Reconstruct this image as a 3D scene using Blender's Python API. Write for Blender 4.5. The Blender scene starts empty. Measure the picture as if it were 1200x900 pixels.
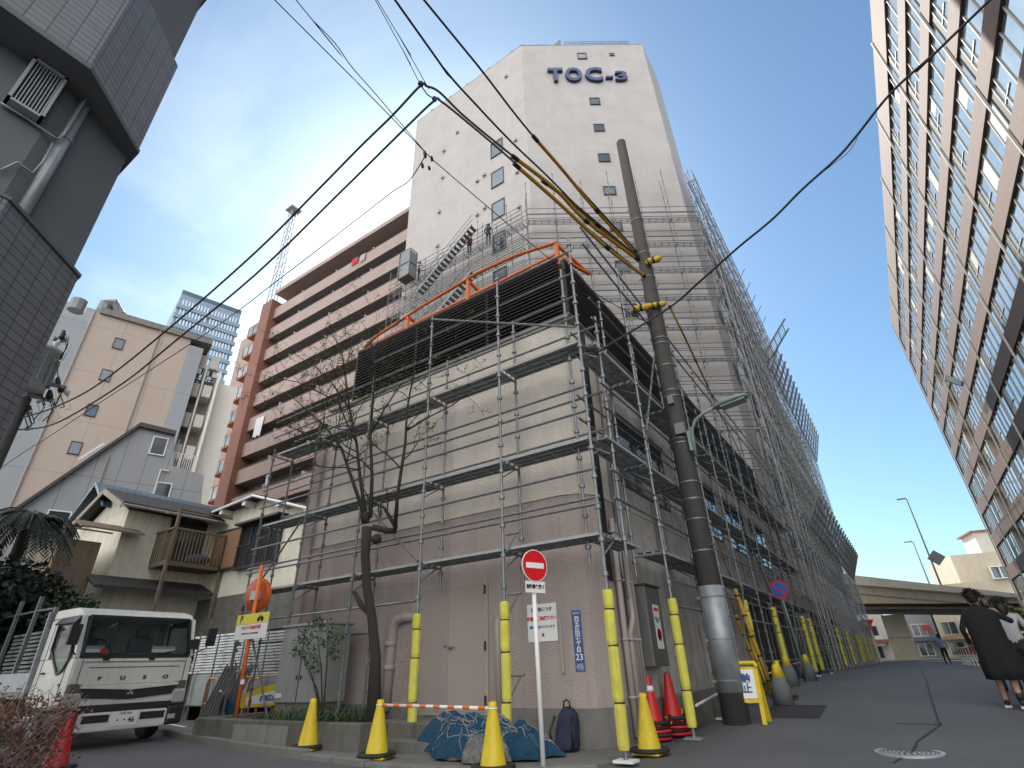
import bpy, math, random
from mathutils import Vector, Matrix, Quaternion
random.seed(7)
SC = bpy.context.scene
COL = SC.collection
R = math.radians

# ------------------------------------------------------------------ camera
YAW, PITCH, ROLL, FPX, CAMH = -0.58594405, 0.49788449, -0.03551375, 607.76, 1.1
_F = Vector((math.sin(YAW)*math.cos(PITCH), math.cos(YAW)*math.cos(PITCH), math.sin(PITCH)))
_r = Vector((math.cos(YAW), -math.sin(YAW), 0)); _u = _r.cross(_F)
_rt = _r*math.cos(ROLL) + _u*math.sin(ROLL); _up = -_r*math.sin(ROLL) + _u*math.cos(ROLL)
CAM = Vector((0, 0, CAMH))
cd = bpy.data.cameras.new('camera'); cam = bpy.data.objects.new('camera', cd); COL.objects.link(cam)
cd.sensor_width = 36; cd.lens = 36*FPX/1200; cd.clip_start = 0.05; cd.clip_end = 3000
m = Matrix((_rt, _up, -_F)).transposed().to_4x4(); m.translation = CAM
cam.matrix_world = m
SC.camera = cam

# ------------------------------------------------------------------ light
SUN_AZ, SUN_EL = -45.0, 42.0
sund = Vector((math.sin(R(SUN_AZ))*math.cos(R(SUN_EL)), math.cos(R(SUN_AZ))*math.cos(R(SUN_EL)), math.sin(R(SUN_EL))))
ld = bpy.data.lights.new('sun', 'SUN'); lo = bpy.data.objects.new('sun', ld); COL.objects.link(lo)
ld.energy = 2.3; ld.angle = R(0.55); ld.color = (1.0, 0.94, 0.85)
lo.rotation_euler = sund.to_track_quat('Z', 'Y').to_euler(); lo.location = (0, 0, 80)
W = bpy.data.worlds.new('World'); SC.world = W; W.use_nodes = True
nt = W.node_tree; bg = nt.nodes['Background']
sky = nt.nodes.new('ShaderNodeTexSky'); sky.sky_type = 'NISHITA'; sky.sun_disc = False
sky.sun_elevation = R(SUN_EL); sky.sun_rotation = R(SUN_AZ)
sky.air_density = 1.0; sky.dust_density = 0.9; sky.ozone_density = 1.3; sky.altitude = 0
# thin wispy cloud: real layer of the sky, mapped by direction only
tc = nt.nodes.new('ShaderNodeTexCoord')
sep = nt.nodes.new('ShaderNodeSeparateXYZ'); nt.links.new(tc.outputs['Generated'], sep.inputs[0])
mz = nt.nodes.new('ShaderNodeMath'); mz.operation = 'MAXIMUM'; mz.inputs[1].default_value = 0.05
nt.links.new(sep.outputs['Z'], mz.inputs[0])
dv = nt.nodes.new('ShaderNodeVectorMath'); dv.operation = 'DIVIDE'
cmb = nt.nodes.new('ShaderNodeCombineXYZ')
for i in range(3): nt.links.new(mz.outputs[0], cmb.inputs[i])
nt.links.new(tc.outputs['Generated'], dv.inputs[0]); nt.links.new(cmb.outputs[0], dv.inputs[1])
nz = nt.nodes.new('ShaderNodeTexNoise'); nz.inputs['Scale'].default_value = 1.1; nz.inputs['Detail'].default_value = 7
nz.inputs['Roughness'].default_value = 0.55; nz.inputs['Distortion'].default_value = 0.6
nt.links.new(dv.outputs[0], nz.inputs['Vector'])
ramp = nt.nodes.new('ShaderNodeValToRGB')
ramp.color_ramp.elements[0].position = 0.42; ramp.color_ramp.elements[0].color = (0, 0, 0, 1)
ramp.color_ramp.elements[1].position = 0.75; ramp.color_ramp.elements[1].color = (1, 1, 1, 1)
nt.links.new(nz.outputs['Fac'], ramp.inputs[0])
cf = nt.nodes.new('ShaderNodeMath'); cf.operation = 'MULTIPLY'; cf.inputs[1].default_value = 0.38
cm = nt.nodes.new('ShaderNodeMapRange'); cm.interpolation_type = 'SMOOTHSTEP'; cm.inputs['From Min'].default_value = 0.0; cm.inputs['From Max'].default_value = -0.55
nt.links.new(sep.outputs['X'], cm.inputs['Value']); cmm = nt.nodes.new('ShaderNodeMath'); cmm.operation = 'MULTIPLY'
nt.links.new(ramp.outputs[0], cmm.inputs[0]); nt.links.new(cm.outputs[0], cmm.inputs[1]); nt.links.new(cmm.outputs[0], cf.inputs[0])
# clouds glow with the sky behind them: scale the sky colour up and whiten it
bw = nt.nodes.new('ShaderNodeRGBToBW'); tint = nt.nodes.new('ShaderNodeMix'); tint.data_type = 'RGBA'; tint.blend_type = 'MULTIPLY'; tint.inputs[0].default_value = 1.0; tint.inputs[7].default_value = (0.77, 0.98, 1.04, 1)
nt.links.new(sky.outputs[0], tint.inputs[6]); nt.links.new(tint.outputs[2], bw.inputs[0])
mul = nt.nodes.new('ShaderNodeMath'); mul.operation = 'MULTIPLY'; mul.inputs[1].default_value = 2.7
nt.links.new(bw.outputs[0], mul.inputs[0])
mx = nt.nodes.new('ShaderNodeMix'); mx.data_type = 'RGBA'
nt.links.new(cf.outputs[0], mx.inputs[0]); nt.links.new(tint.outputs[2], mx.inputs[6]); nt.links.new(mul.outputs[0], mx.inputs[7])
# unseen bright cloud bank added behind the camera as fill light
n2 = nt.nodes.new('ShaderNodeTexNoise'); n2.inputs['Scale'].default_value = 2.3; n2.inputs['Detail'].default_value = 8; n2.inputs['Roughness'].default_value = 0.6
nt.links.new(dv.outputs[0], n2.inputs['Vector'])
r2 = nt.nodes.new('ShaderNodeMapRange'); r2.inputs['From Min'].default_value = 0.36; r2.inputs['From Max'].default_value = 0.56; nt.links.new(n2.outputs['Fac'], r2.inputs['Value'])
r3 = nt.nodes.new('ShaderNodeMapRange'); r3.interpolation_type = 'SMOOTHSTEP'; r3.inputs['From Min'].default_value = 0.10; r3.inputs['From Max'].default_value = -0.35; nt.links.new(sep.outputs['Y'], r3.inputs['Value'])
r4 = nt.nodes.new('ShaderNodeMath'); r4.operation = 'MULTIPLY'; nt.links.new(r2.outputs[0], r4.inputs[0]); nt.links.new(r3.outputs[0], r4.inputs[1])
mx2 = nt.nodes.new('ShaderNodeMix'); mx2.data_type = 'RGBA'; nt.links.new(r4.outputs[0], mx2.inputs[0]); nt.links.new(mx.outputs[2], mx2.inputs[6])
FILL_CLOUD = 20.0
mx2.inputs[7].default_value = (FILL_CLOUD, FILL_CLOUD*.97, FILL_CLOUD*.925, 1)
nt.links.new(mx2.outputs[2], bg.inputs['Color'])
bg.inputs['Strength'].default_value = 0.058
SC.view_settings.view_transform = 'Standard'; SC.view_settings.look = 'None'
SC.view_settings.gamma = 1.0; SC.view_settings.use_curve_mapping = False
SC.view_settings.exposure = 1.62
SC.render.engine = 'CYCLES'
SC.cycles.max_bounces = 6; SC.cycles.diffuse_bounces = 4; SC.cycles.glossy_bounces = 3
SC.cycles.transparent_max_bounces = 8; SC.cycles.use_denoising = True

# ------------------------------------------------------------------ measuring helpers (photo pixel -> point on a real plane)
def ray(px, py):
    return _rt*((px-600)/FPX) - _up*((py-450)/FPX) + _F
def at_x(px, py, x):
    d = ray(px, py); return CAM + d*(x/d.x)
def at_y(px, py, y):
    d = ray(px, py); return CAM + d*(y/d.y)
def at_z(px, py, z):
    d = ray(px, py); return CAM + d*((z-CAMH)/d.z)
def at_plane(px, py, p, n):
    d = ray(px, py); return CAM + d*(((Vector(p)-CAM).dot(n))/d.dot(n))
def at_r(px, py, rng):
    d = ray(px, py); return CAM + d*(rng/math.hypot(d.x, d.y))
def vdir(az):
    return Vector((math.sin(R(az)), math.cos(R(az)), 0))
def V(*a): return Vector(a)
Z = Vector((0, 0, 1))

# ------------------------------------------------------------------ materials
def mat(name, col, rough=0.8, metal=0.0, var=0.0, vscale=3.0, bump=0.0, bscale=30.0, streak=0.0, col2=None, spec=0.5, dist=0.01, grain=None):
    """plain paint / concrete / metal with dirt variation of its own colour and fine bump"""
    mt = bpy.data.materials.new(name); mt.use_nodes = True
    t = mt.node_tree; b = t.nodes['Principled BSDF']; L = t.links
    b.inputs['Roughness'].default_value = rough; b.inputs['Metallic'].default_value = metal
    b.inputs['Specular IOR Level'].default_value = spec
    b.inputs['Base Color'].default_value = (*col, 1)
    if var or bump or streak or grain:
        tcn = t.nodes.new('ShaderNodeTexCoord'); src = tcn.outputs['Object']
        cur = None
        def mixin(fac_out, c, amount):
            nonlocal cur
            mm = t.nodes.new('ShaderNodeMix'); mm.data_type = 'RGBA'
            f = t.nodes.new('ShaderNodeMath'); f.operation = 'MULTIPLY'; f.inputs[1].default_value = amount
            L.new(fac_out, f.inputs[0]); L.new(f.outputs[0], mm.inputs[0])
            if cur is None: mm.inputs[6].default_value = (*col, 1)
            else: L.new(cur, mm.inputs[6])
            mm.inputs[7].default_value = (*c, 1); cur = mm.outputs[2]
        if var:
            n = t.nodes.new('ShaderNodeTexNoise'); n.inputs['Scale'].default_value = vscale; n.inputs['Detail'].default_value = 6
            n.inputs['Roughness'].default_value = 0.65; L.new(src, n.inputs['Vector'])
            rp = t.nodes.new('ShaderNodeValToRGB'); rp.color_ramp.elements[0].position = 0.35; rp.color_ramp.elements[1].position = 0.7
            L.new(n.outputs['Fac'], rp.inputs[0])
            mixin(rp.outputs[0], col2 if col2 else tuple(c*0.55 for c in col), var)
        if streak:
            mp = t.nodes.new('ShaderNodeMapping'); mp.inputs['Scale'].default_value = (2.2, 2.2, 0.18); L.new(src, mp.inputs[0])
            n = t.nodes.new('ShaderNodeTexNoise'); n.inputs['Scale'].default_value = 2.5; n.inputs['Detail'].default_value = 5; L.new(mp.outputs[0], n.inputs['Vector'])
            rp = t.nodes.new('ShaderNodeValToRGB'); rp.color_ramp.elements[0].position = 0.48; rp.color_ramp.elements[1].position = 0.78
            L.new(n.outputs['Fac'], rp.inputs[0]); mixin(rp.outputs[0], tuple(c*0.45 for c in col), streak)
        if grain:
            n = t.nodes.new('ShaderNodeTexNoise'); n.inputs['Scale'].default_value = grain[0]; n.inputs['Detail'].default_value = 3; L.new(src, n.inputs['Vector'])
            rp = t.nodes.new('ShaderNodeValToRGB'); rp.color_ramp.elements[0].position = 0.40; rp.color_ramp.elements[1].position = 0.62
            L.new(n.outputs['Fac'], rp.inputs[0]); mixin(rp.outputs[0], tuple(min(1, c*1.9) for c in col), grain[1])
        if cur: L.new(cur, b.inputs['Base Color'])
        if bump:
            n = t.nodes.new('ShaderNodeTexNoise'); n.inputs['Scale'].default_value = bscale; n.inputs['Detail'].default_value = 4; L.new(src, n.inputs['Vector'])
            bp = t.nodes.new('ShaderNodeBump'); bp.inputs['Strength'].default_value = bump; bp.inputs['Distance'].default_value = dist
            L.new(n.outputs['Fac'], bp.inputs['Height']); L.new(bp.outputs[0], b.inputs['Normal'])
    return mt

def tile_mat(name, c1, c2, mortar, w, h, msize=0.006, offset=0.5, rough=0.5, dirt=0.25, bump=0.4):
    mt = bpy.data.materials.new(name); mt.use_nodes = True
    t = mt.node_tree; b = t.nodes['Principled BSDF']; L = t.links
    b.inputs['Roughness'].default_value = rough
    uv = t.nodes.new('ShaderNodeUVMap'); br = t.nodes.new('ShaderNodeTexBrick'); L.new(uv.outputs[0], br.inputs['Vector'])
    br.offset = offset; br.inputs['Color1'].default_value = (*c1, 1); br.inputs['Color2'].default_value = (*c2, 1); br.inputs['Mortar'].default_value = (*mortar, 1)
    br.inputs['Scale'].default_value = 1.0; br.inputs['Mortar Size'].default_value = msize; br.inputs['Brick Width'].default_value = w; br.inputs['Row Height'].default_value = h
    br.inputs['Mortar Smooth'].default_value = 0.1
    tcn = t.nodes.new('ShaderNodeTexCoord')
    n = t.nodes.new('ShaderNodeTexNoise'); n.inputs['Scale'].default_value = 0.6; n.inputs['Detail'].default_value = 6; L.new(tcn.outputs['Object'], n.inputs['Vector'])
    mm = t.nodes.new('ShaderNodeMix'); mm.data_type = 'RGBA'; mm.blend_type = 'MULTIPLY'; mm.inputs[0].default_value = dirt
    L.new(br.outputs['Color'], mm.inputs[6]); L.new(n.outputs['Fac'], mm.inputs[7]); L.new(mm.outputs[2], b.inputs['Base Color'])
    if bump:
        bp = t.nodes.new('ShaderNodeBump'); bp.inputs['Strength'].default_value = bump; bp.inputs['Distance'].default_value = 0.006; bp.invert = True
        L.new(br.outputs['Fac'], bp.inputs['Height']); L.new(bp.outputs[0], b.inputs['Normal'])
    return mt

def joint_mat(name, col, pitch, z0, rough=0.75, vw=0.0, bump=0.25, bscale=25.0, jc=0.55, jw=0.012, var=0.25, stk=0.12):
    """smooth wall panels with thin sealant joints every `pitch` metres of height (and every vw metres along)"""
    mt = mat(name, col, rough, 0, var, 0.7, bump, bscale, stk)
    t = mt.node_tree; b = t.nodes['Principled BSDF']; L = t.links
    prev = b.inputs['Base Color'].links[0].from_socket
    uv = t.nodes.new('ShaderNodeUVMap'); sp = t.nodes.new('ShaderNodeSeparateXYZ'); L.new(uv.outputs[0], sp.inputs[0])
    def line(sock, p, o):
        a = t.nodes.new('ShaderNodeMath'); a.operation = 'SUBTRACT'; a.inputs[1].default_value = o; L.new(sock, a.inputs[0])
        d = t.nodes.new('ShaderNodeMath'); d.operation = 'PINGPONG'; d.inputs[1].default_value = p/2; L.new(a.outputs[0], d.inputs[0])
        c = t.nodes.new('ShaderNodeMath'); c.operation = 'LESS_THAN'; c.inputs[1].default_value = jw; L.new(d.outputs[0], c.inputs[0]); return c.outputs[0]
    f = line(sp.outputs['Y'], pitch, z0)
    if vw:
        g = line(sp.outputs['X'], vw, 0.3); mxx = t.nodes.new('ShaderNodeMath'); mxx.operation = 'MAXIMUM'; L.new(f, mxx.inputs[0]); L.new(g, mxx.inputs[1]); f = mxx.outputs[0]
    mm = t.nodes.new('ShaderNodeMix'); mm.data_type = 'RGBA'; L.new(f, mm.inputs[0]); L.new(prev, mm.inputs[6]); mm.inputs[7].default_value = (*[c*jc for c in col], 1)
    L.new(mm.outputs[2], b.inputs['Base Color'])
    return mt

def glass_mat(name, col, rough=0.06, metal=0.35):
    mt = mat(name, col, rough, metal, 0.25, 0.8)
    return mt

# ------------------------------------------------------------------ mesh builder
class MB:
    def __init__(s): s.v = []; s.f = []; s.m = []; s.mi = 0
    def add(s, vs, fs):
        o = len(s.v); s.v += [tuple(p) for p in vs]; s.f += [tuple(i+o for i in f) for f in fs]; s.m += [s.mi]*len(fs); return s
    def box(s, x0, x1, y0, y1, z0, z1):
        return s.add([(x0,y0,z0),(x1,y0,z0),(x1,y1,z0),(x0,y1,z0),(x0,y0,z1),(x1,y0,z1),(x1,y1,z1),(x0,y1,z1)],
                     [(3,2,1,0),(4,5,6,7),(0,1,5,4),(1,2,6,5),(2,3,7,6),(3,0,4,7)])
    def obox(s, c, a, b, d):
        c, a, b, d = Vector(c), Vector(a), Vector(b), Vector(d)
        if a.cross(b).dot(d) < 0: a, b = b, a
        q = [(-1,-1,-1),(1,-1,-1),(1,1,-1),(-1,1,-1),(-1,-1,1),(1,-1,1),(1,1,1),(-1,1,1)]
        return s.add([c + a*i + b*j + d*k for i, j, k in q], [(3,2,1,0),(4,5,6,7),(0,1,5,4),(1,2,6,5),(2,3,7,6),(3,0,4,7)])
    def bar(s, p0, p1, w, h, up=Z):
        p0, p1 = Vector(p0), Vector(p1); d = (p1-p0)
        if d.length < 1e-6: return s
        t = d.normalized(); sd = t.cross(up)
        if sd.length < 1e-4: sd = t.cross(Vector((1, 0, 0)))
        sd.normalize(); u2 = sd.cross(t)
        return s.obox((p0+p1)/2, d/2, sd*(w/2), u2*(h/2))
    def tube(s, pts, r, n=6, caps=True):
        pts = [Vector(p) for p in pts]; rr = r if isinstance(r, (list, tuple)) else [r]*len(pts)
        o = len(s.v); prev = None; vs = []; fs = []
        for i, p in enumerate(pts):
            if i == 0: t = pts[1]-p
            elif i == len(pts)-1: t = p-pts[i-1]
            else: t = (pts[i+1]-p).normalized() + (p-pts[i-1]).normalized()
            t = t.normalized() if t.length > 1e-9 else Z.copy()
            if prev is None:
                a = t.cross(Z) if abs(t.z) < 0.95 else t.cross(Vector((1, 0, 0)))
            else: a = prev - t*prev.dot(t)
            a.normalize(); prev = a; b = t.cross(a)
            for k in range(n):
                th = 2*math.pi*k/n; vs.append(p + (a*math.cos(th) + b*math.sin(th))*rr[i])
        for i in range(len(pts)-1):
            for k in range(n):
                k2 = (k+1) % n; fs.append((i*n+k, i*n+k2, (i+1)*n+k2, (i+1)*n+k))
        if caps:
            fs.append(tuple(range(n-1, -1, -1))); fs.append(tuple((len(pts)-1)*n+k for k in range(n)))
        return s.add(vs, fs)
    def lathe(s, prof, c=(0, 0, 0), n=16, axis=None):
        c = Vector(c); ax = Vector(axis).normalized() if axis is not None else Z
        a = ax.cross(Vector((1, 0, 0))) if abs(ax.x) < 0.9 else ax.cross(Vector((0, 1, 0)))
        a.normalize(); b = ax.cross(a); vs = []; fs = []
        for r, z in prof:
            for k in range(n):
                th = 2*math.pi*k/n; vs.append(c + ax*z + (a*math.cos(th)+b*math.sin(th))*max(r, 1e-4))
        for i in range(len(prof)-1):
            for k in range(n):
                k2 = (k+1) % n; fs.append((i*n+k, i*n+k2, (i+1)*n+k2, (i+1)*n+k))
        fs.append(tuple(range(n-1, -1, -1))); fs.append(tuple((len(prof)-1)*n+k for k in range(n)))
        return s.add(vs, fs)
    def prism(s, poly, z0, z1):
        A = sum(poly[i][0]*poly[(i+1) % len(poly)][1]-poly[(i+1) % len(poly)][0]*poly[i][1] for i in range(len(poly)))
        if A < 0: poly = poly[::-1]
        n = len(poly); zz0 = z0 if isinstance(z0, (list, tuple)) else [z0]*n; zz1 = z1 if isinstance(z1, (list, tuple)) else [z1]*n
        vs = [(p[0], p[1], zz0[i]) for i, p in enumerate(poly)] + [(p[0], p[1], zz1[i]) for i, p in enumerate(poly)]
        fs = [tuple(range(n-1, -1, -1)), tuple(range(n, 2*n))] + [(i, (i+1) % n, n+(i+1) % n, n+i) for i in range(n)]
        return s.add(vs, fs)
    def slab(s, pts, th):
        """a polygon in space (list of points) given a thickness vector th"""
        th = Vector(th); pts = [Vector(p) for p in pts]; n = len(pts)
        nr = Vector((0, 0, 0))
        for i in range(n): nr += pts[i].cross(pts[(i+1) % n])
        if nr.dot(th) < 0: pts = pts[::-1]
        vs = pts + [p+th for p in pts]
        return s.add(vs, [tuple(range(n-1, -1, -1)), tuple(range(n, 2*n))] + [(i, (i+1) % n, n+(i+1) % n, n+i) for i in range(n)])
    def quad(s, a, b, c, d): return s.add([a, b, c, d], [(0, 1, 2, 3)])
    def blob(s, c, rx, ry, rz, n=10, k=6, jit=0.0):
        vs = []; fs = []
        for i in range(k+1):
            ph = math.pi*i/k
            for j in range(n):
                th = 2*math.pi*j/n; q = 1 + random.uniform(-jit, jit)
                vs.append((c[0]+rx*q*math.sin(ph)*math.cos(th), c[1]+ry*q*math.sin(ph)*math.sin(th), c[2]-rz*q*math.cos(ph)))
        for i in range(k):
            for j in range(n):
                j2 = (j+1) % n; fs.append((i*n+j, i*n+j2, (i+1)*n+j2, (i+1)*n+j))
        return s.add(vs, fs)
    def build(s, name, mats, parent=None, smooth=False, bevel=0.0):
        me = bpy.data.meshes.new(name); me.from_pydata(s.v, [], s.f)
        if not isinstance(mats, (list, tuple)): mats = [mats]
        for q in mats: me.materials.append(q)
        if len(mats) > 1: me.polygons.foreach_set('material_index', s.m)
        uvl = me.uv_layers.new(name='UVMap')
        for p in me.polygons:
            nrm = p.normal
            if abs(nrm.z) > 0.75:
                for li in p.loop_indices:
                    co = me.vertices[me.loops[li].vertex_index].co; uvl.data[li].uv = (co.x, co.y)
            else:
                tl = math.hypot(nrm.x, nrm.y) or 1.0; tx, ty = -nrm.y/tl, nrm.x/tl
                for li in p.loop_indices:
                    co = me.vertices[me.loops[li].vertex_index].co; uvl.data[li].uv = (co.x*tx+co.y*ty, co.z)
        if smooth: me.polygons.foreach_set('use_smooth', [True]*len(me.polygons))
        me.update()
        o = bpy.data.objects.new(name, me); COL.objects.link(o)
        if bevel:
            b = o.modifiers.new('bevel', 'BEVEL'); b.width = bevel; b.segments = 2; b.limit_method = 'ANGLE'; b.angle_limit = R(40)
        if parent: setpar(o, parent)
        return o

def wloc(q):
    l = Vector(q.location)
    return l if q.parent is None else wloc(q.parent) + q.matrix_parent_inverse.translation + l
def setpar(o, parent):
    o.parent = parent
    o.matrix_parent_inverse = Matrix.Translation(-wloc(parent))

def thing(name, label, cat, loc=(0, 0, 0), group=None, kind=None):
    o = bpy.data.objects.new(name, None); COL.objects.link(o); o.location = loc; o.empty_display_size = 0.2
    return tag(o, label, cat, group, kind)
def tag(o, label, cat, group=None, kind=None):
    o['label'] = label; o['category'] = cat
    if group: o['group'] = group
    if kind: o['kind'] = kind
    return o
def struct(o):
    o['kind'] = 'structure'; return o
def copy_tree(o, loc=None, rotz=None, label=None, parent=None):
    c = o.copy(); COL.objects.link(c)
    if parent: c.parent = parent
    for ch in [q for q in bpy.data.objects if q.parent == o]: copy_tree(ch, parent=c)
    if loc is not None: c.location = loc
    if rotz is not None: c.rotation_euler = (0, 0, rotz)
    if label: c['label'] = label
    return c

def text(name, body, size, mt, origin, right, up, parent=None, extrude=0.002, off=0.0, sx=1.0, align='CENTER', spacing=1.0, line=1.0):
    cu = bpy.data.curves.new(name, 'FONT'); cu.body = body; cu.size = size; cu.extrude = extrude; cu.offset = off
    cu.align_x = align; cu.align_y = 'CENTER'; cu.space_character = spacing; cu.space_line = line; cu.resolution_u = 3
    tmp = bpy.data.objects.new(name, cu); COL.objects.link(tmp)
    dg = bpy.context.evaluated_depsgraph_get(); dg.update()
    me = bpy.data.meshes.new_from_object(tmp.evaluated_get(dg))
    bpy.data.objects.remove(tmp); bpy.data.curves.remove(cu)
    right = Vector(right).normalized(); up = Vector(up).normalized(); nrm = right.cross(up)
    M4 = Matrix((right*sx, up, nrm)).transposed().to_4x4(); M4.translation = Vector(origin)
    me.transform(M4); me.materials.clear(); me.materials.append(mt); me.name = name
    o = bpy.data.objects.new(name, me); COL.objects.link(o)
    if parent: setpar(o, parent)
    return o

class Parts:
    """repeated parts of one thing: the 100 nearest to the viewpoint become objects, the rest one mesh"""
    def __init__(s, root, cap=100): s.root = root; s.cap = cap; s.d = {}
    def add(s, name, mt, c, fn): s.d.setdefault((name, mt.name), []).append(((Vector(c)-CAM).length, fn))
    def flush(s):
        for (name, mn), lst in s.d.items():
            lst.sort(key=lambda q: q[0]); mt = bpy.data.materials[mn]
            for d, fn in lst[:s.cap]:
                b = MB(); fn(b); b.build(name, mt, s.root)
            if len(lst) > s.cap:
                b = MB()
                for d, fn in lst[s.cap:]: fn(b)
                o = b.build(name, mt, s.root); o['kind'] = 'stuff'
        s.d = {}

# ------------------------------------------------------------------ palette
M = {}
M['asphalt'] = mat('asphalt', (0.098, 0.10, 0.104), 0.78, 0, 0.85, 0.45, 0.6, 110, 0.0, (0.055, 0.056, 0.06), grain=(75, .45))
M['sidewalk'] = mat('sidewalk_concrete', (0.17, 0.165, 0.155), 0.9, 0, 0.6, 2.0, 0.4, 70, 0, (0.10, 0.098, 0.09))
M['kerb'] = mat('kerb_stone', (0.2, 0.195, 0.18), 0.9, 0, 0.6, 4, 0.4, 60)
M['concrete'] = mat('concrete', (0.26, 0.25, 0.23), 0.88, 0, 0.55, 2.5, 0.3, 50, 0.5)
M['conc_dark'] = mat('concrete_weathered', (0.15, 0.145, 0.125), 0.92, 0, 0.7, 3.5, 0.5, 60, 0.6)
M['wall_up'] = mat('wall_render_beige', (0.62, 0.56, 0.495), 0.9, 0, 0.25, 1.4, 0.8, 34, 0.2, dist=0.025)
M['wall_low'] = mat('wall_render_taupe', (0.40, 0.335, 0.31), 0.9, 0, 0.3, 1.2, 0.8, 34, 0.26, dist=0.025)
M['wall_rough'] = mat('wall_render_patched', (0.50, 0.465, 0.43), 0.9, 0, 0.8, 2.8, 0.6, 30, 0.75, (0.28, 0.265, 0.25), dist=0.02)
M['plinth'] = mat('plinth_mortar', (0.205, 0.195, 0.175), 0.92, 0, 0.5, 3, 0.4, 50, 0.4)
M['door'] = mat('door_paint_taupe', (0.335, 0.285, 0.26), 0.55, 0, 0.15, 2, 0.05, 20)
M['pipe'] = mat('painted_pipe_taupe', (0.37, 0.32, 0.295), 0.5, 0, 0.2, 4)
M['louver'] = mat('louver_dark_brown', (0.06, 0.052, 0.05), 0.5, 0.2, 0.2, 3)
M['steel_skylit'] = mat('galvanised_steel_skylit', (0.43, 0.44, 0.45), 0.5, 0.3, 0.5, 9, 0, 1, 0, (0.25, 0.255, 0.26))  # lighter copy of the scaffold steel, skylight put into its colour
M['wing'] = mat('wing_wall', (.62, .58, .55), .85, 0, .25, .6, .2, 20, .3)
M['tower'] = joint_mat('tower_panels', (0.475, 0.445, 0.43), 3.18, 43.6, 0.8, 0, 0.3, 22, .72, .011, .3)
M['steel'] = mat('galvanised_steel', (0.215, 0.225, 0.235), 0.45, 0.5, 0.6, 9, 0.1, 60, 0, (0.09, 0.093, 0.098))
M['deck'] = mat('galvanised_deck', (0.40, 0.41, 0.41), 0.6, 0.1, 0.5, 5, 0.1, 60, 0, (0.27, 0.28, 0.28))
M['steel_dk'] = mat('galvanised_steel_dull', (0.22, 0.23, 0.235), 0.55, 0.3, 0.5, 6, 0.1, 60, 0, (0.13, 0.135, 0.14))
M['yellow'] = mat('yellow_foam', (0.68, 0.63, 0.09), 0.8, 0, 0.6, 6, 0.3, 30, 0.5, (0.42, 0.39, 0.10))
M['coney'] = mat('yellow_plastic', (0.72, 0.53, 0.02), 0.5, 0, 0.45, 6, 0, 1, .4)
M['coner'] = mat('red_plastic', (0.55, 0.015, 0.02), 0.45, 0, 0.25, 7)
M['rubber'] = mat('black_rubber', (0.018, 0.018, 0.02), 0.7, 0, 0.3, 10)
M['orange'] = mat('orange_paint', (0.72, 0.16, 0.025), 0.5, 0, 0.3, 5)
M['white'] = mat('white_paint', (0.78, 0.78, 0.77), 0.5, 0, 0.15, 4)
M['red'] = mat('red_sign', (0.62, 0.01, 0.015), 0.4)
M['black'] = mat('black_paint', (0.012, 0.012, 0.013), 0.5)
M['blue_sign'] = mat('blue_sign', (0.02, 0.07, 0.22), 0.45)
M['letter'] = mat('blue_letter', (0.006, 0.03, 0.12), 0.45, 0, 0.3, 3)
M['glass'] = glass_mat('window_glass', (0.09, 0.12, 0.15))
M['glass_dk'] = glass_mat('window_glass_dark', (0.04, 0.05, 0.06), 0.05, 0.1)
M['frame_dk'] = mat('bronze_frame', (0.05, 0.045, 0.042), 0.5, 0.3)
M['pole'] = mat('pole_concrete_dark', (0.075, 0.068, 0.062), 0.85, 0, 0.5, 4, 0.3, 60, 0.5)
M['plate'] = mat('sheet_galvanised', (0.36, 0.39, 0.41), 0.5, 0.45, 0.5, 5, 0.1, 30, 0.4)
M['cable'] = mat('cable_black', (0.014, 0.014, 0.017), 0.6)
M['cable_g'] = mat('cable_grey', (0.06, 0.062, 0.066), 0.6)
M['sleeve'] = mat('cable_sleeve_ochre', (0.50, 0.27, 0.03), 0.6, 0, 0.4, 3)
M['bark'] = mat('bark', (0.034, 0.028, 0.024), 0.95, 0, 0.6, 9, 0.8, 40, 0.5)
M['lamp'] = mat('lamp_green_grey', (0.23, 0.31, 0.28), 0.5, 0.1, 0.2, 4)
def leafmat(n, a, b):
    return mat(n, a, 0.7, 0, 1.0, 3.0, 0, 1, 0, b)
M['leaf_new'] = leafmat('leaf_spring', (0.17, 0.20, 0.04), (0.10, 0.14, 0.03))
M['leaf'] = leafmat('leaf_green', (0.05, 0.09, 0.03), (0.03, 0.055, 0.02))
M['leaf_dk'] = leafmat('leaf_dark', (0.022, 0.04, 0.024), (0.012, 0.025, 0.016))
M['skin'] = mat('skin', (0.42, 0.26, 0.19), 0.6)
M['hair'] = mat('hair_black', (0.012, 0.011, 0.011), 0.55)
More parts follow.
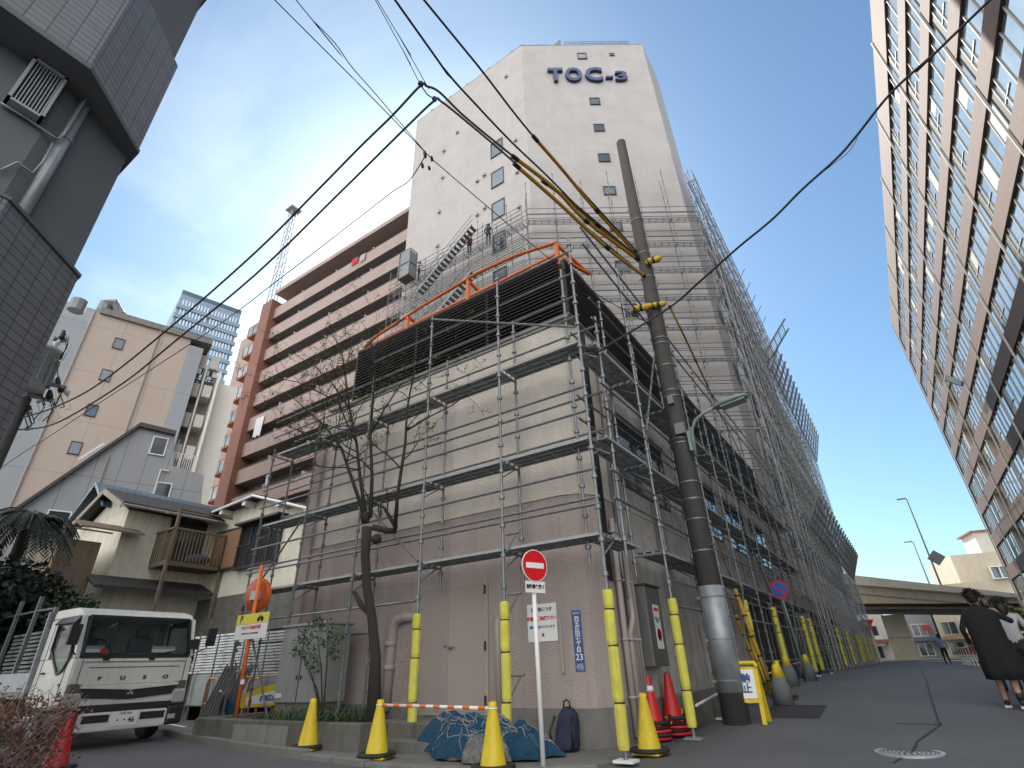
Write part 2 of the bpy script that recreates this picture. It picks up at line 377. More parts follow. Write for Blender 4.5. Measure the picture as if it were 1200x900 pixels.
# ================================================================== GROUND
def sm(t): t = max(0.0, min(1.0, t)); return t*t*(3-2*t)
def gz(x, y):
    r = 0.44*sm((y-7)/9.5) - 0.16*sm((y-24)/34)
    if x > -3.22: k = 1.0
    elif x > -5.0: k = sm((y-13)/5.0)
    else: k = 0.0
    return r*k
xs = [-900,-300,-120,-60,-40,-30,-24,-20,-16,-13,-10,-8,-6,-5.01,-4.99,-3.85,-3.3,-3.2,-2.4,-1.2,0,1.2,2.4,3.6,5,7,9,14,25,60,200,900]
ys = [-900,-200,-50,-15,-5,0,3,5,6,7,8,9,10,11,12,13,14,15,16,17,18,20,22,24,28,32,36,40,46,52,60,75,100,160,300,700,1800]
b = MB(); vs = [(x, y, gz(x, y)) for y in ys for x in xs]; nx = len(xs)
b.add(vs, [(j*nx+i, j*nx+i+1, (j+1)*nx+i+1, (j+1)*nx+i) for j in range(len(ys)-1) for i in range(nx-1)])
ground = struct(b.build('road', M['asphalt'], smooth=True))
kerbp = [(-15.2,7.2),(-14.66,7.06),(-12,6.5),(-9.23,6.05),(-7.8,5.92),(-6.4,5.86),(-5.2,5.95),(-4.2,6.25),(-3.5,6.8)]
b = MB(); b.prism(kerbp + [(-3.42,7.3),(-3.45,8.6),(-12,8.6),(-15.5,9.0)], -0.05, 0.035); struct(b.build('pavement', M['sidewalk']))
b = MB()
for i in range(len(kerbp)-1):
    p, q = Vector((*kerbp[i], 0)), Vector((*kerbp[i+1], 0)); h = 0.115 if q.x < -7 else (0.07 if q.x < -5.5 else 0.045)
    n = max(1, int((q-p).length/0.62)); 
    for k in range(n):
        a = p.lerp(q, (k+0.012)/n); c = p.lerp(q, (k+0.988)/n); b.bar(a+Z*(h/2-0.03), c+Z*(h/2-0.03), 0.15, h+0.06)
struct(b.build('kerb', M['kerb'], bevel=0.012))
b = MB()
for (p, q) in (((203,844),(262,836)), ((150,840),(252,858)), ((190,832),(222,828))):
    a, c = at_z(*p, 0.006), at_z(*q, 0.006); b.bar(a, c, 0.1, 0.006)
struct(b.build('parking_line', M['white']))
# tar seam and patch on the right street
b = MB()
sp = [(-0.55,8.2),(-0.35,9.0),(-0.3,9.6),(0.02,10.9),(0.0,11.2),(0.02,14),(0.05,18),(0.06,24),(0.05,34),(0.1,48)]
for i in range(len(sp)-1):
    a, c = sp[i], sp[i+1]; n = 4
    for k in range(n):
        p = (a[0]+(c[0]-a[0])*k/n, a[1]+(c[1]-a[1])*k/n); q = (a[0]+(c[0]-a[0])*(k+1)/n, a[1]+(c[1]-a[1])*(k+1)/n)
        b.bar(V(*p, gz(*p)+.001), V(*q, gz(*q)+.001), 0.035, 0.008)
for i in range(6):
    p, q = (0.02-i*0.09, 10.9), (0.02-(i+1)*0.09, 10.88); b.bar(V(*p, gz(*p)+.002), V(*q, gz(*q)+.002), 0.035, 0.008)
struct(b.build('tar_seam', mat('tar', (0.02, 0.02, 0.022), 0.7)))
b = MB(); px0 = [(x, y) for y in (11.2, 12.6) for x in (-2.55, -1.6)]
b.add([(p[0], p[1], gz(*p)+.005) for p in px0], [(0, 1, 3, 2)]); struct(b.build('asphalt_patch', mat('patch', (0.034, 0.035, 0.038), 0.9, 0, 0.5, 3, 0.3, 120)))
# manhole
mp = at_z(1062, 872, 0.13); mz0 = gz(mp.x, mp.y)
t = thing('manhole_cover', 'round cast iron manhole cover shining pale in the dark asphalt of the right street', 'manhole', (mp.x, mp.y, mz0))
b = MB(); b.lathe([(0.36, -0.03), (0.36, 0.011), (0.315, 0.011), (0.31, 0.005), (0.0, 0.005)], mp*1 + Z*(mz0-mp.z), 32); b.build('frame', mat('iron_worn', (0.50, 0.51, 0.51), 0.45, 0.4, 0.5, 14), t)
b = MB()
for r0 in (0.04, 0.085, 0.13, 0.175, 0.22, 0.265, 0.30):
    n = max(6, int(r0*95))
    for k in range(n):
        th = 2*math.pi*(k+r0*3)/n
        c = V(mp.x+r0*math.cos(th), mp.y+r0*math.sin(th), mz0+0.006); d = V(-math.sin(th), math.cos(th), 0)
        b.obox(c, d*0.016, d.cross(Z)*0.011, Z*0.0018)
b.build('tread', mat('iron_dirt', (0.10, 0.10, 0.10), 0.8, 0, 0.4, 30), t)

# ================================================================== LOW ANNEX BUILDING
XR, YL = -3.85, 7.97
annex = thing('annex_building', 'low taupe and beige rendered building with dark roof louvres at the street corner', 'building', (-8, 15, 0))
foot = [(-11.4, YL), (-4.38, YL), (-4.05, 8.08), (XR, 8.4), (XR, 73), (-11.4, 73)]
def band(b, poly, z0, z1): b.prism(poly, z0, z1)
def inset(p, d): return [(x+(d if x < -8 else -d), y+(d if y < 30 else -d)) for x, y in p]
b = MB(); band(b, foot[:3] + [(XR, 8.4), (XR, 28), (-11.4, 28)], 3.75, 7.4); b.build('upper_wall', M['wall_up'], annex)
lo_f = [(-11.43, YL-.03), (-4.37, YL-.03), (-4.03, 8.05), (XR+.03, 8.38), (XR+.03, 73), (-11.43, 73)]
b = MB(); band(b, lo_f, -0.3, 3.72); b.build('lower_wall', M['wall_low'], annex)
b = MB(); band(b, [(x+(-.02 if x < -11 else .02 if x > -4 else 0), y-(.03 if y < 9 else 0)) for x, y in lo_f], 3.721, 3.749); b.build('trim_line', M['wall_up'], annex)
# rougher grey render of the street side, standing just proud of both walls
b = MB(); b.box(XR+.031, XR+.045, 9.35, 27.9, 0.55, 3.70); b.build('patched_render_low', M['wall_rough'], annex)
b = MB(); b.box(XR-.05, XR+.04, 9.35, 28, 3.76, 7.39); b.build('patched_render', M['wall_rough'], annex)
b = MB(); band(b, [(x+(.03 if x > -4.2 else 0), y-.03) for x, y in [(-5.62, YL-.03), (-4.36, YL-.03), (-4.03, 8.05), (XR+.03, 8.38), (XR+.03, 27.9), (-5.62, 27.9)]], -0.3, 0.52); b.build('plinth', M['plinth'], annex)
b = MB(); b.box(-11.5, -7.75, YL-.06, YL+.1, -0.3, 0.55); b.build('plinth', M['plinth'], annex)
# black strip painting the shadow gap at the corner + pilaster at the left end
b = MB(); b.box(XR+.03, XR+.05, 8.42, 8.6, 2.3, 7.35); b.build('shadow_gap_strip', M['black'], annex)
b = MB(); b.box(-11.6, -11.25, YL-.09, YL+.3, -0.2, 6.9); b.build('pilaster', M['wall_low'], annex)
b = MB(); b.box(-11.3, XR+.06, YL-.05, YL+.35, 7.4, 7.47); b.box(XR-.3, XR+.06, 8.3, 28, 7.4, 7.47); b.build('coping', M['concrete'], annex)
b = MB(); b.box(-11.2, XR-.1, 8.3, 28, 7.3, 7.42); b.build('roof', M['conc_dark'], annex)
# louvre screens
def louvre(nm, p0, p1, z0, z1, nrm):
    p0, p1, nrm = Vector(p0), Vector(p1), Vector(nrm); b = MB(); n = int((z1-z0)/0.088)
    dirv = (p1-p0)
    for k in range(n+1):
        z = z0 + (z1-z0)*k/n; c = (p0+p1)/2 + Z*z
        b.obox(c, dirv/2, (nrm*0.055 - Z*0.028), (nrm*0.006 + Z*0.012))
    c = (p0+p1)/2 - nrm*0.16; b.obox(c + Z*((z0+z1)/2), dirv/2, nrm*0.02, Z*(z1-z0)/2)
    o = b.build(nm, M['louver'], annex)
    L = dirv.length; k = 0.0
    b = MB()
    while k <= L+.01:
        p = p0 + dirv*(k/L); b.box(p.x-.035-abs(nrm.x)*.0, p.x+.035, p.y-.035, p.y+.035, z0-.1, z1+.05); k += 2.3
    b.bar(p0+Z*(z1+.04), p1+Z*(z1+.04), 0.12, 0.06); b.bar(p0+Z*(z0-.04), p1+Z*(z0-.04), 0.12, 0.06)
    b.build('louvre_frame', M['frame_dk'], annex)
louvre('louvre_screen', (-10.6, 8.1, 0), (-4.02, 8.1, 0), 7.52, 9.1, (0, -1, 0))
louvre('louvre_screen', (-3.95, 8.2, 0), (-3.95, 27, 0), 7.52, 9.1, (1, 0, 0))
louvre('louvre_screen', (-10.6, 27, 0), (-10.6, 8.15, 0), 7.52, 9.1, (-1, 0, 0))
# door
b = MB(); b.box(-7.72, -5.92, YL-.075, YL-.035, 0.40, 2.50); d = b.build('door_frame', M['pipe'], annex)
b = MB(); b.box(-7.64, -6.805, YL-.085, YL-.055, 0.46, 2.44); b.box(-6.79, -6.0, YL-.085, YL-.055, 0.46, 2.44); b.build('door_leaf', M['door'], d)
b = MB(); b.tube([(-6.74, YL-.12, 1.42), (-6.74, YL-.085, 1.42)], .03, 8); b.tube([(-6.74, YL-.13, 1.42), (-6.62, YL-.13, 1.42)], .011, 6); b.lathe([(.018, 0), (.018, .02)], (-6.85, YL-.1, 1.45), 8, (0, -1, 0)); b.build('handle', M['steel'], d)
b = MB()
for z in (.55, 1.35, 2.25): b.box(-5.985, -5.955, YL-.10, YL-.06, z, z+.14)
b.build('hinge', M['frame_dk'], d)
b = MB(); b.box(-7.22, -5.7, 6.95, YL-.06, 0, 0.38); b.box(-7.18, -5.75, 6.6, 6.95, 0, 0.19); b.build('doorstep', M['conc_dark'], annex, bevel=.015)
# big elbow vent, thin standpipe, clip
b = MB(); b.tube([(-8.25, YL-.1, .45), (-8.22, YL-.1, 1.55), (-8.19, YL-.1, 1.85), (-8.08, YL-.1, 1.97), (-7.9, YL-.1, 2.0), (-7.78, YL-.04, 2.0), (-7.78, YL+.0, 2.0)], .095, 12)
for z in (1.1, 1.5): b.tube([(-8.235, YL-.1, z), (-8.233, YL-.1, z+.09)], .115, 12)
b.build('vent_pipe', M['pipe'], annex, True)
b = MB(); b.tube([(-5.68, YL-.1, .1), (-5.70, YL-.1, 1.75), (-5.695, YL-.08, 1.83), (-5.68, YL-.0, 1.86)], .052, 10); b.build('standpipe', M['pipe'], annex, True)
b = MB(); b.box(-4.52, -4.47, YL-.07, YL-.03, .98, 1.72); b.build('cable_duct', M['pipe'], annex)
# drain pipes at the street corner
for i, (y, x, z1, r) in enumerate(((8.66, -3.74, 3.35, .05), (8.83, -3.73, 3.3, .05), (8.98, -3.74, 7.3, .045), (9.14, -3.75, 6.6, .035), (9.27, -3.75, 5.9, .028))):
    b = MB(); pts = [(x, y, .12), (x, y, z1*.5), (x, y+.03, z1)]
    if i == 1: pts = [(x, y, .12), (x, y, 1.5), (x+.05, y+.1, 1.75), (x, y+.2, 2.1), (x, y+.02, 2.6), (x, y, z1)]
    b.tube(pts, r, 8)
    for z in (.6, 1.4, 2.3, 3.1): b.tube([(x, y, z), (x, y, z+.04)], r*1.3, 8)
    b.build('drainpipe', M['pipe'], annex, True)
b = MB(); b.tube([(-3.6, 8.63, 2.0), (-3.62, 8.66, 4.2), (-3.58, 8.75, 6.0), (-3.7, 8.8, 7.2)], .016, 6); b.build('hose', mat('hose_blue', (.03, .07, .12), .6), annex)
# grey metal meter box with notice
p0, p1 = at_x(733, 690, XR+.06), at_x(764, 770, XR+.3)
b = MB(); b.box(XR+.046, XR+.29, 9.32, 10.02, 1.02, 2.28); bx = b.build('meter_box', mat('box_grey_metal', (.15, .15, .145), .5, .25, .4, 4, 0, 1, .4), annex, bevel=.012)
b = MB(); b.slab([(XR+.046, 9.3, 2.28), (XR+.32, 9.3, 2.28), (XR+.32, 10.04, 2.28), (XR+.046, 10.04, 2.28)], (0, 0, .03)); b.build('box_lid', M['frame_dk'], bx)
b = MB(); b.box(XR+.291, XR+.297, 9.58, 9.86, 1.28, 1.98); nb = b.build('notice', M['white'], bx)
text('notice_text', '駐輪禁止', .062, M['red'], (XR+.299, 9.72, 1.90), (0, 1, 0), Z, nb, off=.001)
text('notice_text', '自転車・バイク\nを置かないで\n下さい', .034, M['black'], (XR+.299, 9.72, 1.73), (0, 1, 0), Z, nb)
b = MB(); b.lathe([(.10, 0), (.10, .003), (.078, .003), (.078, 0)], (XR+.297, 9.72, 1.5), 20, (1, 0, 0)); b.obox((XR+.299, 9.72, 1.5), V(0, .06, -.06), V(.002, 0, 0), V(0, .008, .008)); b.build('no_parking_mark', M['red'], nb)
# windows in the street side
for (y0, y1, z0, z1, k) in ((9.55, 12.4, 4.25, 5.75, 3), (14.4, 17.2, 4.25, 5.75, 3), (18.2, 20.8, 4.25, 5.75, 3), (22, 24.8, 4.25, 5.75, 3)):
    b = MB(); x = XR+.055
    b.box(XR, x, y0, y1, z0-.05, z0); b.box(XR, x+.05, y0-.06, y1+.06, z1, z1+.07)
    for i in range(k+1): yy = y0+(y1-y0)*i/k; b.box(XR, x, yy-.03, yy+.03, z0, z1)
    w = b.build('window', M['frame_dk'], annex)
    b = MB(); b.box(XR+.042, XR+.048, y0, y1, z0, z1); b.build('pane', M['glass_dk'], w)
# garage openings further along the street (flat shutters, shade of the openings put into their dark colour)
for (y0, y1) in ((17.6, 21.2), (23.6, 27.0), (33, 38), (42, 48), (55, 62)):
    b = MB(); b.box(XR+.031, XR+.06, y0, y1, .5, 2.9); w = b.build('garage_shutter', mat('shutter_shaded', (.035, .034, .034), .6, .2, .3, 5), annex)
    b = MB()
    for k in range(24): b.box(XR+.06, XR+.07, y0+.05, y1-.05, .52+k*.098, .55+k*.098)
    b.box(XR+.03, XR+.12, y0-.15, y0, .45, 3.05); b.box(XR+.03, XR+.12, y1, y1+.15, .45, 3.05); b.box(XR+.03, XR+.12, y0-.15, y1+.15, 2.9, 3.05)
    b.build('shutter_slats', M['frame_dk'], w)
b = MB(); b.box(XR+.03, XR+.046, 9.3, 73, 4.0, 9.0); 
# grey rendered wall under the tall wing
# notices on the front wall
q = [at_y(*p, YL-.036) for p in ((616, 701), (653, 699), (655, 735), (617, 737))]
t = thing('wall_notice', 'white paper notice with red Japanese lines on the taupe wall behind the no entry sign', 'notice', q[3])
b = MB(); b.box(-5.12, -4.56, YL-.044, YL-.036, 1.43, 1.99); b.build('paper', M['white'], t)
text('notice_text', '曲り角につき', .068, M['black'], (-4.84, YL-.047, 1.90), (1, 0, 0), Z, t, off=.0012)
text('notice_text', '駐輪はご遠慮下さい', .066, M['red'], (-4.84, YL-.047, 1.765), (1, 0, 0), Z, t, off=.0022, sx=.94)
text('notice_text', '通行の妨げとなります', .048, M['blue_sign'], (-4.84, YL-.047, 1.64), (1, 0, 0), Z, t, off=.001)
b = MB(); b.box(-4.85, -4.81, YL-.047, YL-.044, 1.50, 1.55); b.build('seal_mark', M['red'], t)
t = thing('address_plate', 'narrow dark blue address plate with white characters and 23 on the building corner', 'sign', (-4.22, 7.9, 1))
pn = V(math.sin(R(18)), -math.cos(R(18)), 0); pr = V(math.cos(R(18)), math.sin(R(18)), 0); pc = V(-4.235, 7.985, 1.42)
b = MB(); b.obox(pc, pr*.075, pn*.006, Z*.43); b.build('plate', M['blue_sign'], t)
for i, ch in enumerate('西五反田七丁目'):
    text('character', ch, .082, M['white'], pc + pn*.008 + Z*(.30-i*.073), pr, Z, t, off=.0008)
text('number', '23', .12, M['white'], pc + pn*.008 - Z*.235, pr, Z, t, off=.001)
text('ward_name', '品川区', .034, M['white'], pc + pn*.008 + Z*.385, pr, Z, t)
text('small_print', '品川区\n西五反田\n七丁目', .03, M['white'], pc + pn*.008 - Z*.365, pr, Z, t)

# ================================================================== TOWER
K = 0.907
A = V(-3.9, 28.03, 0); dch = V(math.cos(R(35)), math.sin(R(35)), 0); nch = V(dch.y, -dch.x, 0)
Bp = A - dch*10.49; Cx = -24.6; TH = 47.75
tower = thing('tower_building', 'tall pinkish white office tower with blue roof sign and half raised scaffold', 'building', (-14, 31, 0))
Dp = (-3.9, 31.8)
tp = [(A.x, A.y), Dp, (-8.5, 37), (-16, 40), (-24.6, 40), (Cx, Bp.y), (Bp.x, Bp.y)]
b = MB(); b.prism(tp, 4, TH); b.build('wall', M['tower'], tower)
b = MB(); b.prism([(x*1+(-.0), y) for x, y in tp], TH, TH+.12); b.build('parapet_cap', M['concrete'], tower)
b = MB()
for i in range(4): b.tube([A+dch*(-1.0-6.5*0)+Z*(TH+.3+.27*i)+nch*-.3, A+dch*-6.6+Z*(TH+.3+.27*i)+nch*-.3], .03, 5)
for i in range(8): b.tube([A+dch*(-1.0-i*.8)+Z*TH+nch*-.3, A+dch*(-1.0-i*.8)+Z*(TH+1.12)+nch*-.3], .03, 5)
b.build('roof_railing', M['steel'], tower)
b = MB(); b.prism([tuple((A+dch*-7.0).xy), tuple((A+dch*-7.6).xy), tuple((A+dch*-7.3-nch*.9).xy)], TH+.12, [TH+.2, TH+.2, TH+1.0]); b.build('roof_hatch', M['concrete'], tower)
b = MB()
for s in (-8.0, -8.6, -9.3, -10.0): b.tube([A+dch*s+Z*(TH+.5)-nch*.2, A+dch*(s-.55)+Z*(TH+.5)-nch*.2], .025, 5)
for x in (-13.5, -16, -18.5, -20.5, -22.8): b.box(x-.12, x+.12, Bp.y+.1, Bp.y+.4, TH+.1, TH+.5)
b.build('roof_fixture', M['steel_dk'], tower)
def onface(o, d, n, s0, s1, z0, z1, e0, e1, b):  # box on a wall: along d, out along n
    b.obox(o+d*((s0+s1)/2)+n*((e0+e1)/2)+Z*((z0+z1)/2), d*((s1-s0)/2), n*((e1-e0)/2), Z*((z1-z0)/2))
def win(root, o, d, n, s0, s1, z0, z1, fr=.05, mull=1, gl='glass', fm=None, e=.05):
    b = MB(); fm = fm or M['frame_dk']
    onface(o, d, n, s0-fr, s1+fr, z1, z1+fr, 0, e, b); onface(o, d, n, s0-fr, s1+fr, z0-fr, z0, 0, e+.04, b)
    onface(o, d, n, s0-fr, s0, z0, z1, 0, e, b); onface(o, d, n, s1, s1+fr, z0, z1, 0, e, b)
    for i in range(1, mull): s = s0+(s1-s0)*i/mull; onface(o, d, n, s-fr/2, s+fr/2, z0, z1, 0, e, b)
    w = b.build('window', fm, root); b = MB(); onface(o, d, n, s0, s1, z0, z1, 0.003, .02, b); b.build('pane', M[gl], w); return w
k = lambda z: (z-1.1)*K+1.1
for (s0, s1, z0, z1) in ((-6.27,-5.55,50.33,51.17), (-3.25,-2.95,50.8,51.1), (-5.82,-5.08,43.5,44.35), (-5.85,-5.1,39.95,40.75), (-5.88,-5.1,36.2,37.05), (-5.9,-5.1,32.45,33.25), (-5.9,-5.1,28.7,29.5), (-5.95,-5.1,24.9,25.75), (-6,-5.1,21.1,22), (-6,-5.1,17.3,18.2), (-6,-5.1,13.5,14.4)):
    win(tower, A, dch, nch, s0*K, s1*K, k(z0), k(z1), .07)
FL = V(0, Bp.y, 0); ex, ey = V(1, 0, 0), V(0, -1, 0)
for z in (39.4, 35.7, 32.05, 28.6, 25.0, 21.3, 17.5):
    win(tower, FL, ex, ey, -15.75, -14.75, k(z), k(z+1.75), .07)
b = MB()
for (x, z) in ((-21.0, 40.9), (-21.2, 32.6), (-21.2, 36.6), (-21.0, 44.6), (-17.3, 37.6), (-17.3, 33.6), (-16.6, 37.8), (-16.6, 33.9), (-13.6, 39.7), (-13.6, 35.8), (-13.6, 31.9), (-14.2, 49.3), (-19.5, 46.0)):
    onface(FL, ex, ey, x*.99-.12, x*.99+.12, k(z)-.12, k(z)+.12, 0, .18, b)
b.build('vent_hood', mat('vent_beige', (.42, .33, .25), .6), tower)
# sign letters
fs = A+nch*.12
def L_(ch, s0, s1, z0, z1, off=.03):
    o = text('letter', ch, 1.0, M['letter'], (0, 0, 0), (1, 0, 0), (0, 1, 0), None, extrude=.02, off=off)
    me = o.data; xs_ = [v.co.x for v in me.vertices]; ys_ = [v.co.y for v in me.vertices]; zs_ = [v.co.z for v in me.vertices]
    a0, a1, b0, b1 = min(xs_), max(xs_), min(ys_), max(ys_)
    for v in me.vertices:
        s = s0+(s1-s0)*(v.co.x-a0)/(a1-a0); z = z0+(z1-z0)*(v.co.y-b0)/(b1-b0); e = .10 if v.co.z > 0 else -.14
        v.co = A+dch*s+nch*(.16+e)+Z*z
    setpar(o, tower)
zb = k(46.62); zt = k(48.5)
L_('T', -9.3*K, -7.95*K, zb, zt); L_('O', -7.75*K, -6.25*K, zb-.05, zt+.05); L_('C', -5.95*K, -4.4*K, zb-.05, zt+.05); L_('3', -3.28*K, -2.2*K, zb, k(47.95))
b = MB(); onface(A, dch, nch, -4.15*K, -3.5*K, k(46.98), k(47.22), .02, .26, b); b.build('letter', M['letter'], tower)
# lower wing along the street
wing = thing('wing_building', 'pale street wing behind the tall scaffold with catch fans, joined to the tower', 'building', (-8, 50, 0))
b = MB(); b.box(-15, -3.93, 31.9, 57, 3.8, 33.0); b.build('wall', M['wing'], wing)
b = MB(); b.box(-14, -3.93, 57.003, 72.6, 3.8, 25.2); b.build('wall', M['wing'], wing)
b = MB(); b.box(-15, -3.94, 28.2, 31.9, 3.8, 9.0); b.build('link_wall', M['wall_up'], wing)
for y in range(34, 72, 4):
    for z in range(6, 32, 3):
        if z > 22 and y > 54: continue
        win(wing, V(-3.93, 0, 0), V(0, 1, 0), V(1, 0, 0), y, y+1.8, z+.3, z+1.8, .06, 2, 'glass_dk')

# ================================================================== SCAFFOLDS
def standard(b, x, y, z0, z1, r=.0243, step=.475, n=6):
    b.tube([(x, y, z0), (x, y, z1)], r, n)
    z = z0+.25
    while z < z1: b.tube([(x, y, z-.028), (x, y, z+.028)], r*1.95, 6); z += step
def plank(b, c, d, n, L, w):
    """steel deck: thin sheet on ribs, hooks at its ends"""
    d, n = Vector(d), Vector(n); c = Vector(c)
    b.obox(c+Z*.02, d*(L/2), n*(w/2), Z*.003)
    for i in (-1, -.36, .36, 1): b.obox(c+n*(i*(w/2-.015)), d*(L/2), n*.014, Z*.022)
    for i in (-.9, -.45, 0, .45, .9): b.obox(c-Z*.004, d*.016, n*0+d*0+n*(w/2-.03), Z*.012) if False else b.obox(c+d*(i*L/2)-Z*.002, d*.016, n*(w/2-.03), Z*.012)
def plank_open(b, c, d, n, L, w):
    d, n = Vector(d), Vector(n); c = Vector(c)
    for i in (-1, -.33, .33, 1): b.obox(c+n*(i*(w/2-.02)), d*(L/2), n*.02, Z*.016)
    for i in (-.95, -.5, 0, .5, .95): b.obox(c+d*(i*L/2), d*.02, n*(w/2-.02), Z*.010)
def foot_(P, x, y, z):
    P.add('base_plate', M['white'] if random.random() < .5 else M['plate'], (x, y, z), lambda b, x=x, y=y, z=z: (b.box(x-.13, x+.13, y-.11, y+.11, z, z+.025), b.tube([(x, y, z), (x, y, z+.2)], .017, 6)))
def sleeve(P, x, y, z0, z1):
    def fn(b):
        z = z0; j = [0, .27, .62, .86, 1.0]
        for i in range(4):
            a, c = z0+(z1-z0)*j[i]+.006, z0+(z1-z0)*j[i+1]-.006; dx, dy = random.uniform(-.012, .012), random.uniform(-.012, .012)
            b.tube([(x+dx, y+dy, a), (x+dx, y+dy, a+.05), (x+dx*.5, y+dy*.5, c-.05), (x, y, c)], [.064, .074, .076, .068], 10)
    P.add('foam_sleeve', M['yellow'], (x, y, 1), fn)
    for q in (.27, .62, .86): P.add('sleeve_tie', M['black'], (x, y, 1), lambda b, q=q: b.tube([(x, y, z0+(z1-z0)*q-.009), (x, y, z0+(z1-z0)*q+.009)], .07, 10))

def rails(P, p0, p1, zs, name='rail', r=.0215, mt=None):
    for z in zs: P.add(name, mt or M['steel'], ((Vector(p0)+Vector(p1))/2+Z*z), lambda b, z=z: b.tube([Vector(p0)+Z*z, Vector(p1)+Z*z], r, 6))
def transom(P, p, q, z, name='bracket'):
    p, q = Vector(p), Vector(q)
    P.add(name, M['steel_dk'], p+Z*z, lambda b: (b.tube([p+Z*z, q+Z*z], .022, 6), b.tube([p+Z*(z-.28), p.lerp(q, .75)+Z*(z-.02)], .014, 5)))

# --- along the door wall
sA = thing('scaffold', 'pipe scaffold along the taupe wall with the double door and the bare tree', 'scaffold', (-7.7, 7.3, 0), None)
P = Parts(sA); yo, yi = 7.1, 7.66
xsA = [-3.25, -5.0, -6.83, -8.62, -10.45, -12.25]; lifts = [2.78, 4.3, 6.15]
tops = [8.55, 8.4, 8.2, 7.3, 6.6, 6.3]
for i, x in enumerate(xsA):
    P.add('standard', M['steel'], (x, yo, 3), lambda b, x=x, i=i: standard(b, x, yo, .05, tops[i]))
    z0 = [2.5, 2.3, 2.4, .5, .1, .1][i]
    P.add('standard', M['steel'], (x, yi, 3), lambda b, x=x, i=i, z0=z0: standard(b, x+.12*(i == 0), yi, z0, [6.9, 7.6, 7.3, 6.7, 6.4, 6.2][i]))
    if i < 3: sleeve(P, x, yo, .15, [2.0, 1.98, 1.95][i])
    foot_(P, x, yo, .035)
    for z in lifts: transom(P, (x, yo, 0), (x, yi, 0), z-.05)
for i in range(5):
    x0, x1 = xsA[i], xsA[i+1]
    for z in lifts:
        P.add('plank', M['deck'], ((x0+x1)/2, 7.35, z), lambda b, x0=x0, x1=x1, z=z: plank(b, ((x0+x1)/2, 7.38, z), (1, 0, 0), (0, 1, 0), abs(x1-x0)-.06, .48))
rails(P, (-3.2, yo, 0), (-12.4, yo, 0), [4.3-.55, 4.3-1.0, 3.2, 5.2, 4.75, 6.65, 7.1])
rails(P, (-3.2, yo, 0), (-8.7, yo, 0), [8.2, 7.65])
rails(P, (-3.1, yi, 0), (-12.3, yi, 0), [6.7, 5.3, 4.6])
rails(P, (-6.9, yo, 0), (-12.3, yo, 0), [2.15])
rails(P, (-8.6, yi, 0), (-12.3, yi, 0), [1.75])
for (p, q) in (((-6.83, 8.1), (-3.3, 6.4)), ((-6.83, 2.8), (-8.62, 4.3)), ((-10.45, .2), (-12.25, 2.7)), ((-10.45, 4.2), (-12.25, 2.4))):
    P.add('brace', M['steel'], (p[0], yo, p[1]), lambda b, p=p, q=q: b.tube([(p[0], yo-.05, p[1]), (q[0], yo-.05, q[1])], .0215, 6))
for (x, z) in ((-4.95, 2.08), (-4.95, .98), (-4.95, 3.0)): transom(P, (x, yo+.03, 0), (x+.25, yo+.03, 0), z, 'side_arm')
P.flush()

# --- along the street side of the annex
sB = thing('scaffold', 'pipe scaffold lining the street side of the low annex behind the utility pole', 'scaffold', (-3.2, 17, 0), None)
P = Parts(sB); xo, xi = -3.05, -3.6; ysB = [7.35+1.79*i for i in range(12)]; liftB = [2.78, 4.35, 6.15]
for i, y in enumerate(ysB):
    g = gz(xo, y)
    if i:
        P.add('standard', M['steel'], (xo, y, 3), lambda b, y=y, g=g, i=i: standard(b, xo, y, g+.05, 8.75+.35*(i % 3)))
        if i in (1, 4, 6, 9, 10): sleeve(P, xo, y, g+.15, g+1.95)
        foot_(P, xo, y, g+.005)
    P.add('standard', M['steel'], (xi, y, 3), lambda b, y=y, i=i: standard(b, xi, y, 2.4 if i < 3 else .1, 8.1+.3*(i % 2)))
    for z in liftB:
        if i == 0 and z < 3: continue
        transom(P, (xo, y, 0), (xi, y, 0), z-.05)
for i in range(11):
    for z in liftB:
        if i == 0 and z in (2.78,): continue
        P.add('plank', M['deck'], (xo-.28, ysB[i]+.9, z), lambda b, i=i, z=z: plank(b, (xo-.28, ysB[i]+.9, z), (0, 1, 0), (1, 0, 0), 1.73, .48))
P.add('plank', M['deck'], (xo-.28, 8, 2.75), lambda b: plank(b, (xo-.32, 7.95, 2.74), (0, 1, 0), (1, 0, 0), .95, .4))
rails(P, (xo, 7.3, 0), (xo, 27.4, 0), [3.3, 3.75, 4.85, 5.3, 6.65, 7.1, 8.45, 8.9])
rails(P, (xi, 7.5, 0), (xi, 27.4, 0), [4.85, 5.3, 6.65, 7.1])
rails(P, (xo, 9.1, 0), (xo, 27.4, 0), [2.3, 1.9])
rails(P, (xo-.05, 12.5, 0), (xo-.05, 27.4, 0), [1.0])
for (p, q) in (((9.14, 5.0), (11.0, 8.0)), ((12.7, .5), (14.5, 2.7)), ((16.3, 4.4), (18.1, 2.8)), ((19.9, .6), (21.7, 2.7)), ((21.7, 6.2), (23.5, 4.4))):
    P.add('brace', M['steel'], (xo, p[0], p[1]), lambda b, p=p, q=q: b.tube([(xo+.05, p[0], p[1]), (xo+.05, q[0], q[1])], .0215, 6))
P.flush()

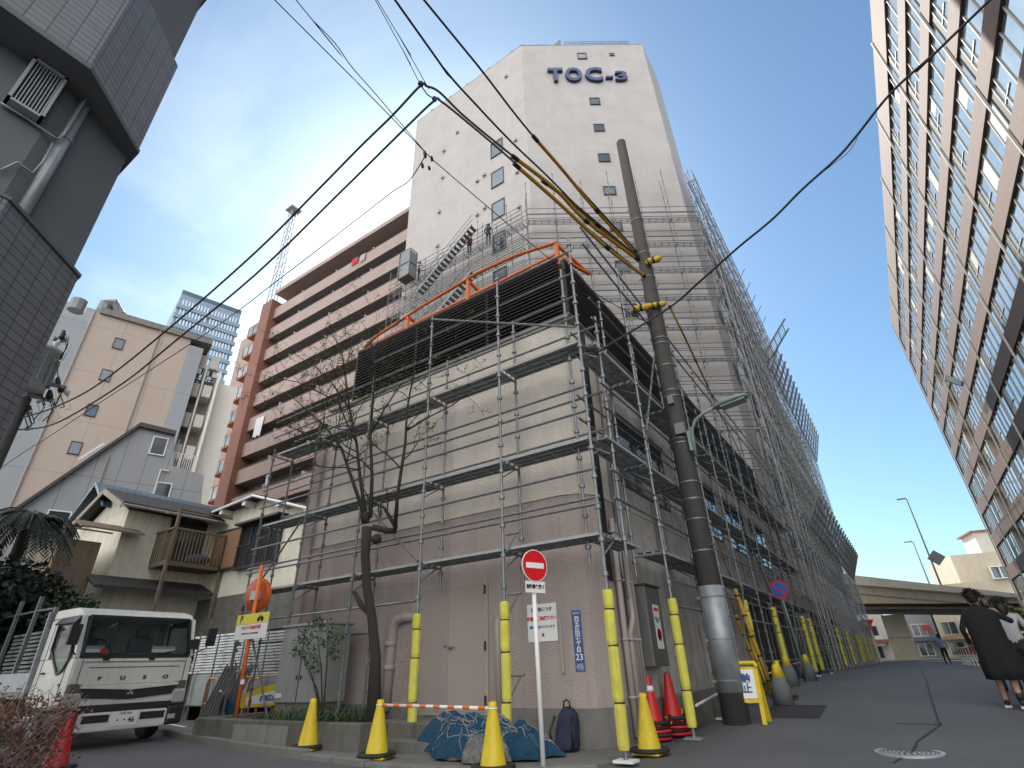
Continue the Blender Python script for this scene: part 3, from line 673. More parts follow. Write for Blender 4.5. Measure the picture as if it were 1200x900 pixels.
# --- generic multi-lift scaffold on a high wall
def tall(root, o, d, n, s0, s1, bay, e0, e1, z0, z1, lifts, cap=100, ends=True, zvar=1.0, railset=(.5, .95), deck_every=1, lean=False):
    sm_ = M['steel_skylit'] if lean else M['steel']
    P = Parts(root, cap); cnt = int(round((s1-s0)/bay)); ss = [s0+(s1-s0)*i/cnt for i in range(cnt+1)]
    for i, s in enumerate(ss):
        for e, dz in ((e1, 0), (e0, -.5)):
            p = o+d*s+n*e; g = z0(p) if callable(z0) else z0
            zt_ = z1+random.uniform(-zvar, zvar*.4)+dz
            P.add('standard', sm_, p+Z*((g+z1)/2), lambda b, p=p, g=g, zt_=zt_: standard(b, p.x, p.y, g+.05, zt_, .0243, .95, 5))
        for z in lifts: transom(P, o+d*s+n*e1, o+d*s+n*e0, z-.05)
    for i in range(cnt):
        for z in lifts[::deck_every]:
            c = o+d*((ss[i]+ss[i+1])/2)+n*((e0+e1)/2)+Z*z
            P.add('plank', M['deck'], c, lambda b, c=c, L=abs(ss[i+1]-ss[i])-.06: plank_open(b, c, d, n, L, abs(e1-e0)*.86))
    for z in lifts:
        rails(P, o+d*s0+n*e1, o+d*s1+n*e1, [z+q for q in railset], mt=sm_); rails(P, o+d*s0+n*e0, o+d*s1+n*e0, [z+q for q in railset[1:]]+[z+.08], mt=sm_)
        if not lean: rails(P, o+d*s0+n*e1, o+d*s1+n*e1, [z-.06, z+.1], mt=sm_)
    return P
lt = [26.3-2.13*i for i in range(9)]
sC = thing('scaffold', 'steel scaffold rising up the angled tower face under the blue roof sign', 'scaffold', (A+dch*-5).to_tuple(), None)
P = tall(sC, A, dch, nch, -10.9, .3, 1.87, .45, .95, 8.4, 30.6, lt); P.flush()
sD = thing('scaffold', 'steel scaffold with a long stair flight on the left tower face beside the brown apartments', 'scaffold', (-18, 21, 0), None)
P = tall(sD, FL, ex, ey, -24.9, -12.7, 1.22, .45, 1.0, 8.4, 29.0, lt[0:8], zvar=1.6, railset=(.35, .75, 1.15, 1.55))
st0, st1 = at_y(488, 342, 20.45), at_y(553, 263, 20.45)
def flight(b, p, q):
    n = 17; d = q-p
    for sdy in (0, .55): b.bar(p+V(0, sdy, 0), q+V(0, sdy, 0), .04, .14)
    for i in range(n): c = p+d*((i+.5)/n)+V(0, .275, 0); b.obox(c, V(.12, 0, 0), V(0, .27, 0), Z*.02)
dst = st1-st0
for i in range(3):
    a = st0+V(0, 0, -4.1*i+0.0); c = st1+V(0, 0, -4.1*i)
    P.add('stair_flight', M['steel_dk'], a, lambda b, a=a, c=c: flight(b, a, c))
    P.add('handrail', M['steel'], a, lambda b, a=a, c=c: (b.tube([a+Z*.9, c+Z*.9], .02, 5), b.tube([a+Z*.45, c+Z*.45], .02, 5)))
P.flush()
sE = thing('scaffold', 'towering scaffold on the street side of the tower with rows of slanted catch fans', 'scaffold', (-3.3, 50, 0), None)
lt2 = [31.2-2.13*i for i in range(15)]
P = tall(sE, V(-3.9, 0, 0), V(0, 1, 0), V(1, 0, 0), 28.9, 58.0, 1.82, .42, .9, lambda p: gz(-3, p.y) if p.x > -3.3 else gz(-3.6, p.y), 32.6, lt2, zvar=.8, deck_every=3, railset=(.5, 1.0), lean=True)
P.flush(); P2_ = tall(sE, V(-3.9, 0, 0), V(0, 1, 0), V(1, 0, 0), 59.8, 72.6, 1.82, .42, .9, lambda p: gz(-3, p.y) if p.x > -3.3 else gz(-3.6, p.y), 23.6, [z for z in lt2 if z < 23], zvar=.8, deck_every=3, railset=(.5, 1.0), lean=True); P2_.flush()
for i in (3, 6, 10, 11, 14, 17, 21): sleeve(P, -3.0, 28.9+1.82*i, gz(-3, 30)+.15, gz(-3, 30)+1.9)
def fan(b, y, x0, z0, x1, z1, L=1.76):
    p, q = V(x0, y, z0), V(x1, y, z1)
    for i in range(2): b.bar(p+V(0, L*i, 0), p.lerp(q, 1.15)+V(0, L*i, 0), .12, .12)
    for i in range(5): u = (i+.4)/4.4; r = p.lerp(q, u); b.bar(r, r+V(0, L, 0), .05, .05)
    for i in range(1, 4): b.bar(p+V(0, L*i/4, 0), q+V(0, L*i/4, 0), .03, .03)
for i in range(16): P.add('catch_fan', M['steel_dk'], (-2, 44+1.8*i, 24), lambda b, i=i: fan(b, 44+1.8*i, -3.0, 22.3, -2.0, 24.1+.08*i))
for i in range(18): P.add('catch_fan', M['steel_dk'], (-2, 36+1.8*i, 10), lambda b, i=i: fan(b, 36+1.8*i, -3.0, 7.9, -2.0, 9.6+.03*i))
P.add('catch_fan', M['steel_dk'], (-2, 42, 25), lambda b: fan(b, 42.2, -3.0, 23.0, -.98, 25.3))
for i in range(5): P.add('side_outrigger', M['steel'], (-2.6, 34+i*1.8, 24), lambda b, i=i: b.tube([(-3.0, 33+i*1.8, 23.6), (-1.9, 33.3+i*1.8, 25.4)], .025, 5))
for i in range(7): P.add('brace', M['steel'], (-3, 30+i*6, 12), lambda b, i=i: b.tube([(-2.95, 30+i*6, 4+(i % 3)*8), (-2.95, 33.6+i*6, 12+(i % 3)*8)], .0215, 5))
# white mesh sheets hung behind the frames
for (y, z) in ((30, 20), (31.8, 18), (30, 15.8), (33.6, 13.6), (35.4, 11.5), (31.8, 11.5), (37.2, 16), (39, 9.4)):
    P.add('white_sheet', M['white'], (-3.5, y, z), lambda b, y=y, z=z: b.box(-3.64, -3.62, y, y+1.6, z, z+1.5))
P.flush()

# ================================================================== ORANGE ROOF FRAME
of = thing('roof_guard_frame', 'orange pipe guard frame standing round the roof edge above the dark louvres', 'guard frame', (-7, 9, 9.2))
zr = 9.42
b = MB(); b.tube([(-10.6, 8.3, zr), (-4.1, 8.3, zr+.1), (-4.1, 26, zr)], .042, 8); b.build('lower_pipe', M['orange'], of)
up_ = [V(-10.6, 8.25, zr), V(-10.1, 8.25, 9.62), V(-8.4, 8.25, 9.88), V(-6.4, 8.25, 10.08), V(-5.2, 8.25, 10.02), V(-4.08, 8.25, 9.80)]
b = MB(); b.tube(up_, .042, 8); b.build('upper_pipe', M['orange'], of)
for (x, z) in ((-8.9, 9.80), (-6.75, 10.03), (-4.1, 9.8)):
    b = MB(); b.bar((x, 8.27, 8.95), (x, 8.27, z), .08, .08); b.obox((x, 8.27, 9.2), (.13, 0, 0), (0, .03, 0), (0, 0, .08)); b.build('frame_post', M['orange'], of)
    b = MB(); b.bar((x, 8.3, z-.03), (x+.3, 9.3, zr), .07, .06); b.bar((x, 8.3, zr), (x+.3, 9.3, zr), .07, .06); b.build('cross_tie', M['orange'], of)
for i in range(11):
    y = 9.2+i*1.6
    b = MB(); b.bar((-4.08, y, 8.9), (-4.08, y, zr), .07, .07); b.obox((-4.15, y, 9.3), (.2, 0, 0), (0, .10, 0), (0, 0, .04)); b.bar((-4.1, y, zr), (-4.7, y, zr-.15), .07, .06); b.build('cross_tie', M['orange'], of)
# ================================================================== BRICK OFFICE BLOCK ON THE RIGHT
M['brick'] = tile_mat('brown_brick', (.15, .084, .066), (.115, .062, .05), (.11, .072, .06), .23, .075, .009, .5, .7, .35, .5)
M['fin'] = mat('white_fin', (.50, .485, .45), .45, 0, .2, 3)
M['soffit'] = mat('soffit_dark', (.055, .056, .058), .7, 0, .3, 3)
def glassr(nm, c1, c2):
    return mat(nm, c1, .06, .75, 1.0, .35, 0, 1, 0, c2)
M['glass_r'] = glassr('office_glass', (.42, .48, .52), (.24, .30, .35))
M['blind'] = mat('window_blind', (.42, .42, .40), .7, 0, .3, 2)
BX, RZ = 9.0, 34.35
rb = thing('office_block', 'brown brick office block with window bands and thin white ribs right of the street', 'building', (12, 36, 0))
Y0, Y1 = 3.3, 65.4
b = MB(); b.box(BX+.62, BX+16, Y0, Y1-.02, .0, RZ-.1); b.build('core', M['soffit'], rb)
pitch = 2.83; tops = [30.12-pitch*i for i in range(11)]
b = MB(); b.box(BX, BX+.6, Y0, Y1, 32.0, RZ); b.build('parapet_band', M['brick'], rb)
for z in tops[:10]:
    b = MB(); b.box(BX, BX+.6, Y0, Y1, z-1.03, z); b.build('brick_band', M['brick'], rb)
b = MB(); b.box(BX, BX+.6, Y0, Y1, -.2, .9); b.build('brick_band', M['brick'], rb)
b = MB(); b.box(BX-.002, BX+.61, Y1-.35, Y1+.003, 0, RZ+.02); b.build('corner_pier', M['brick'], rb)
ribs = [22.0-6.25*i for i in (3, 2, 1)] + [22.0+6.24*i for i in range(0, 8)]
for y in ribs:
    b = MB(); b.box(BX-.09, BX-.002, y-.028, y+.028, 0, RZ+.05); b.build('vertical_rib', M['fin'], rb)
wins = [(30.12, 31.98)] + [(tops[i+1], tops[i]-1.03) for i in range(10)]
P = Parts(rb, 100)
for fi, (z0, z1) in enumerate(wins):
    for bi, y in enumerate(ribs):
        ya, yb = y+.05, y+6.19
        if yb > Y1: yb = Y1-.36
        if yb-ya < 1: continue
        balcony = (bi == 8 and fi >= 3) or (bi == 7 and fi >= 5 and fi % 2 == 0)
        c = V(BX, (ya+yb)/2, z0)
        def wnd(b, ya=ya, yb=yb, z0=z0, z1=z1, balcony=balcony):
            # dark panel beside each rib, mullions with projecting white fins, casement near the end
            n = 6; st = (yb-ya)/n
            for i in range(1, n+1):
                if balcony and i < 4: continue
                yy = ya+i*st-(.0 if i < n else .55*st)
                b.box(BX+.08, BX+.125, yy-.018, yy+.018, z0, z1)
            b.box(BX+.07, BX+.125, ya, yb, z0, z0+.05)
            b.box(BX+.09, BX+.125, ya+4.4*st, ya+5.4*st, z0+(z1-z0)*.38, z0+(z1-z0)*.38+.05)
        P.add('window_frame', M['fin'], c, wnd)
        def gl(b, ya=ya, yb=yb, z0=z0, z1=z1, balcony=balcony):
            y2 = ya+(yb-ya)*.5 if balcony else ya
            b.box(BX+.13, BX+.17, y2, yb-.5, z0, z1)
        P.add('window_glass', M['glass_r'], c, gl)
        P.add('dark_panel', M['soffit'], c, lambda b, yb=yb, z0=z0, z1=z1: b.box(BX+.10, BX+.17, yb-.5, yb, z0, z1))
        for q_ in range(random.choice([0, 0, 1, 1, 2])):
            st_ = (yb-ya)/6; k_ = random.randint(3 if balcony else 0, 4); zt3 = z1-random.choice([.35, .7, 1.0, 1.5])
            P.add('window_blind', M['blind'], c, lambda b, y_=ya+st_*k_+.02, w_=st_-.04, zt3=max(zt3, z0+.05), z1=z1: b.box(BX+.1262, BX+.1292, y_, y_+w_, zt3, z1))
        if balcony:
            ym = ya+(yb-ya)*.5
            P.add('balcony', mat('balcony_beige_%d_%d' % (bi, fi), (.42, .38, .30), .8, 0, .2, 3) if False else M['wall_up'], c, lambda b, ya=ya, ym=ym, z0=z0, z1=z1: (b.box(BX+.59, BX+.61, ya+.1, ym, z0, z1), b.box(BX+.05, BX+.58, ym-.05, ym+.05, z0, z1), b.box(BX+.05, BX+.58, ya+.1, ym, z1-.05, z1-.01)))
P.flush()
b = MB()
for y in range(8, 64, 5): b.lathe([(.05, 0), (.05, .12)], (BX+.2, y+.4, 30.2), 6)
b.build('drain_spout', M['steel'], rb)
# open awning window with white frame
b = MB(); o_ = V(BX-.02, 47.6, 18.85)
for (p, q) in ((V(0, 0, 0), V(0, 1.1, 0)), (V(-.75, 0, .8), V(-.75, 1.1, .8)), (V(0, 0, 0), V(-.75, 0, .8)), (V(0, 1.1, 0), V(-.75, 1.1, .8))): b.bar(o_+p, o_+q, .07, .05)
w = b.build('open_casement', M['fin'], rb)
b = MB(); b.slab([o_, o_+V(0, 1.1, 0), o_+V(-.75, 1.1, .8), o_+V(-.75, 0, .8)], (.01, 0, .01)); b.build('pane', M['glass_r'], w)

# ================================================================== RAISED ROAD ACROSS THE END OF THE STREET
M['ov_conc'] = mat('viaduct_concrete', (.50, .47, .42), .9, 0, .35, .5, .2, 20, .35)
M['ov_steel'] = mat('viaduct_beam', (.42, .36, .27), .7, 0, .3, 1.2, 0, 1, .4)
ov = thing('viaduct', 'concrete viaduct crossing the far end of the street on a tan pier', 'bridge', (2, 80, 0))
YO = 76
def zt_(x): return 9.35-(x+4)*.245
xo_ = [-40, -4, 0, 4, 8, 12, 18, 30]
def strip(y0, y1, dz0, dz1, nm, mt):
    b = MB()
    for i in range(len(xo_)-1):
        a, c = xo_[i], xo_[i+1]; za, zc = zt_(max(a, -12)), zt_(min(c, 14)); za = zt_(min(max(a, -12), 14)); zc = zt_(min(max(c, -12), 14))
        b.add([(a,y0,za-dz0),(c,y0,zc-dz0),(c,y1,zc-dz0),(a,y1,za-dz0),(a,y0,za-dz1),(c,y0,zc-dz1),(c,y1,zc-dz1),(a,y1,za-dz1)], [(0,1,2,3),(7,6,5,4),(4,5,1,0),(5,6,2,1),(6,7,3,2),(7,4,0,3)])
    return b.build(nm, mt, ov)
def strip2(y0, y1, f0, f1, nm, mt):
    b = MB()
    for i in range(len(xo_)-1):
        a, c = xo_[i], xo_[i+1]
        b.add([(a,y0,f1(a)),(c,y0,f1(c)),(c,y1,f1(c)),(a,y1,f1(a)),(a,y0,f0(a)),(c,y0,f0(c)),(c,y1,f0(c)),(a,y1,f0(a))], [(0,1,2,3),(7,6,5,4),(4,5,1,0),(5,6,2,1),(6,7,3,2),(7,4,0,3)])
    return b.build(nm, mt, ov)
cl = lambda x: min(max(x, -12), 16)
ztop = lambda x: 9.45-(cl(x)+4)*.24
zpar = lambda x: 8.35-(cl(x)+4)*.19
zbeam = lambda x: 6.25-(cl(x)+4)*.08
strip2(YO, YO+.3, zpar, ztop, 'parapet', M['ov_conc'])
strip2(YO+.3, YO+13, lambda x: zpar(x)-.1, lambda x: zpar(x)+.25, 'deck', M['ov_conc'])
strip2(YO+.5, YO+.75, zbeam, lambda x: zpar(x)-.11, 'girder', M['ov_steel'])
strip2(YO+.38, YO+.48, lambda x: zpar(x)-1.0, lambda x: zpar(x)-.9, 'cable_tray', M['steel'])
for yy in (3, 6, 9, 12): strip2(YO+yy, YO+yy+.3, lambda x: zbeam(x)-.5, lambda x: zpar(x)-.11, 'girder', M['ov_steel'])
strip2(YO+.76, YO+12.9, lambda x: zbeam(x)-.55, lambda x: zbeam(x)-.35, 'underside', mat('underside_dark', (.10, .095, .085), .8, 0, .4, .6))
b = MB(); b.box(-1.95, .35, YO+4, YO+7, -.5, 5.0); b.build('pier', mat('pier_concrete', (.50, .45, .36), .85, 0, .35, .7, .1, 20, .35), ov)
b = MB(); b.box(-1.97, .37, YO+3.98, YO+7.02, 2.55, 2.6); b.build('pier_joint', M['conc_dark'], ov)
# road lamps on the viaduct
def road_lamp(lbl, x, y, z0, z1):
    t = thing('road_lamp', lbl, 'street lamp', (x, y, z0)); b = MB(); b.tube([(x, y, z0), (x, y, z1-.1), (x-.15, y, z1)], [.11, .06, .05], 8); b.build('post', M['steel_dk'], t)
    b = MB(); b.obox((x-.5, y, z1+.02), (.45, 0, 0), (0, .12, 0), (0, 0, .06)); b.build('lamp_head', M['steel_dk'], t); return t
t = road_lamp('taller thin road lamp on the viaduct carrying a square sign seen from behind', 4.6, YO+.2, 7.3, 17.0)
b = MB(); b.obox((5.15, YO+.2, 10.2), V(.42, 0, .42), V(0, .03, 0), V(-.42, 0, .42)); b.build('sign_back', M['steel_dk'], t)
road_lamp('shorter more distant thin road lamp on the viaduct, left of the one with a sign', 4.1, YO+10, 7.4, 13.6)
# buildings beyond
def simple_block(nm, lbl, p0, d, n, w, dep, z0, z1, mt, cat='building'):
    t = thing(nm, lbl, cat, tuple(p0)); b = MB(); d, n = Vector(d).normalized(), Vector(n).normalized()
    c = Vector(p0)+d*(w/2)-n*(dep/2); b.obox(c+Z*((z0+z1)/2), d*(w/2), n*(dep/2), Z*((z1-z0)/2)); b.build('wall', mt, t); return t
M['cream'] = mat('cream_wall', (.52, .46, .36), .85, 0, .25, .8, .1, 10, .3)
M['cream2'] = mat('pale_wall', (.56, .53, .48), .85, 0, .25, .8, 0, 1, .25)
d = V(math.cos(R(12)), math.sin(R(12)), 0); n = V(d.y, -d.x, 0); yb_ = 104
p0 = at_y(1113, 651, yb_); 
t = simple_block('apartment_house', 'cream apartment house above the right end of the viaduct with a red edged rooftop room', (p0.x, p0.y, 0), d, n, 22, 12, -1, p0.z, M['cream'])
o_ = V(p0.x, p0.y, 0)
for (s, z) in ((4.0, -3.6), (8.2, -3.0), (12.6, -2.2), (4.2, -7.4), (8.4, -7.0)):
    win(t, o_, d, n, s, s+2.0, p0.z+z, p0.z+z+1.5, .1, 2, 'glass', M['white'], .5)
b = MB(); onface(o_, d, n, 4.5, 16, p0.z, p0.z+3.2, -7, -1.5, b); rr = b.build('rooftop_room', M['cream2'], t)
b = MB(); onface(o_, d, n, 4.0, 16.5, p0.z+3.2, p0.z+3.42, -7.3, -1.2, b); b.build('roof_edge', mat('roof_edge_red', (.26, .10, .09), .7), rr)
b = MB(); onface(o_, d, n, 11, 15, p0.z+3.5, p0.z+5.6, -6, -2.5, b); b.build('water_tank', M['cream2'], rr)
b = MB(); q = o_+d*11.5-n*3+Z*(p0.z+3.5); b.tube([q, q+Z*8], .07, 5); b.tube([q+Z*5+d*-1.2, q+Z*5+d*1.2], .04, 4); b.tube([q+d*1.4, q+d*1.4+Z*5.5], .06, 5); b.tube([q+d*1.4+Z*4.2+d*-1, q+d*1.4+Z*4.2+d*1], .04, 4); b.build('antenna', M['steel_dk'], rr)
# low shops under and beyond the viaduct
sh = [('shop_building', 'white shop front with red and blue road signs beyond the left side of the pier', -12.0, -2.2, 96, 9.5, M['cream2']),
      ('shop_building', 'narrow grey shop house just right of the viaduct pier', .3, 3.4, 97, 9, M['plate']),
      ('shop_building', 'cream shop building with shuttered window behind the walker in blue', 3.6, 11, 95, 9, M['cream'])]
for i, (nm, lb, x0, x1, y, h, mt) in enumerate(sh):
    t = simple_block(nm, lb, (x0, y, 0), (1, 0, 0), (0, -1, 0), x1-x0, 8, -1, h, mt)
    o_ = V(0, y, 0)
    for kx in range(int((x1-x0)/2.2)):
        for z in (.6, 3.0): win(t, o_, ex, ey, x0+.5+kx*2.2, x0+2.0+kx*2.2, z, z+1.4, .08, 2, 'glass_dk', [M['frame_dk'], M['white'], M['fin']][(i+kx) % 3])
    b = MB(); onface(o_, ex, ey, x0+.2, x1-.2, 2.35, 2.75, .0, .7, b); b.build('awning', [mat('awning_red', (.26, .10, .08), .7), mat('awning_slate', (.10, .13, .20), .7), mat('awning_tan', (.34, .24, .14), .7)][i], t)
b = MB(); b.box(4.4, 4.6, 94.7, 94.9, 0, 0)
for (lbl, px_, py_, mt_) in (('round blue mandatory sign on the white post under the viaduct', 1012, 731, 'blue_sign'), ('red triangular give way sign beside the blue one under the viaduct', 1019, 731, 'red'), ('round no parking sign below the blue one under the viaduct', 1015, 737, 'blue_sign')):
    q = at_y(px_, py_, 70); t = thing('road_sign', lbl, 'sign', tuple(q)); b = MB()
    if mt_ == 'red': b.slab([q+V(-.45, 0, .4), q+V(.45, 0, .4), q+V(0, 0, -.4)], (0, .03, 0))
    else: b.lathe([(.42, 0), (.42, .03)], q, 18, (0, -1, 0))
    b.build('disc', M[mt_], t)
    if 'parking' in lbl:
        b = MB(); b.lathe([(.44, 0), (.44, .035), (.33, .035), (.33, 0)], q-V(0, .02, 0), 18, (0, -1, 0)); b.build('ring', M['red'], t)
    elif mt_ == 'blue_sign':
        b = MB(); b.bar(q+V(-.2, -.04, .0), q+V(.2, -.04, .0), .02, .1); b.build('arrow', M['white'], t)
q0 = at_y(1020, 737, 70.2); t = thing('sign_post', 'slim white sign post standing at the left of the viaduct pier', 'post', (q0.x, 70.2, .2)); b = MB(); b.tube([(q0.x, 70.2, .1), (q0.x, 70.2, q0.z+.8)], .06, 8); b.lathe([(.12, 0), (.1, .05)], (q0.x, 70.2, .25), 10); b.build('post', M['white'], t)

for (lbl, x, z, w_, h_, col, yy) in (('small red shop board under the viaduct right of the pier', 2.4, 3.9, .9, .7, (.45, .06, .05), 96.6), ('tall cream shop board right of the walker in blue', 6.2, 4.0, .7, 2.0, (.6, .52, .38), 94.4), ('orange shop board low behind the guard rail', 7.6, 1.7, 1.4, .8, (.6, .25, .08), 94.4), ('round red rimmed board beside the cream shop board', 7.4, 3.9, .9, .9, (.5, .08, .08), 94.3), ('white shop board left of the viaduct pier', -3.4, 2.6, 1.0, 1.3, (.65, .64, .6), 95.6)):
    t = thing('shop_board', lbl, 'board', (x, yy, z)); b = MB()
    if 'round' in lbl: b.lathe([(w_/2, 0), (w_/2, .08)], (x, yy, z), 18, (0, -1, 0))
    else: b.box(x-w_/2, x+w_/2, yy-.08, yy, z-h_/2, z+h_/2)
    b.build('panel', mat('board_%d' % int(x*10), col, .6, 0, .3, 3), t)
    b = MB(); b.tube([(x, yy+.1, -.2), (x, yy+.1, z+h_/2)], .06, 6); b.build('stand', M['plate'], t)
# ================================================================== DARK TILED BUILDING AT THE UPPER LEFT
M['tile'] = tile_mat('grey_wall_tile', (.23, .235, .25), (.195, .20, .215), (.075, .078, .085), .236, .105, .007, .0, .45, .3, .5)
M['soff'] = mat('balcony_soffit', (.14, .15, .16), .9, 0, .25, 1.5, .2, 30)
P1 = V(-7.0, .28, 0); P2 = V(-7.9, 1.28, 0)
tb = thing('tiled_building', 'dark grey tiled building with stepped balcony bands rising close by at the upper left', 'building', (-9, -2, 0))
outer = [(-7.0, -14), (P1.x, P1.y), (P2.x, P2.y), (-15, 1.28), (-15, -14)]
core = [(-7.7, -13.6), (-7.55, .24), (-8.1, 1.222), (-14.5, 1.222), (-14.5, -13.6)]
b = MB(); b.prism(outer, -.2, 5.95); b.build('tile_band', M['tile'], tb)
b = MB(); b.prism(outer, 8.58, 10.88); b.build('tile_band', M['tile'], tb)
b = MB(); b.prism(outer, 13.45, 15.6); b.build('tile_band', M['tile'], tb)
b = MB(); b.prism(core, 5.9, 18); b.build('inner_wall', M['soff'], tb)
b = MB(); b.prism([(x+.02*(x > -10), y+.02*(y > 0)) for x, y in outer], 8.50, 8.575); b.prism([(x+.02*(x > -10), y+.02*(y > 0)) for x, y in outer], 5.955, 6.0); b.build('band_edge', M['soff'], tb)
q = [at_x(*p, -7.45) for p in ((38, 70), (77, 97), (48, 143), (2, 116))]
ya, yb2 = q[0].y, q[1].y; za, zb2 = (q[2].z+q[3].z)/2, (q[0].z+q[1].z)/2
b = MB()
for (y0, y1, z0, z1) in ((ya, yb2, zb2-.04, zb2), (ya, yb2, za, za+.04), (ya, ya+.035, za, zb2), (yb2-.035, yb2, za, zb2)): b.box(-7.56, -7.36, y0, y1, z0, z1)
w = b.build('vent_frame', mat('vent_paint', (.36, .36, .35), .6, 0, .3, 6), tb)
b = MB(); n_ = 11
for i in range(n_): y = ya+(yb2-ya)*(i+.7)/(n_+.4); b.obox((-7.43, y, (za+zb2)/2), (.05, .012, 0), (0, .006, 0), (0, 0, (zb2-za)/2-.04))
b.build('vent_blades', M['plate'], w)
b = MB(); b.tube([at_x(0, 120, -7.5), at_x(30, 138, -7.5), at_x(62, 160, -7.5), at_x(68, 163, -7.5), at_x(74, 158, -7.5), at_x(101, 116, -7.5)], .018, 6); b.build('conduit', M['plate'], tb, True)
b = MB(); b.tube([at_x(0, 200, -7.5), at_x(20, 190, -7.5), at_x(38, 203, -7.5), at_x(50, 190, -7.5), at_x(62, 168, -7.5)], .016, 6); b.build('conduit', M['plate'], tb, True)
pp = at_plane(88, 200, (-8.0, .2, 0), V(.78, .62, 0).normalized()); b = MB(); b.tube([(-7.62, .47, 5.9), (-7.62, .47, 8.55)], .07, 10); b.tube([(-7.62, .47, 7.7), (-7.62, .47, 7.75)], .085, 10); b.build('drainpipe', M['plate'], tb, True)

# ================================================================== BEIGE BLOCK, GREY PANEL HOUSE
M['beige'] = joint_mat('beige_panels', (.50, .405, .34), 3.9, 2.0, .85, 2.55, .15, 12, .62, .016, .15)
M['beige_g'] = joint_mat('grey_panels', (.34, .36, .38), 3.9, 2.0, .8, 0, .1, 12, .62, .016, .15)
def frame_at(az, P): dd = vdir(az); nn = V(dd.y, -dd.x, 0); return dd, nn, V(*P)
def S(px, py, F_):
    q = at_plane(px, py, F_[2], F_[1]); return (q-F_[2]).dot(F_[0]), q.z
F1 = frame_at(17, (-43, 16, 0)); dd, nn, oo = F1
s0, z0 = S(109, 367, F1); s1, z1 = S(225, 397, F1); sg, zg = S(206, 455, F1)
bb = thing('beige_block', 'tall beige panelled block with grey stripes and tiny windows beyond the old houses', 'building', tuple(oo))
b = MB(); onface(oo, dd, nn, s0, sg, -.5, (z0+z1)/2, -14, 0, b); b.build('wall', M['beige'], bb)
b = MB(); onface(oo, dd, nn, s0-4.2, s0-.003, -.5, (z0+z1)/2-1.0, -14, .0, b); b.build('grey_wall', M['beige_g'], bb)
b = MB(); onface(oo, dd, nn, sg+.003, sg+1.1, -.5, (z0+z1)/2-.5, -12, .0, b); b.build('grey_wall', M['beige_g'], bb)
b = MB(); onface(oo, dd, nn, s0-5.2, s0+.6, (z0+z1)/2-.9, (z0+z1)/2+2.5, -14, -4, b); b.build('roof_plant', M['beige_g'], bb)
b = MB(); q = at_r(122, 362, 47); b.tube([q+V(0, 0, -.9), q+V(0, 0, .4), q+dd*.5+V(0, 0, .7), q+dd*1.1-Z*.1], [.5, .5, .5, .45], 8); b.tube([q-dd*1.6+Z*-.9, q-dd*1.6+Z*.1], .55, 10); b.build('roof_duct', M['steel_dk'], bb)
b = MB(); onface(oo, dd, nn, s0+.4, sg+1.6, (z0+z1)/2+.003, (z0+z1)/2+.5, -13, .25, b); b.build('roof_edge', M['concrete'], bb)
for (px, py) in ((139, 403), (124, 440), (107, 481), (88, 525)):
    s, z = S(px, py, F1); win(bb, oo, dd, nn, s-.28, s+.28, z-.42, z+.42, .06, 1, 'glass', M['frame_dk'], .06)
for (px, py) in ((92, 409), (170, 440)):
    s, z = S(px, py, F1); b = MB(); b.tube([oo+dd*s+nn*.12, oo+dd*s+nn*.12+Z*((z0+z1)/2)], .07, 6); b.build('drainpipe', M['pipe'], bb)
# its balcony side: recessed bays with beige parapets and one return wall with sunlight put into its pale colour
M['balc'] = mat('balcony_beige', (.42, .37, .32), .85, 0, .25, 1, 0, 1, .3)
s2, _ = S(252, 470, F1); s3, zz3 = S(262, 440, F1)
bc = thing('balcony_block', 'narrow beige balcony house with one side wall coloured bright as if sunlit between beige block and brown apartments', 'building', tuple(oo+dd*(sg+1.597)))
b = MB(); onface(oo, dd, nn, sg+0.920, sg+3.397, -.5, 24.0, -13, -1.9, b); b.build('wall', M['balc'], bc)
for i in range(9):
    z = 2.6+i*2.75
    b = MB(); onface(oo, dd, nn, sg+0.931, sg+1.633, z-.12, z+1.15, -.75, -.62, b); onface(oo, dd, nn, sg+0.931, sg+1.633, z-.12, z, -1.88, -.62, b); b.build('balcony', M['balc'], bc)
    b = MB(); onface(oo, dd, nn, sg+1.921, sg+2.533, z-.12, z+1.05, -.45, -.35, b); onface(oo, dd, nn, sg+1.921, sg+2.533, z-.12, z, -1.88, -.35, b); b.build('balcony', M['cream2'], bc)
    win(bc, oo-nn*1.89, dd, nn, sg+1.057, sg+1.561, z+.1, z+2.0, .05, 2, 'glass_dk', M['frame_dk'], .03)
b = MB(); onface(oo, dd, nn, sg+1.687, sg+1.813, -.5, 24.6, -1.88, -.3, b); b.build('fin_wall', M['cream2'], bc)
b = MB(); onface(oo, dd, nn, sg+2.713, sg+2.857, -.5, 24.2, -1.88, .2, b); onface(oo, dd, nn, sg+2.929, sg+4.5, -.5, 23.8, -11, -1.2, b); b.build('fin_wall', mat('wall_painted_sunlit', (.82, .79, .73), .8, 0, .15, 1, 0, 1, .15), bc)
b = MB()
for i in range(3): b.prism([tuple((oo+dd*(sg+1.093+i*.6)-nn*.6).xy), tuple((oo+dd*(sg+1.453+i*.6)-nn*.6).xy), tuple((oo+dd*(sg+1.273+i*.6)-nn*2.2).xy)], 23.9, [24.4, 24.4, 25.4])
b.build('roof_gable', M['cream2'], bc)

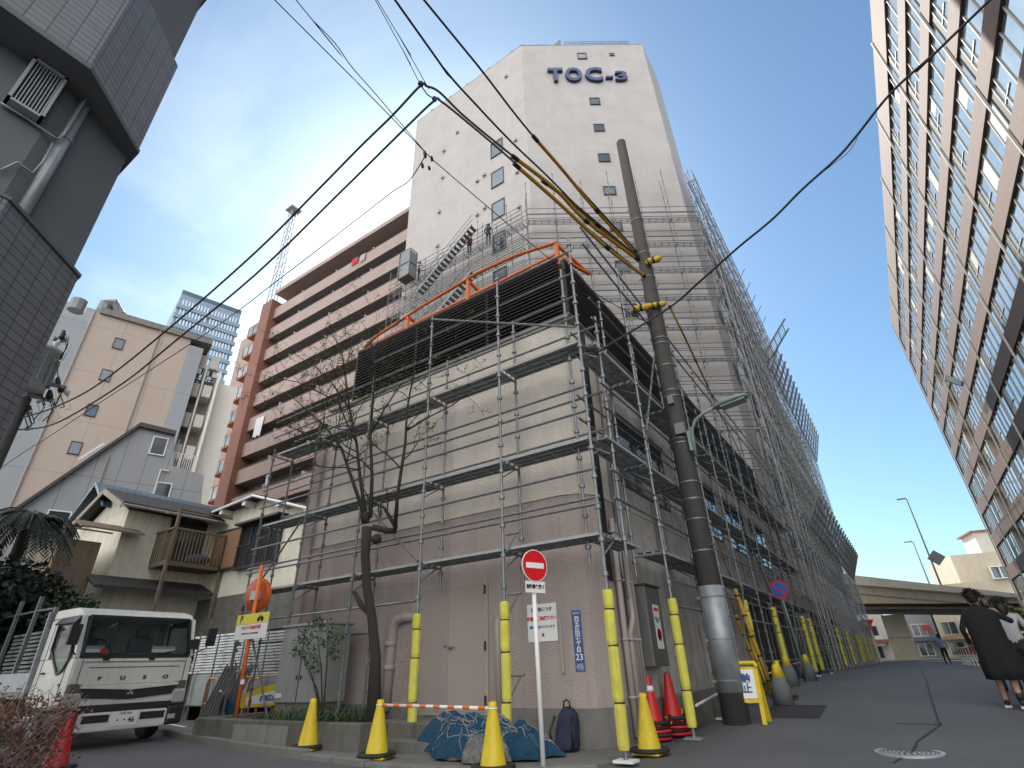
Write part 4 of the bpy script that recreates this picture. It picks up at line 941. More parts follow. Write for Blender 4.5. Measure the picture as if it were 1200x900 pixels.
M['panel'] = joint_mat('grey_siding', (.325, .33, .335), 3.2, .6, .6, 1.02, .05, 12, .55, .018, .12)
F2 = frame_at(17, (-31, 11.5, 0)); d2, n2, o2 = F2
pts = [S(*p, F2) for p in ((-40, 640), (163, 501), (205, 511), (203, 546), (239, 557), (232, 620), (-40, 760))]
ph = thing('panel_house', 'grey metal panelled house with one long sloping roof edge in front of the beige block', 'building', tuple(o2))
b = MB(); b.slab([o2+d2*s+Z*z for s, z in pts], -n2*7); b.build('wall', M['panel'], ph)
b = MB()
for (i, j) in ((0, 1), (1, 2)):
    a, c = o2+d2*pts[i][0]+Z*pts[i][1], o2+d2*pts[j][0]+Z*pts[j][1]; b.slab([a+n2*.25, c+n2*.25, c-n2*7.1, a-n2*7.1], Z*.24)
b.build('roof', mat('roof_metal_dark', (.07, .06, .055), .5, .3, .3, 3), ph)
b = MB(); a, c = [o2+d2*S(*p, F2)[0]+Z*S(*p, F2)[1] for p in ((90, 545), (120, 526))]; b.bar(a+n2*.3+Z*.2, c+n2*.3+Z*.2, .1, .12); b.build('gutter_end', M['white'], ph)
for (px, py, w_, h_) in ((186, 523, .62, .95), (190, 577, .62, .95), (66, 612, .8, 1.0)):
    s, z = S(px, py, F2); win(ph, o2, d2, n2, s-w_/2, s+w_/2, z-h_/2, z+h_/2, .06, 1, 'glass_dk', M['white'], .06)
for (a, c, mt) in (((127, 535), (107, 590), M['pipe']), ((188, 551), (178, 590), M['white'])):
    sa, zA = S(*a, F2); sc, zC = S(*c, F2); b = MB(); b.tube([o2+d2*(sa+.4*(mt == M['white']))+n2*.07+Z*zA, o2+d2*sa+n2*.1+Z*zA, o2+d2*sa+n2*.1+Z*0], .045, 6); b.build('drainpipe', mt, ph)
b = MB(); sa, zA = S(197, 548, F2); sb_, _z = S(226, 556, F2)
for i in range(13): s = sa+(sb_-sa)*i/12; b.tube([o2+d2*s-n2*.3+Z*(zA-.1), o2+d2*s-n2*.3+Z*(zA+1.0)], .02, 4)
b.tube([o2+d2*sa-n2*.3+Z*(zA+1.0), o2+d2*sb_-n2*.3+Z*(zA+1.0)], .03, 4); b.build('roof_railing', M['white'], ph)

# ================================================================== BROWN APARTMENT SLAB
M['apt'] = tile_mat('apartment_tile', (.47, .355, .315), (.41, .305, .27), (.35, .26, .235), .4, .1, .01, .5, .7, .35, .2)
M['apt_dk'] = tile_mat('apartment_tile_dark', (.30, .125, .08), (.25, .105, .07), (.19, .09, .065), .4, .12, .012, .5, .75, .35, .3)
M['apt_or'] = mat('apartment_orange', (.36, .15, .07), .8, 0, .2, 2)
YA = 28.0
ap = thing('apartment_slab', 'long brown tiled apartment slab with rows of balconies left of the tall tower', 'building', (-40, 30, 0))
xl = -54.8; zr2 = 45.0
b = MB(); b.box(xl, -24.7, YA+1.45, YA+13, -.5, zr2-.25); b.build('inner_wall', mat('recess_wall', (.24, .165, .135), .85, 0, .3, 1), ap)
b = MB(); b.box(xl-.2, -24.7, YA-.35, YA+13.2, zr2-.25, zr2+.35); b.build('roof_slab', M['apt'], ap)
zs_ = [42.6-3.12*i for i in range(14)]
for i, z in enumerate(zs_):
    b = MB(); b.box(xl, -24.7, YA-.0, YA+.16, z-1.65, z-.05); b.build('balcony_parapet', M['apt'] if i < 6 else M['apt_dk'] if False else M['apt'], ap)
    b = MB(); b.box(xl, -24.7, YA+.16, YA+1.44, z-1.63, z-1.42); b.build('balcony_slab', M['concrete'], ap)
    b = MB(); b.tube([(xl, YA+.08, z+.12), (-24.7, YA+.08, z+.12)], .035, 5)
    for kx in range(16): x = xl+1+kx*1.9; b.tube([(x, YA+.08, z-.05), (x, YA+.08, z+.12)], .02, 4)
    b.build('handrail', M['steel_dk'], ap)
    b = MB()
    for kx in range(4): x = xl+5.2+kx*6.4; b.box(x-.05, x+.05, YA+.18, YA+1.4, z-1.4, z+.55)
    b.build('balcony_divider', M['cream2'], ap)
    b = MB()
    for kx in range(8):
        x = xl+1.0+kx*3.2; b.box(x, x+1.9, YA+1.40, YA+1.46, z-1.35, z+.75)
    b.build('balcony_window', M['glass_dk'], ap)
b = MB(); b.box(xl-2.2, xl-.05, YA-.6, YA+10, -.5, zr2-1.2); b.build('brick_pier', M['apt_dk'], ap)
b = MB(); b.box(xl-9.5, xl-2.2, YA+1.2, YA+11, -.5, zr2-3.0); b.build('side_wall', M['apt'], ap)
for i in range(12):
    z = 39.8-3.12*i
    b = MB(); b.box(xl-5.0, xl-2.3, YA-.25, YA+1.2, z, z+1.75); bw_ = b.build('bay_window', M['apt_or'], ap)
    b = MB(); b.box(xl-4.9, xl-2.6, YA-.28, YA-.245, z+.2, z+1.5); b.build('pane', M['glass'], bw_)
    b = MB()
    for s in (0, 1.15, 2.3): b.box(xl-4.92+s-.03, xl-4.92+s+.05, YA-.31, YA-.28, z+.18, z+1.52)
    b.build('frame', M['frame_dk'], bw_)
# washing and an awning on the balconies
for (lbl, px, py, c, w_, h_) in (('red cloth hung over an upper apartment balcony rail', 416, 306, (.55, .05, .08), 1.1, .9), ('grey cloth hung beside the red one on the apartment balcony', 425, 302, (.45, .42, .42), .9, 1.0), ('large white sheet hung on a lower apartment balcony', 303, 500, (.7, .7, .74), 1.6, 2.3), ('small pale blue cloth on a low apartment balcony', 314, 562, (.45, .6, .75), .8, 1.1)):
    q = at_y(px, py, YA-.08); t = thing('laundry', lbl, 'laundry', tuple(q)); b = MB(); n_ = 8; vs = []
    for i in range(n_+1):
        u = i/n_; vs += [V(q.x-w_/2+w_*u, q.y+.03*math.sin(i*2.1), q.z+h_/2), V(q.x-w_/2+w_*u, q.y-.02+.07*math.sin(i*2.1+.6), q.z-h_/2+.1*math.sin(i*1.7))]
    b.add(vs, [(2*i, 2*i+2, 2*i+3, 2*i+1) for i in range(n_)]); o = b.build('cloth', mat('cloth_%s' % px, c, .9, 0, .2, 6), t)
    sd = o.modifiers.new('solid', 'SOLIDIFY'); sd.thickness = .02
# lattice mast on the roof
q0, q1 = at_y(318, 352, YA+6), at_y(337, 252, YA+6)
t = thing('lattice_mast', 'slim white lattice mast on the brown apartment roof, washed out by the bright sky', 'mast', tuple(q0)); zA, zB = 42.0, q1.z
M['mast'] = mat('mast_paint', (.34, .34, .36), .6)
b = MB(); xx, yy = q0.x+.3, YA+6
for (dx, dy) in ((-.6, -.6), (.6, -.6), (.6, .6), (-.6, .6)): b.tube([(xx+dx, yy+dy, zA), (xx+dx*.7, yy+dy*.7, zB)], .09, 5)
n_ = 16
for i in range(n_):
    za, zb2 = zA+(zB-zA)*i/n_, zA+(zB-zA)*(i+1)/n_; f = 1-.3*i/n_; f2 = 1-.3*(i+1)/n_
    for (p, q) in (((-.6, -.6), (.6, -.6)), ((.6, -.6), (.6, .6)), ((.6, .6), (-.6, .6)), ((-.6, .6), (-.6, -.6))): b.tube([(xx+p[0]*f, yy+p[1]*f, za), (xx+q[0]*f2, yy+q[1]*f2, zb2)], .05, 4)
b.build('lattice', M['mast'], t)
b = MB(); b.obox((xx, yy, zB), (1.0, 0, 0), (0, 1, 0), (0, 0, .15)); b.obox((xx, yy, zA+2.0), (1.6, 0, 0), (0, 1.2, 0), (0, 0, .2)); b.obox((xx-.5, yy, zA+3.6), (.9, 0, 0), (0, .8, 0), (0, 0, .6)); b.build('platform', M['mast'], t)
# far glass tower
M['far'] = mat('far_tower', (.25, .33, .41), .7)
F3 = frame_at(14, (-165, 86, 0)); d3, n3, o3 = F3
sA_, zA_ = S(212, 347, F3); sB_, zB_ = S(283, 366, F3); ztw = (zA_+zB_)/2
M['blueg'] = mat('blue_glass', (.16, .30, .48), .1, .5, .3, .2)
ft = thing('far_tower', 'distant blue grey residential tower seen between beige block and brown apartments', 'building', tuple(o3))
b = MB(); onface(o3, d3, n3, sA_, sB_, 0, ztw, -22, 0, b); b.build('wall', M['far'], ft)
fw = (sB_-sA_)
for i in range(16):
    z = ztw-4.5-i*3.9
    b = MB(); onface(o3, d3, n3, sA_-.3, sB_+.5, z-1.6, z-.2, 0, .9, b); b.build('balcony_band', M['far'], ft)
    for (u0, u1) in ((.06, .46), (.54, .94)):
        b = MB(); onface(o3, d3, n3, sA_+fw*u0, sA_+fw*u1, z-.1, z+2.1, .05, .3, b); b.build('window_band', M['blueg'], ft)
        b = MB()
        for kx in range(9): s = sA_+fw*(u0+(u1-u0)*kx/8); onface(o3, d3, n3, s-.22, s+.22, z-.1, z+2.1, .3, .6, b)
        b.build('mullion', M['white'], ft)
b = MB(); onface(o3, d3, n3, sA_, sB_, ztw, ztw+1.8, -1, 0, b); b.build('roof_glass_rail', M['glass'], ft)

# ================================================================== OLD CREAM HOUSE
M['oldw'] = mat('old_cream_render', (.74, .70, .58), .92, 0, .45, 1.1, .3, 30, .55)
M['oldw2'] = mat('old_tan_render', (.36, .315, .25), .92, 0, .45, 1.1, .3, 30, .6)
M['rooft'] = tile_mat('dark_roof_tiles', (.05, .045, .045), (.035, .032, .033), (.02, .02, .02), .3, .26, .02, .5, .6, .3, .8)
M['roofb'] = tile_mat('blue_roof_tiles', (.10, .15, .20), (.08, .12, .17), (.03, .04, .05), .3, .28, .02, .5, .3, .2, .8)
M['wood'] = mat('weathered_wood', (.19, .14, .095), .85, 0, .5, 6, .2, 30, .4)
HX, HY = -24.0, 11.5
oh = thing('old_house', 'old cream rendered house with dark tiled roof and brown wooden balcony behind the truck', 'house', (-25, 11, 0))
def XZ(px, py): q = at_x(px, py, HX); return q.y, q.z
def YZ(px, py): q = at_y(px, py, HY); return q.x, q.z
ez = 7.38
b = MB(); b.box(HX-5, HX, 8.35, HY+.4, 0, ez-.35)
b.slab([V(HX-3.6, 8.35, ez-.36), V(HX, 8.35, ez-.36), V(HX-1.8, 8.35, ez+.5)], V(0, 3.2, 0)); b.build('wall', M['oldw'], oh)
b = MB(); b.box(HX-4, -16.0, HY+.4, HY+7, 2.6, 6.3); b.box(HX-.02, -15.95, HY+.38, HY+.40, 3.9, 6.3); b.build('wall', M['oldw'], oh)
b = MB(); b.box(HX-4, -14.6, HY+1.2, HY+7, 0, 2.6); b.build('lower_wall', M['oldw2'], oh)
b = MB(); b.box(HX-.02, -14.5, HY+.25, HY+.5, 2.5, 3.1); b.box(HX-.02, -14.5, HY+.36, HY+.399, 3.0, 3.9); b.build('grey_band', M['conc_dark'], oh)
# roofs
b = MB(); b.slab([V(HX+.55, 7.9, ez-.32), V(HX+.55, HY+.9, ez-.32), V(HX-1.8, HY+.9, ez+.68), V(HX-1.8, 7.9, ez+.68)], V(0, 0, .12)); b.slab([V(HX-4.2, 7.9, ez-.35), V(HX-4.2, HY+.9, ez-.35), V(HX-1.8, HY+.9, ez+.68), V(HX-1.8, 7.9, ez+.68)], V(0, 0, .12)); rf = b.build('roof', M['rooft'], oh)
b = MB(); b.tube([(HX+.6, 7.9, ez-.33), (HX+.6, HY+.3, ez-.33)], .06, 6); b.bar((HX+.52, 7.87, ez-.36), (HX-1.8, 7.87, ez+.65), .04, .2); b.bar((HX-4.2, 7.87, ez-.4), (HX-1.8, 7.87, ez+.65), .04, .2); b.build('gutter', M['oldw2'], rf)
b = MB(); b.slab([V(HX-.4, HY-.1, 7.45), V(-20.6, HY-.1, 7.62), V(-15.6, HY-.1, 6.05), V(-15.6, HY+7, 6.05), V(-20.6, HY+7, 7.62), V(HX-.4, HY+7, 7.45)], V(0, 0, .1)); b.build('roof', M['rooft'], oh)
b = MB(); b.slab([V(HX, HY+.41, 6.29), V(-16.2, HY+.41, 6.29), V(-20.6, HY+.41, 7.6), V(HX, HY+.41, 7.44)], V(0, 5, 0)); b.build('gable', M['oldw'], oh)
b = MB(); b.tube([(HX+.4, HY-.13, 7.46), (-20.6, HY-.13, 7.63), (-15.6, HY-.13, 6.05)], .055, 6)
for (x_, z_) in ((HX+.9, 7.28), (-21.4, 7.36), (-18.9, 6.86), (-17.0, 6.27)): b.box(x_, x_+.22, HY-.08, HY+.4, z_, z_+.2)
b.build('eave_gutter', M['white'], oh)
# lower lean-to roof
b = MB(); b.slab([V(HX+1.3, 7.6, 3.95), V(HX+1.3, HY+.3, 3.95), V(HX, HY+.3, 4.45), V(HX, 7.6, 4.45)], V(0, 0, .1)); b.build('porch_roof', M['rooft'], oh)
# window with brown shutter box on the street-facing wall
(xa, za), (xb, zb2) = (-23.45, 4.95), (-21.5, 6.55)
b = MB(); b.box(xa, xb, HY+.22, HY+.378, za, zb2); sh_ = b.build('shutter_box', mat('shutter_brown', (.28, .15, .08), .8, 0, .3, 5, .3, 30), oh)
b = MB()
for z in (za, zb2): b.box(xa-.05, xb+.05, HY+.2, HY+.38, z-.04, z+.04)
for x in (xa, xb): b.box(x-.04, x+.04, HY+.2, HY+.38, za, zb2)
b.build('shutter_frame', M['frame_dk'], sh_)
xd = -18.9
b = MB(); b.box(xb+.05, xd, HY+.30, HY+.35, za-.05, zb2); wn = b.build('window', M['glass_dk'], oh)
b = MB()
for i in range(5): x = xb+.05+(xd-xb)*i/4; b.box(x-.04, x+.04, HY+.25, HY+.37, za-.1, zb2)
b.box(xb-.1, xd+.3, HY-.1, HY+.37, zb2, zb2+.08); b.box(xb, xd+.1, HY+.1, HY+.37, za-.15, za-.07)
for i in range(9): x = xb+.1+(xd-xb)*i/8; b.tube([(x, HY+.12, za-.1), (x, HY+.12, za+.75)], .018, 4)
b.tube([(xb, HY+.12, za+.75), (xd, HY+.12, za+.75)], .025, 4); b.build('frame', M['frame_dk'], wn)
# wooden balcony on the +x wall
ya, yb2, zf = 9.6, HY+.3, 5.12
b = MB(); b.box(HX+.02, HX+1.32, ya+.01, yb2-.01, zf-.18, zf-.005); 
b.box(HX+1.33, HX+1.45, yb2-.08, yb2+.02, 0, zf+1.25)
b.box(HX+1.33, HX+1.45, ya, ya+.1, 0, zf+2.0); b.tube([(HX+1.4, ya, zf+1.95), (HX+1.4, yb2, zf+1.95)], .04, 6)
b.bar((HX+1.4, ya, zf+1.2), (HX+1.4, yb2, zf+1.2), .08, .08); b.bar((HX, ya, zf+1.2), (HX+1.4, ya, zf+1.2), .08, .08)
n_ = 16
for i in range(n_): y = ya+(yb2-ya)*i/n_; b.box(HX+1.37, HX+1.41, y, y+.04, zf, zf+1.2)
for i in range(8): x = HX+1.4*i/8; b.box(x, x+.04, ya, ya+.04, zf, zf+1.2)
b.build('balcony', M['wood'], oh)
b = MB(); b.box(HX+.005, HX+.04, 10.0, 11.5, zf+.05, zf+1.9); b.build('balcony_door', M['glass_dk'], oh)
b = MB(); b.slab([V(HX+1.0, 9.4, zf+1.78), V(HX+1.0, HY+.3, zf+1.78), V(HX, HY+.3, zf+2.0), V(HX, 9.4, zf+2.0)], V(0, 0, .06)); b.build('door_hood', M['wood'], oh)
b = MB(); b.blob((HX+1.0, 11.0, zf+.2), .45, .5, .2, 10, 6, .12); b.build('cushion', mat('cushion_blue', (.07, .08, .12), .9), oh, True)
b = MB(); b.slab([V(HX+.7, 6.8, 6.0), V(HX+.7, 8.9, 6.0), V(HX-.2, 8.9, 6.35), V(HX-.2, 6.8, 6.35)], V(0, 0, .06)); b.build('side_hood', M['wood'], oh)
b = MB(); b.box(HX-3, HX+.35, 6.35, 7.7, 3.4, 5.6); b.build('wood_screen', M['wood'], oh)
b = MB(); b.tube([(HX+.5, 6.4, 0), (HX+.5, 6.4, 6.0)], .05, 6); b.tube([(HX+.5, 6.4, 5.95), (HX+.5, 7.9, 5.95)], .03, 6); b.build('clothes_post', mat('bamboo_tan', (.34, .24, .13), .8), oh)
b = MB(); b.box(HX+.0, HX+.02, 7.9, 9.2, .1, 2.8); b.build('dark_opening', M['black'], oh)
b = MB()
for i in range(7): b.box(HX+1.2+i*1.02, HX+2.1+i*1.02, HY+1.1, HY+1.19, .1, 2.5)
b.build('shutter', mat('shutter_grey', (.06, .06, .058), .6, .2, .3, 4), oh)
# second gable house with blue tiles, behind
bh = thing('gable_house', 'small old house with a blue tiled gable roof behind the cream house', 'house', (-30, 9.5, 0))
gx, gy, gzz = -27.6, 8.7, at_y(92, 590, 8.7).z
b = MB(); b.slab([V(gx-1.6, gy, 0), V(gx+1.3, gy, 0), V(gx+1.3, gy, gzz-1.15), V(gx, gy, gzz-.1), V(gx-2.4, gy, gzz-2.0), V(gx-2.4, gy, 0)], V(0, 5, 0)); b.build('wall', M['oldw2'], bh)
b = MB(); b.slab([V(gx, gy-.7, gzz), V(gx+1.7, gy-.7, gzz-1.25), V(gx+1.7, gy+6, gzz-1.25), V(gx, gy+6, gzz)], V(0, 0, .14)); b.slab([V(gx, gy-.7, gzz), V(gx-2.9, gy-.7, gzz-2.3), V(gx-2.9, gy+6, gzz-2.3), V(gx, gy+6, gzz)], V(0, 0, .14)); b.build('roof', M['roofb'], bh)

# ================================================================== POWER POLE AT THE LEFT EDGE
lp = at_r(9, 512, 19.0); 
pl = thing('power_pole', 'concrete power pole with a grey drum transformer behind the dark tiled building', 'power pole', (lp.x, lp.y, 0))
b = MB(); b.tube([(lp.x, lp.y, 0), (lp.x, lp.y, at_r(28, 466, 19).z)], [.2, .14], 10); b.build('post', M['pole'], pl, True)
tq = at_r(43, 433, 19.0)
b = MB(); b.lathe([(.33, -.75), (.38, -.7), (.38, .55), (.42, .57), (.42, .68), (.3, .75)], tq, 16); tr = b.build('transformer', mat('transformer_grey', (.46, .46, .44), .6, .1, .35, 4, 0, 1, .3), pl, True)
b = MB()
for i in range(12):
    th = i*math.pi/6; b.obox(tq+V(math.cos(th)*.41, math.sin(th)*.41, -.05), V(math.cos(th), math.sin(th), 0)*.04, V(-math.sin(th), math.cos(th), 0)*.012, Z*.42)
b.build('cooling_rib', M['plate'], tr)
dr = V(.35, 1, 0).normalized()
for i, (px, py) in enumerate(((75, 400), (78, 455), (35, 478), (62, 470))):
    q = at_r(px, py, 19.0); b = MB(); b.bar(V(lp.x, lp.y, q.z), q, .09, .09); b.build('cross_arm', M['steel_dk'], pl)
    for j in range(5):
        c = q - (q-V(lp.x, lp.y, q.z))*(.16*j); dx = V(random.uniform(-.1, .1), random.uniform(-.1, .1), random.uniform(-.35, .4)); b = MB(); b.tube([c, c+dx*.5, c+dx], [.05, .09, .04], 7)
        b.tube([c+dx, c+dx+V(.1, .2, -.4), c+V(.3, .1, -.75)], .015, 5); b.build('insulator', M['white'] if j % 3 == 0 else M['cable'], pl, True)
b = MB(); b.tube([tq+V(.1, .1, .5), tq+V(.5, .3, .1), tq+V(.7, .5, -.6)], .015, 5); b.build('jumper_wire', M['cable'], pl)

# ================================================================== PALM, SHRUBS
def leaves(b, c, rad, n, size, flat=1.0):
    for i in range(n):
        while True:
            p = V(random.uniform(-1, 1), random.uniform(-1, 1), random.uniform(-1, 1))
            if .25 < p.length < 1: break
        p = V(c[0]+p.x*rad[0], c[1]+p.y*rad[1], c[2]+p.z*rad[2]); a = V(random.gauss(0, 1), random.gauss(0, 1), random.gauss(0, .6)).normalized(); s = a.cross(V(random.gauss(0, 1), random.gauss(0, 1), random.gauss(0, 1))).normalized()
        L = size*random.uniform(.6, 1.3); w = L*.33
        b.add([p, p+a*L*.5+s*w, p+a*L, p+a*L*.5-s*w], [(0, 1, 2, 3)])
def shrub(nm, lbl, c, rad, n, size, mt, cat='shrub', clumps=9):
    t = thing(nm, lbl, cat, (c[0], c[1], max(0, c[2]-rad[2]))); b = MB()
    for i in range(clumps):
        q = (c[0]+random.uniform(-.7, .7)*rad[0], c[1]+random.uniform(-.7, .7)*rad[1], c[2]+random.uniform(-.7, .7)*rad[2]); f = random.uniform(.3, .5)
        leaves(b, q, (rad[0]*f, rad[1]*f, rad[2]*f), n//clumps, size)
    b.build('foliage', mt, t)
    b = MB()
    for i in range(6): b.tube([(c[0], c[1], max(0, c[2]-rad[2])), (c[0]+random.uniform(-.4, .4)*rad[0], c[1]+random.uniform(-.4, .4)*rad[1], c[2]), (c[0]+random.uniform(-.8, .8)*rad[0], c[1]+random.uniform(-.8, .8)*rad[1], c[2]+rad[2]*.7)], [.05, .03, .01], 5)
    b.build('stem', M['bark'], t); return t
q = at_r(20, 680, 20); shrub('shrub', 'large dark evergreen shrub at the left edge behind the loaded truck', (q.x, q.y, 2.2), (2.0, 1.6, 2.1), 5200, .22, M['leaf_dk'], clumps=16)
q = at_r(66, 690, 19.5); shrub('shrub', 'dark bush between the big shrub and the wooden screen of the old house', (q.x, q.y, 2.2), (1.3, 1.2, 1.6), 2600, .18, M['leaf_dk'], clumps=12)
q = at_r(96, 700, 18.5); shrub('shrub', 'smaller paler green bush just above the truck cab roof', (q.x, q.y, 2.4), (.95, .8, .8), 1500, .13, M['leaf'], clumps=10)
q = at_r(35, 612, 20.5); t = thing('palm_tree', 'dark palm with drooping fronds above the shrubs at the left edge', 'palm tree', (q.x, q.y, 0))
b = MB(); b.tube([(q.x, q.y, 0), (q.x, q.y, q.z)], [.2, .14], 8); b.build('trunk', M['bark'], t)
b = MB()
for i in range(26):
    th = i*2.4; e = random.uniform(.15, 1.2); L = random.uniform(1.2, 1.9); prev = V(q.x, q.y, q.z); dirh = V(math.cos(th), math.sin(th), 0)
    pts = [prev + dirh*(L*u*math.cos(e*.8)) + Z*(L*(math.sin(e)*u - 1.0*u*u)) for u in [j/7 for j in range(8)]]
    b.tube(pts, .018, 4)
    for j in range(1, 8):
        for k2 in range(3):
            p = pts[j-1].lerp(pts[j], k2/3); tg = (pts[j]-pts[j-1]).normalized(); sd = tg.cross(Z).normalized()
            for sg_ in (-1, 1): f = (sd*sg_+tg*.6-Z*.45).normalized()*.42; b.add([p, p+f*.5+tg*.03, p+f, p+f*.5-tg*.03], [(0, 1, 2, 3)])
b.build('fronds', M['leaf_dk'], t)
# ================================================================== TRUCK
M['cab'] = mat('cab_paint', (.72, .71, .66), .32, .05, .3, 2.0, 0, 1, .3, (.5, .48, .43))
M['plastic_dk'] = mat('plastic_dark', (.02, .022, .025), .55)
M['screen'] = mat('windscreen', (.035, .042, .045), .03, .0, .5, 3, 0, 1, 0, (.09, .10, .10))
M['lens'] = mat('lamp_lens', (.55, .57, .58), .12, .3, .3, 12)
tk = thing('truck', 'silver white flatbed truck with boxy cab facing the street, loaded with scaffold planks', 'truck', (-15, 5.5, 0))
XF, TY0, TY1 = -13.0, 4.45, 6.55
prof = [(XF-1.75,.62),(XF-.02,.62),(XF,.9),(XF-.02,1.40),(XF-.10,1.50),(XF-.30,2.16),(XF-.44,2.28),(XF-.75,2.35),(XF-1.70,2.36),(XF-1.75,2.3)]
def gmix(name, tint, fac):
    mt = bpy.data.materials.new(name); mt.use_nodes = True; t_ = mt.node_tree; b_ = t_.nodes['Principled BSDF']; o_ = t_.nodes['Material Output']
    b_.inputs['Base Color'].default_value = (.02, .025, .028, 1); b_.inputs['Roughness'].default_value = .03
    tr_ = t_.nodes.new('ShaderNodeBsdfTransparent'); tr_.inputs[0].default_value = (*tint, 1); mx_ = t_.nodes.new('ShaderNodeMixShader'); mx_.inputs[0].default_value = fac
    t_.links.new(tr_.outputs[0], mx_.inputs[1]); t_.links.new(b_.outputs[0], mx_.inputs[2]); t_.links.new(mx_.outputs[0], o_.inputs['Surface']); return mt
M['cabglass'] = gmix('cab_glass', (.85, .9, .9), .22)
M['trim_grey'] = mat('cab_trim', (.26, .26, .265), .8, 0, .3, 5)
b = MB(); W_ = V(0, TY1-TY0, 0)
b.slab([V(x, TY0, z) for x, z in [(XF-1.75,.62),(XF-.02,.62),(XF,.9),(XF-.02,1.40),(XF-.07,1.46),(XF-1.75,1.46)]], W_)
b.slab([V(x, TY0, z) for x, z in [(XF-.285,2.16),(XF-.44,2.28),(XF-.75,2.35),(XF-1.70,2.36),(XF-1.75,2.3),(XF-1.75,2.16)]], W_)
b.build('cab', M['cab'], tk, bevel=.035)
b = MB(); b.box(XF-1.75, XF-1.69, TY0, TY1, 1.46, 2.16); b.build('cab_back', M['cab'], tk)
for yy in (TY0, TY1-.07):
    b = MB(); b.bar((XF-.10, yy+.035, 1.45), (XF-.31, yy+.035, 2.17), .07, .10); b.build('cab_pillar', M['cab'], tk)
    b = MB(); b.box(XF-1.69, XF-1.33, yy, yy+.07, 1.46, 2.16); b.build('cab_pillar', M['cab'], tk)
b = MB(); b.box(XF-.62, XF-.16, TY0+.08, TY1-.08, 1.461, 1.53); b.build('dashboard', M['trim_grey'], tk)
for y0 in (TY0+.3, TY1-.75):
    b = MB(); b.box(XF-1.45, XF-1.28, y0, y0+.46, 1.461, 1.86); b.box(XF-1.45, XF-1.33, y0+.1, y0+.36, 1.88, 2.06); b.build('seat', M['trim_grey'], tk, bevel=.04)
b = MB(); b.tube([V(XF-.62, TY0+.5, 1.62)+V(.10*math.cos(R(a_)), .19*math.sin(R(a_)), .16*math.cos(R(a_))) for a_ in range(0, 361, 20)], .016, 6); b.tube([(XF-.62, TY0+.5, 1.62), (XF-.5, TY0+.5, 1.5)], .03, 6); b.build('steering_wheel', M['plastic_dk'], tk, True)
b = MB(); b.slab([V(XF-.075, TY0+.09, 1.47), V(XF-.075, TY1-.09, 1.47), V(XF-.295, TY1-.12, 2.17), V(XF-.295, TY0+.12, 2.17)], V(.022, 0, .006)); ws = b.build('windscreen', M['cabglass'], tk)
b = MB()
for (p, q) in (((1.47, .09), (1.47, -.09)), ((2.17, .12), (2.17, -.12))):
    x = XF-.075 if p[0] < 2 else XF-.295; b.bar((x+.02, TY0+p[1], p[0]), (x+.02, TY1+q[1], p[0]), .05, .05)
b.bar((XF-.055, TY0+.09, 1.47), (XF-.275, TY0+.12, 2.17), .05, .05); b.bar((XF-.055, TY1-.09, 1.47), (XF-.275, TY1-.12, 2.17), .05, .05); b.build('seal', M['plastic_dk'], ws)
b = MB()
for (y0, y1) in ((4.95, 5.45), (5.75, 6.25)): b.tube([(XF-.04, y0, 1.44), (XF-.075, y0+.1, 1.50), (XF-.09, y1, 1.58)], .012, 5)
for y0 in (4.95, 5.75): b.obox((XF-.03, y0, 1.43), (.03, 0, 0), (0, .05, 0), (0, 0, .03))
b.build('wiper', M['plastic_dk'], tk)
# things behind the glass: dash papers, seat tops, driver-side frame seen through
b = MB()
b = None
for (y0, y1) in ((4.6, 4.95), (5.75, 6.2)): b = MB(); b.slab([V(XF-.10, y0, 1.535), V(XF-.10, y1, 1.535), V(XF-.14, y1, 1.65), V(XF-.14, y0, 1.65)], V(.006, 0, .002)); b.build('dash_paper', M['white'], ws)
# side window and door on the visible side
sw = [(XF-.42,2.1),(XF-.62,1.32),(XF-.80,1.22),(XF-1.22,1.55),(XF-1.30,2.08)]
sw = [(XF-.40,2.10),(XF-.28,1.45),(XF-.42,1.25),(XF-.62,1.20),(XF-1.28,1.62),(XF-1.32,2.10)]
for yy, sgn in ((TY0, -1), (TY1, 1)):
    b = MB(); b.slab([V(x, yy, z) for x, z in sw], V(0, .012*sgn, 0)); dw = b.build('side_window', M['cabglass'], tk)
    b = MB(); n_ = len(sw)
    for i in range(n_): a, c = sw[i], sw[(i+1) % n_]; b.bar((a[0], yy+.01*sgn, a[1]), (c[0], yy+.01*sgn, c[1]), .03, .045)
    b.build('seal', M['plastic_dk'], dw)
    b = MB(); b.slab([V(XF-.34, yy, 2.16), V(XF-1.3, yy, 2.17), V(XF-1.34, yy+.07*sgn, 2.06), V(XF-.36, yy+.07*sgn, 2.04)], V(0, .01*sgn, .02)); b.build('rain_visor', mat('visor_smoke', (.05, .025, .025), .25), tk)
    b = MB(); b.tube([(XF-.1, yy+.0*sgn, 1.5), (XF+.12, yy+.16*sgn, 1.6), (XF+.16, yy+.2*sgn, 1.98)], .014, 6); b.obox((XF+.17, yy+.2*sgn, 1.82), (.04, 0, 0), (0, .085, 0), (0, 0, .17)); b.build('mirror', M['plastic_dk'], tk, bevel=.03)
b = MB(); b.tube([(XF+.0, TY1-.25, 1.46), (XF+.1, TY1-.12, 1.62)], .012, 5); b.obox((XF+.11, TY1-.1, 1.68), (.03, 0, 0), (0, .09, 0), (0, 0, .09)); b.build('mirror', M['plastic_dk'], tk, bevel=.03)
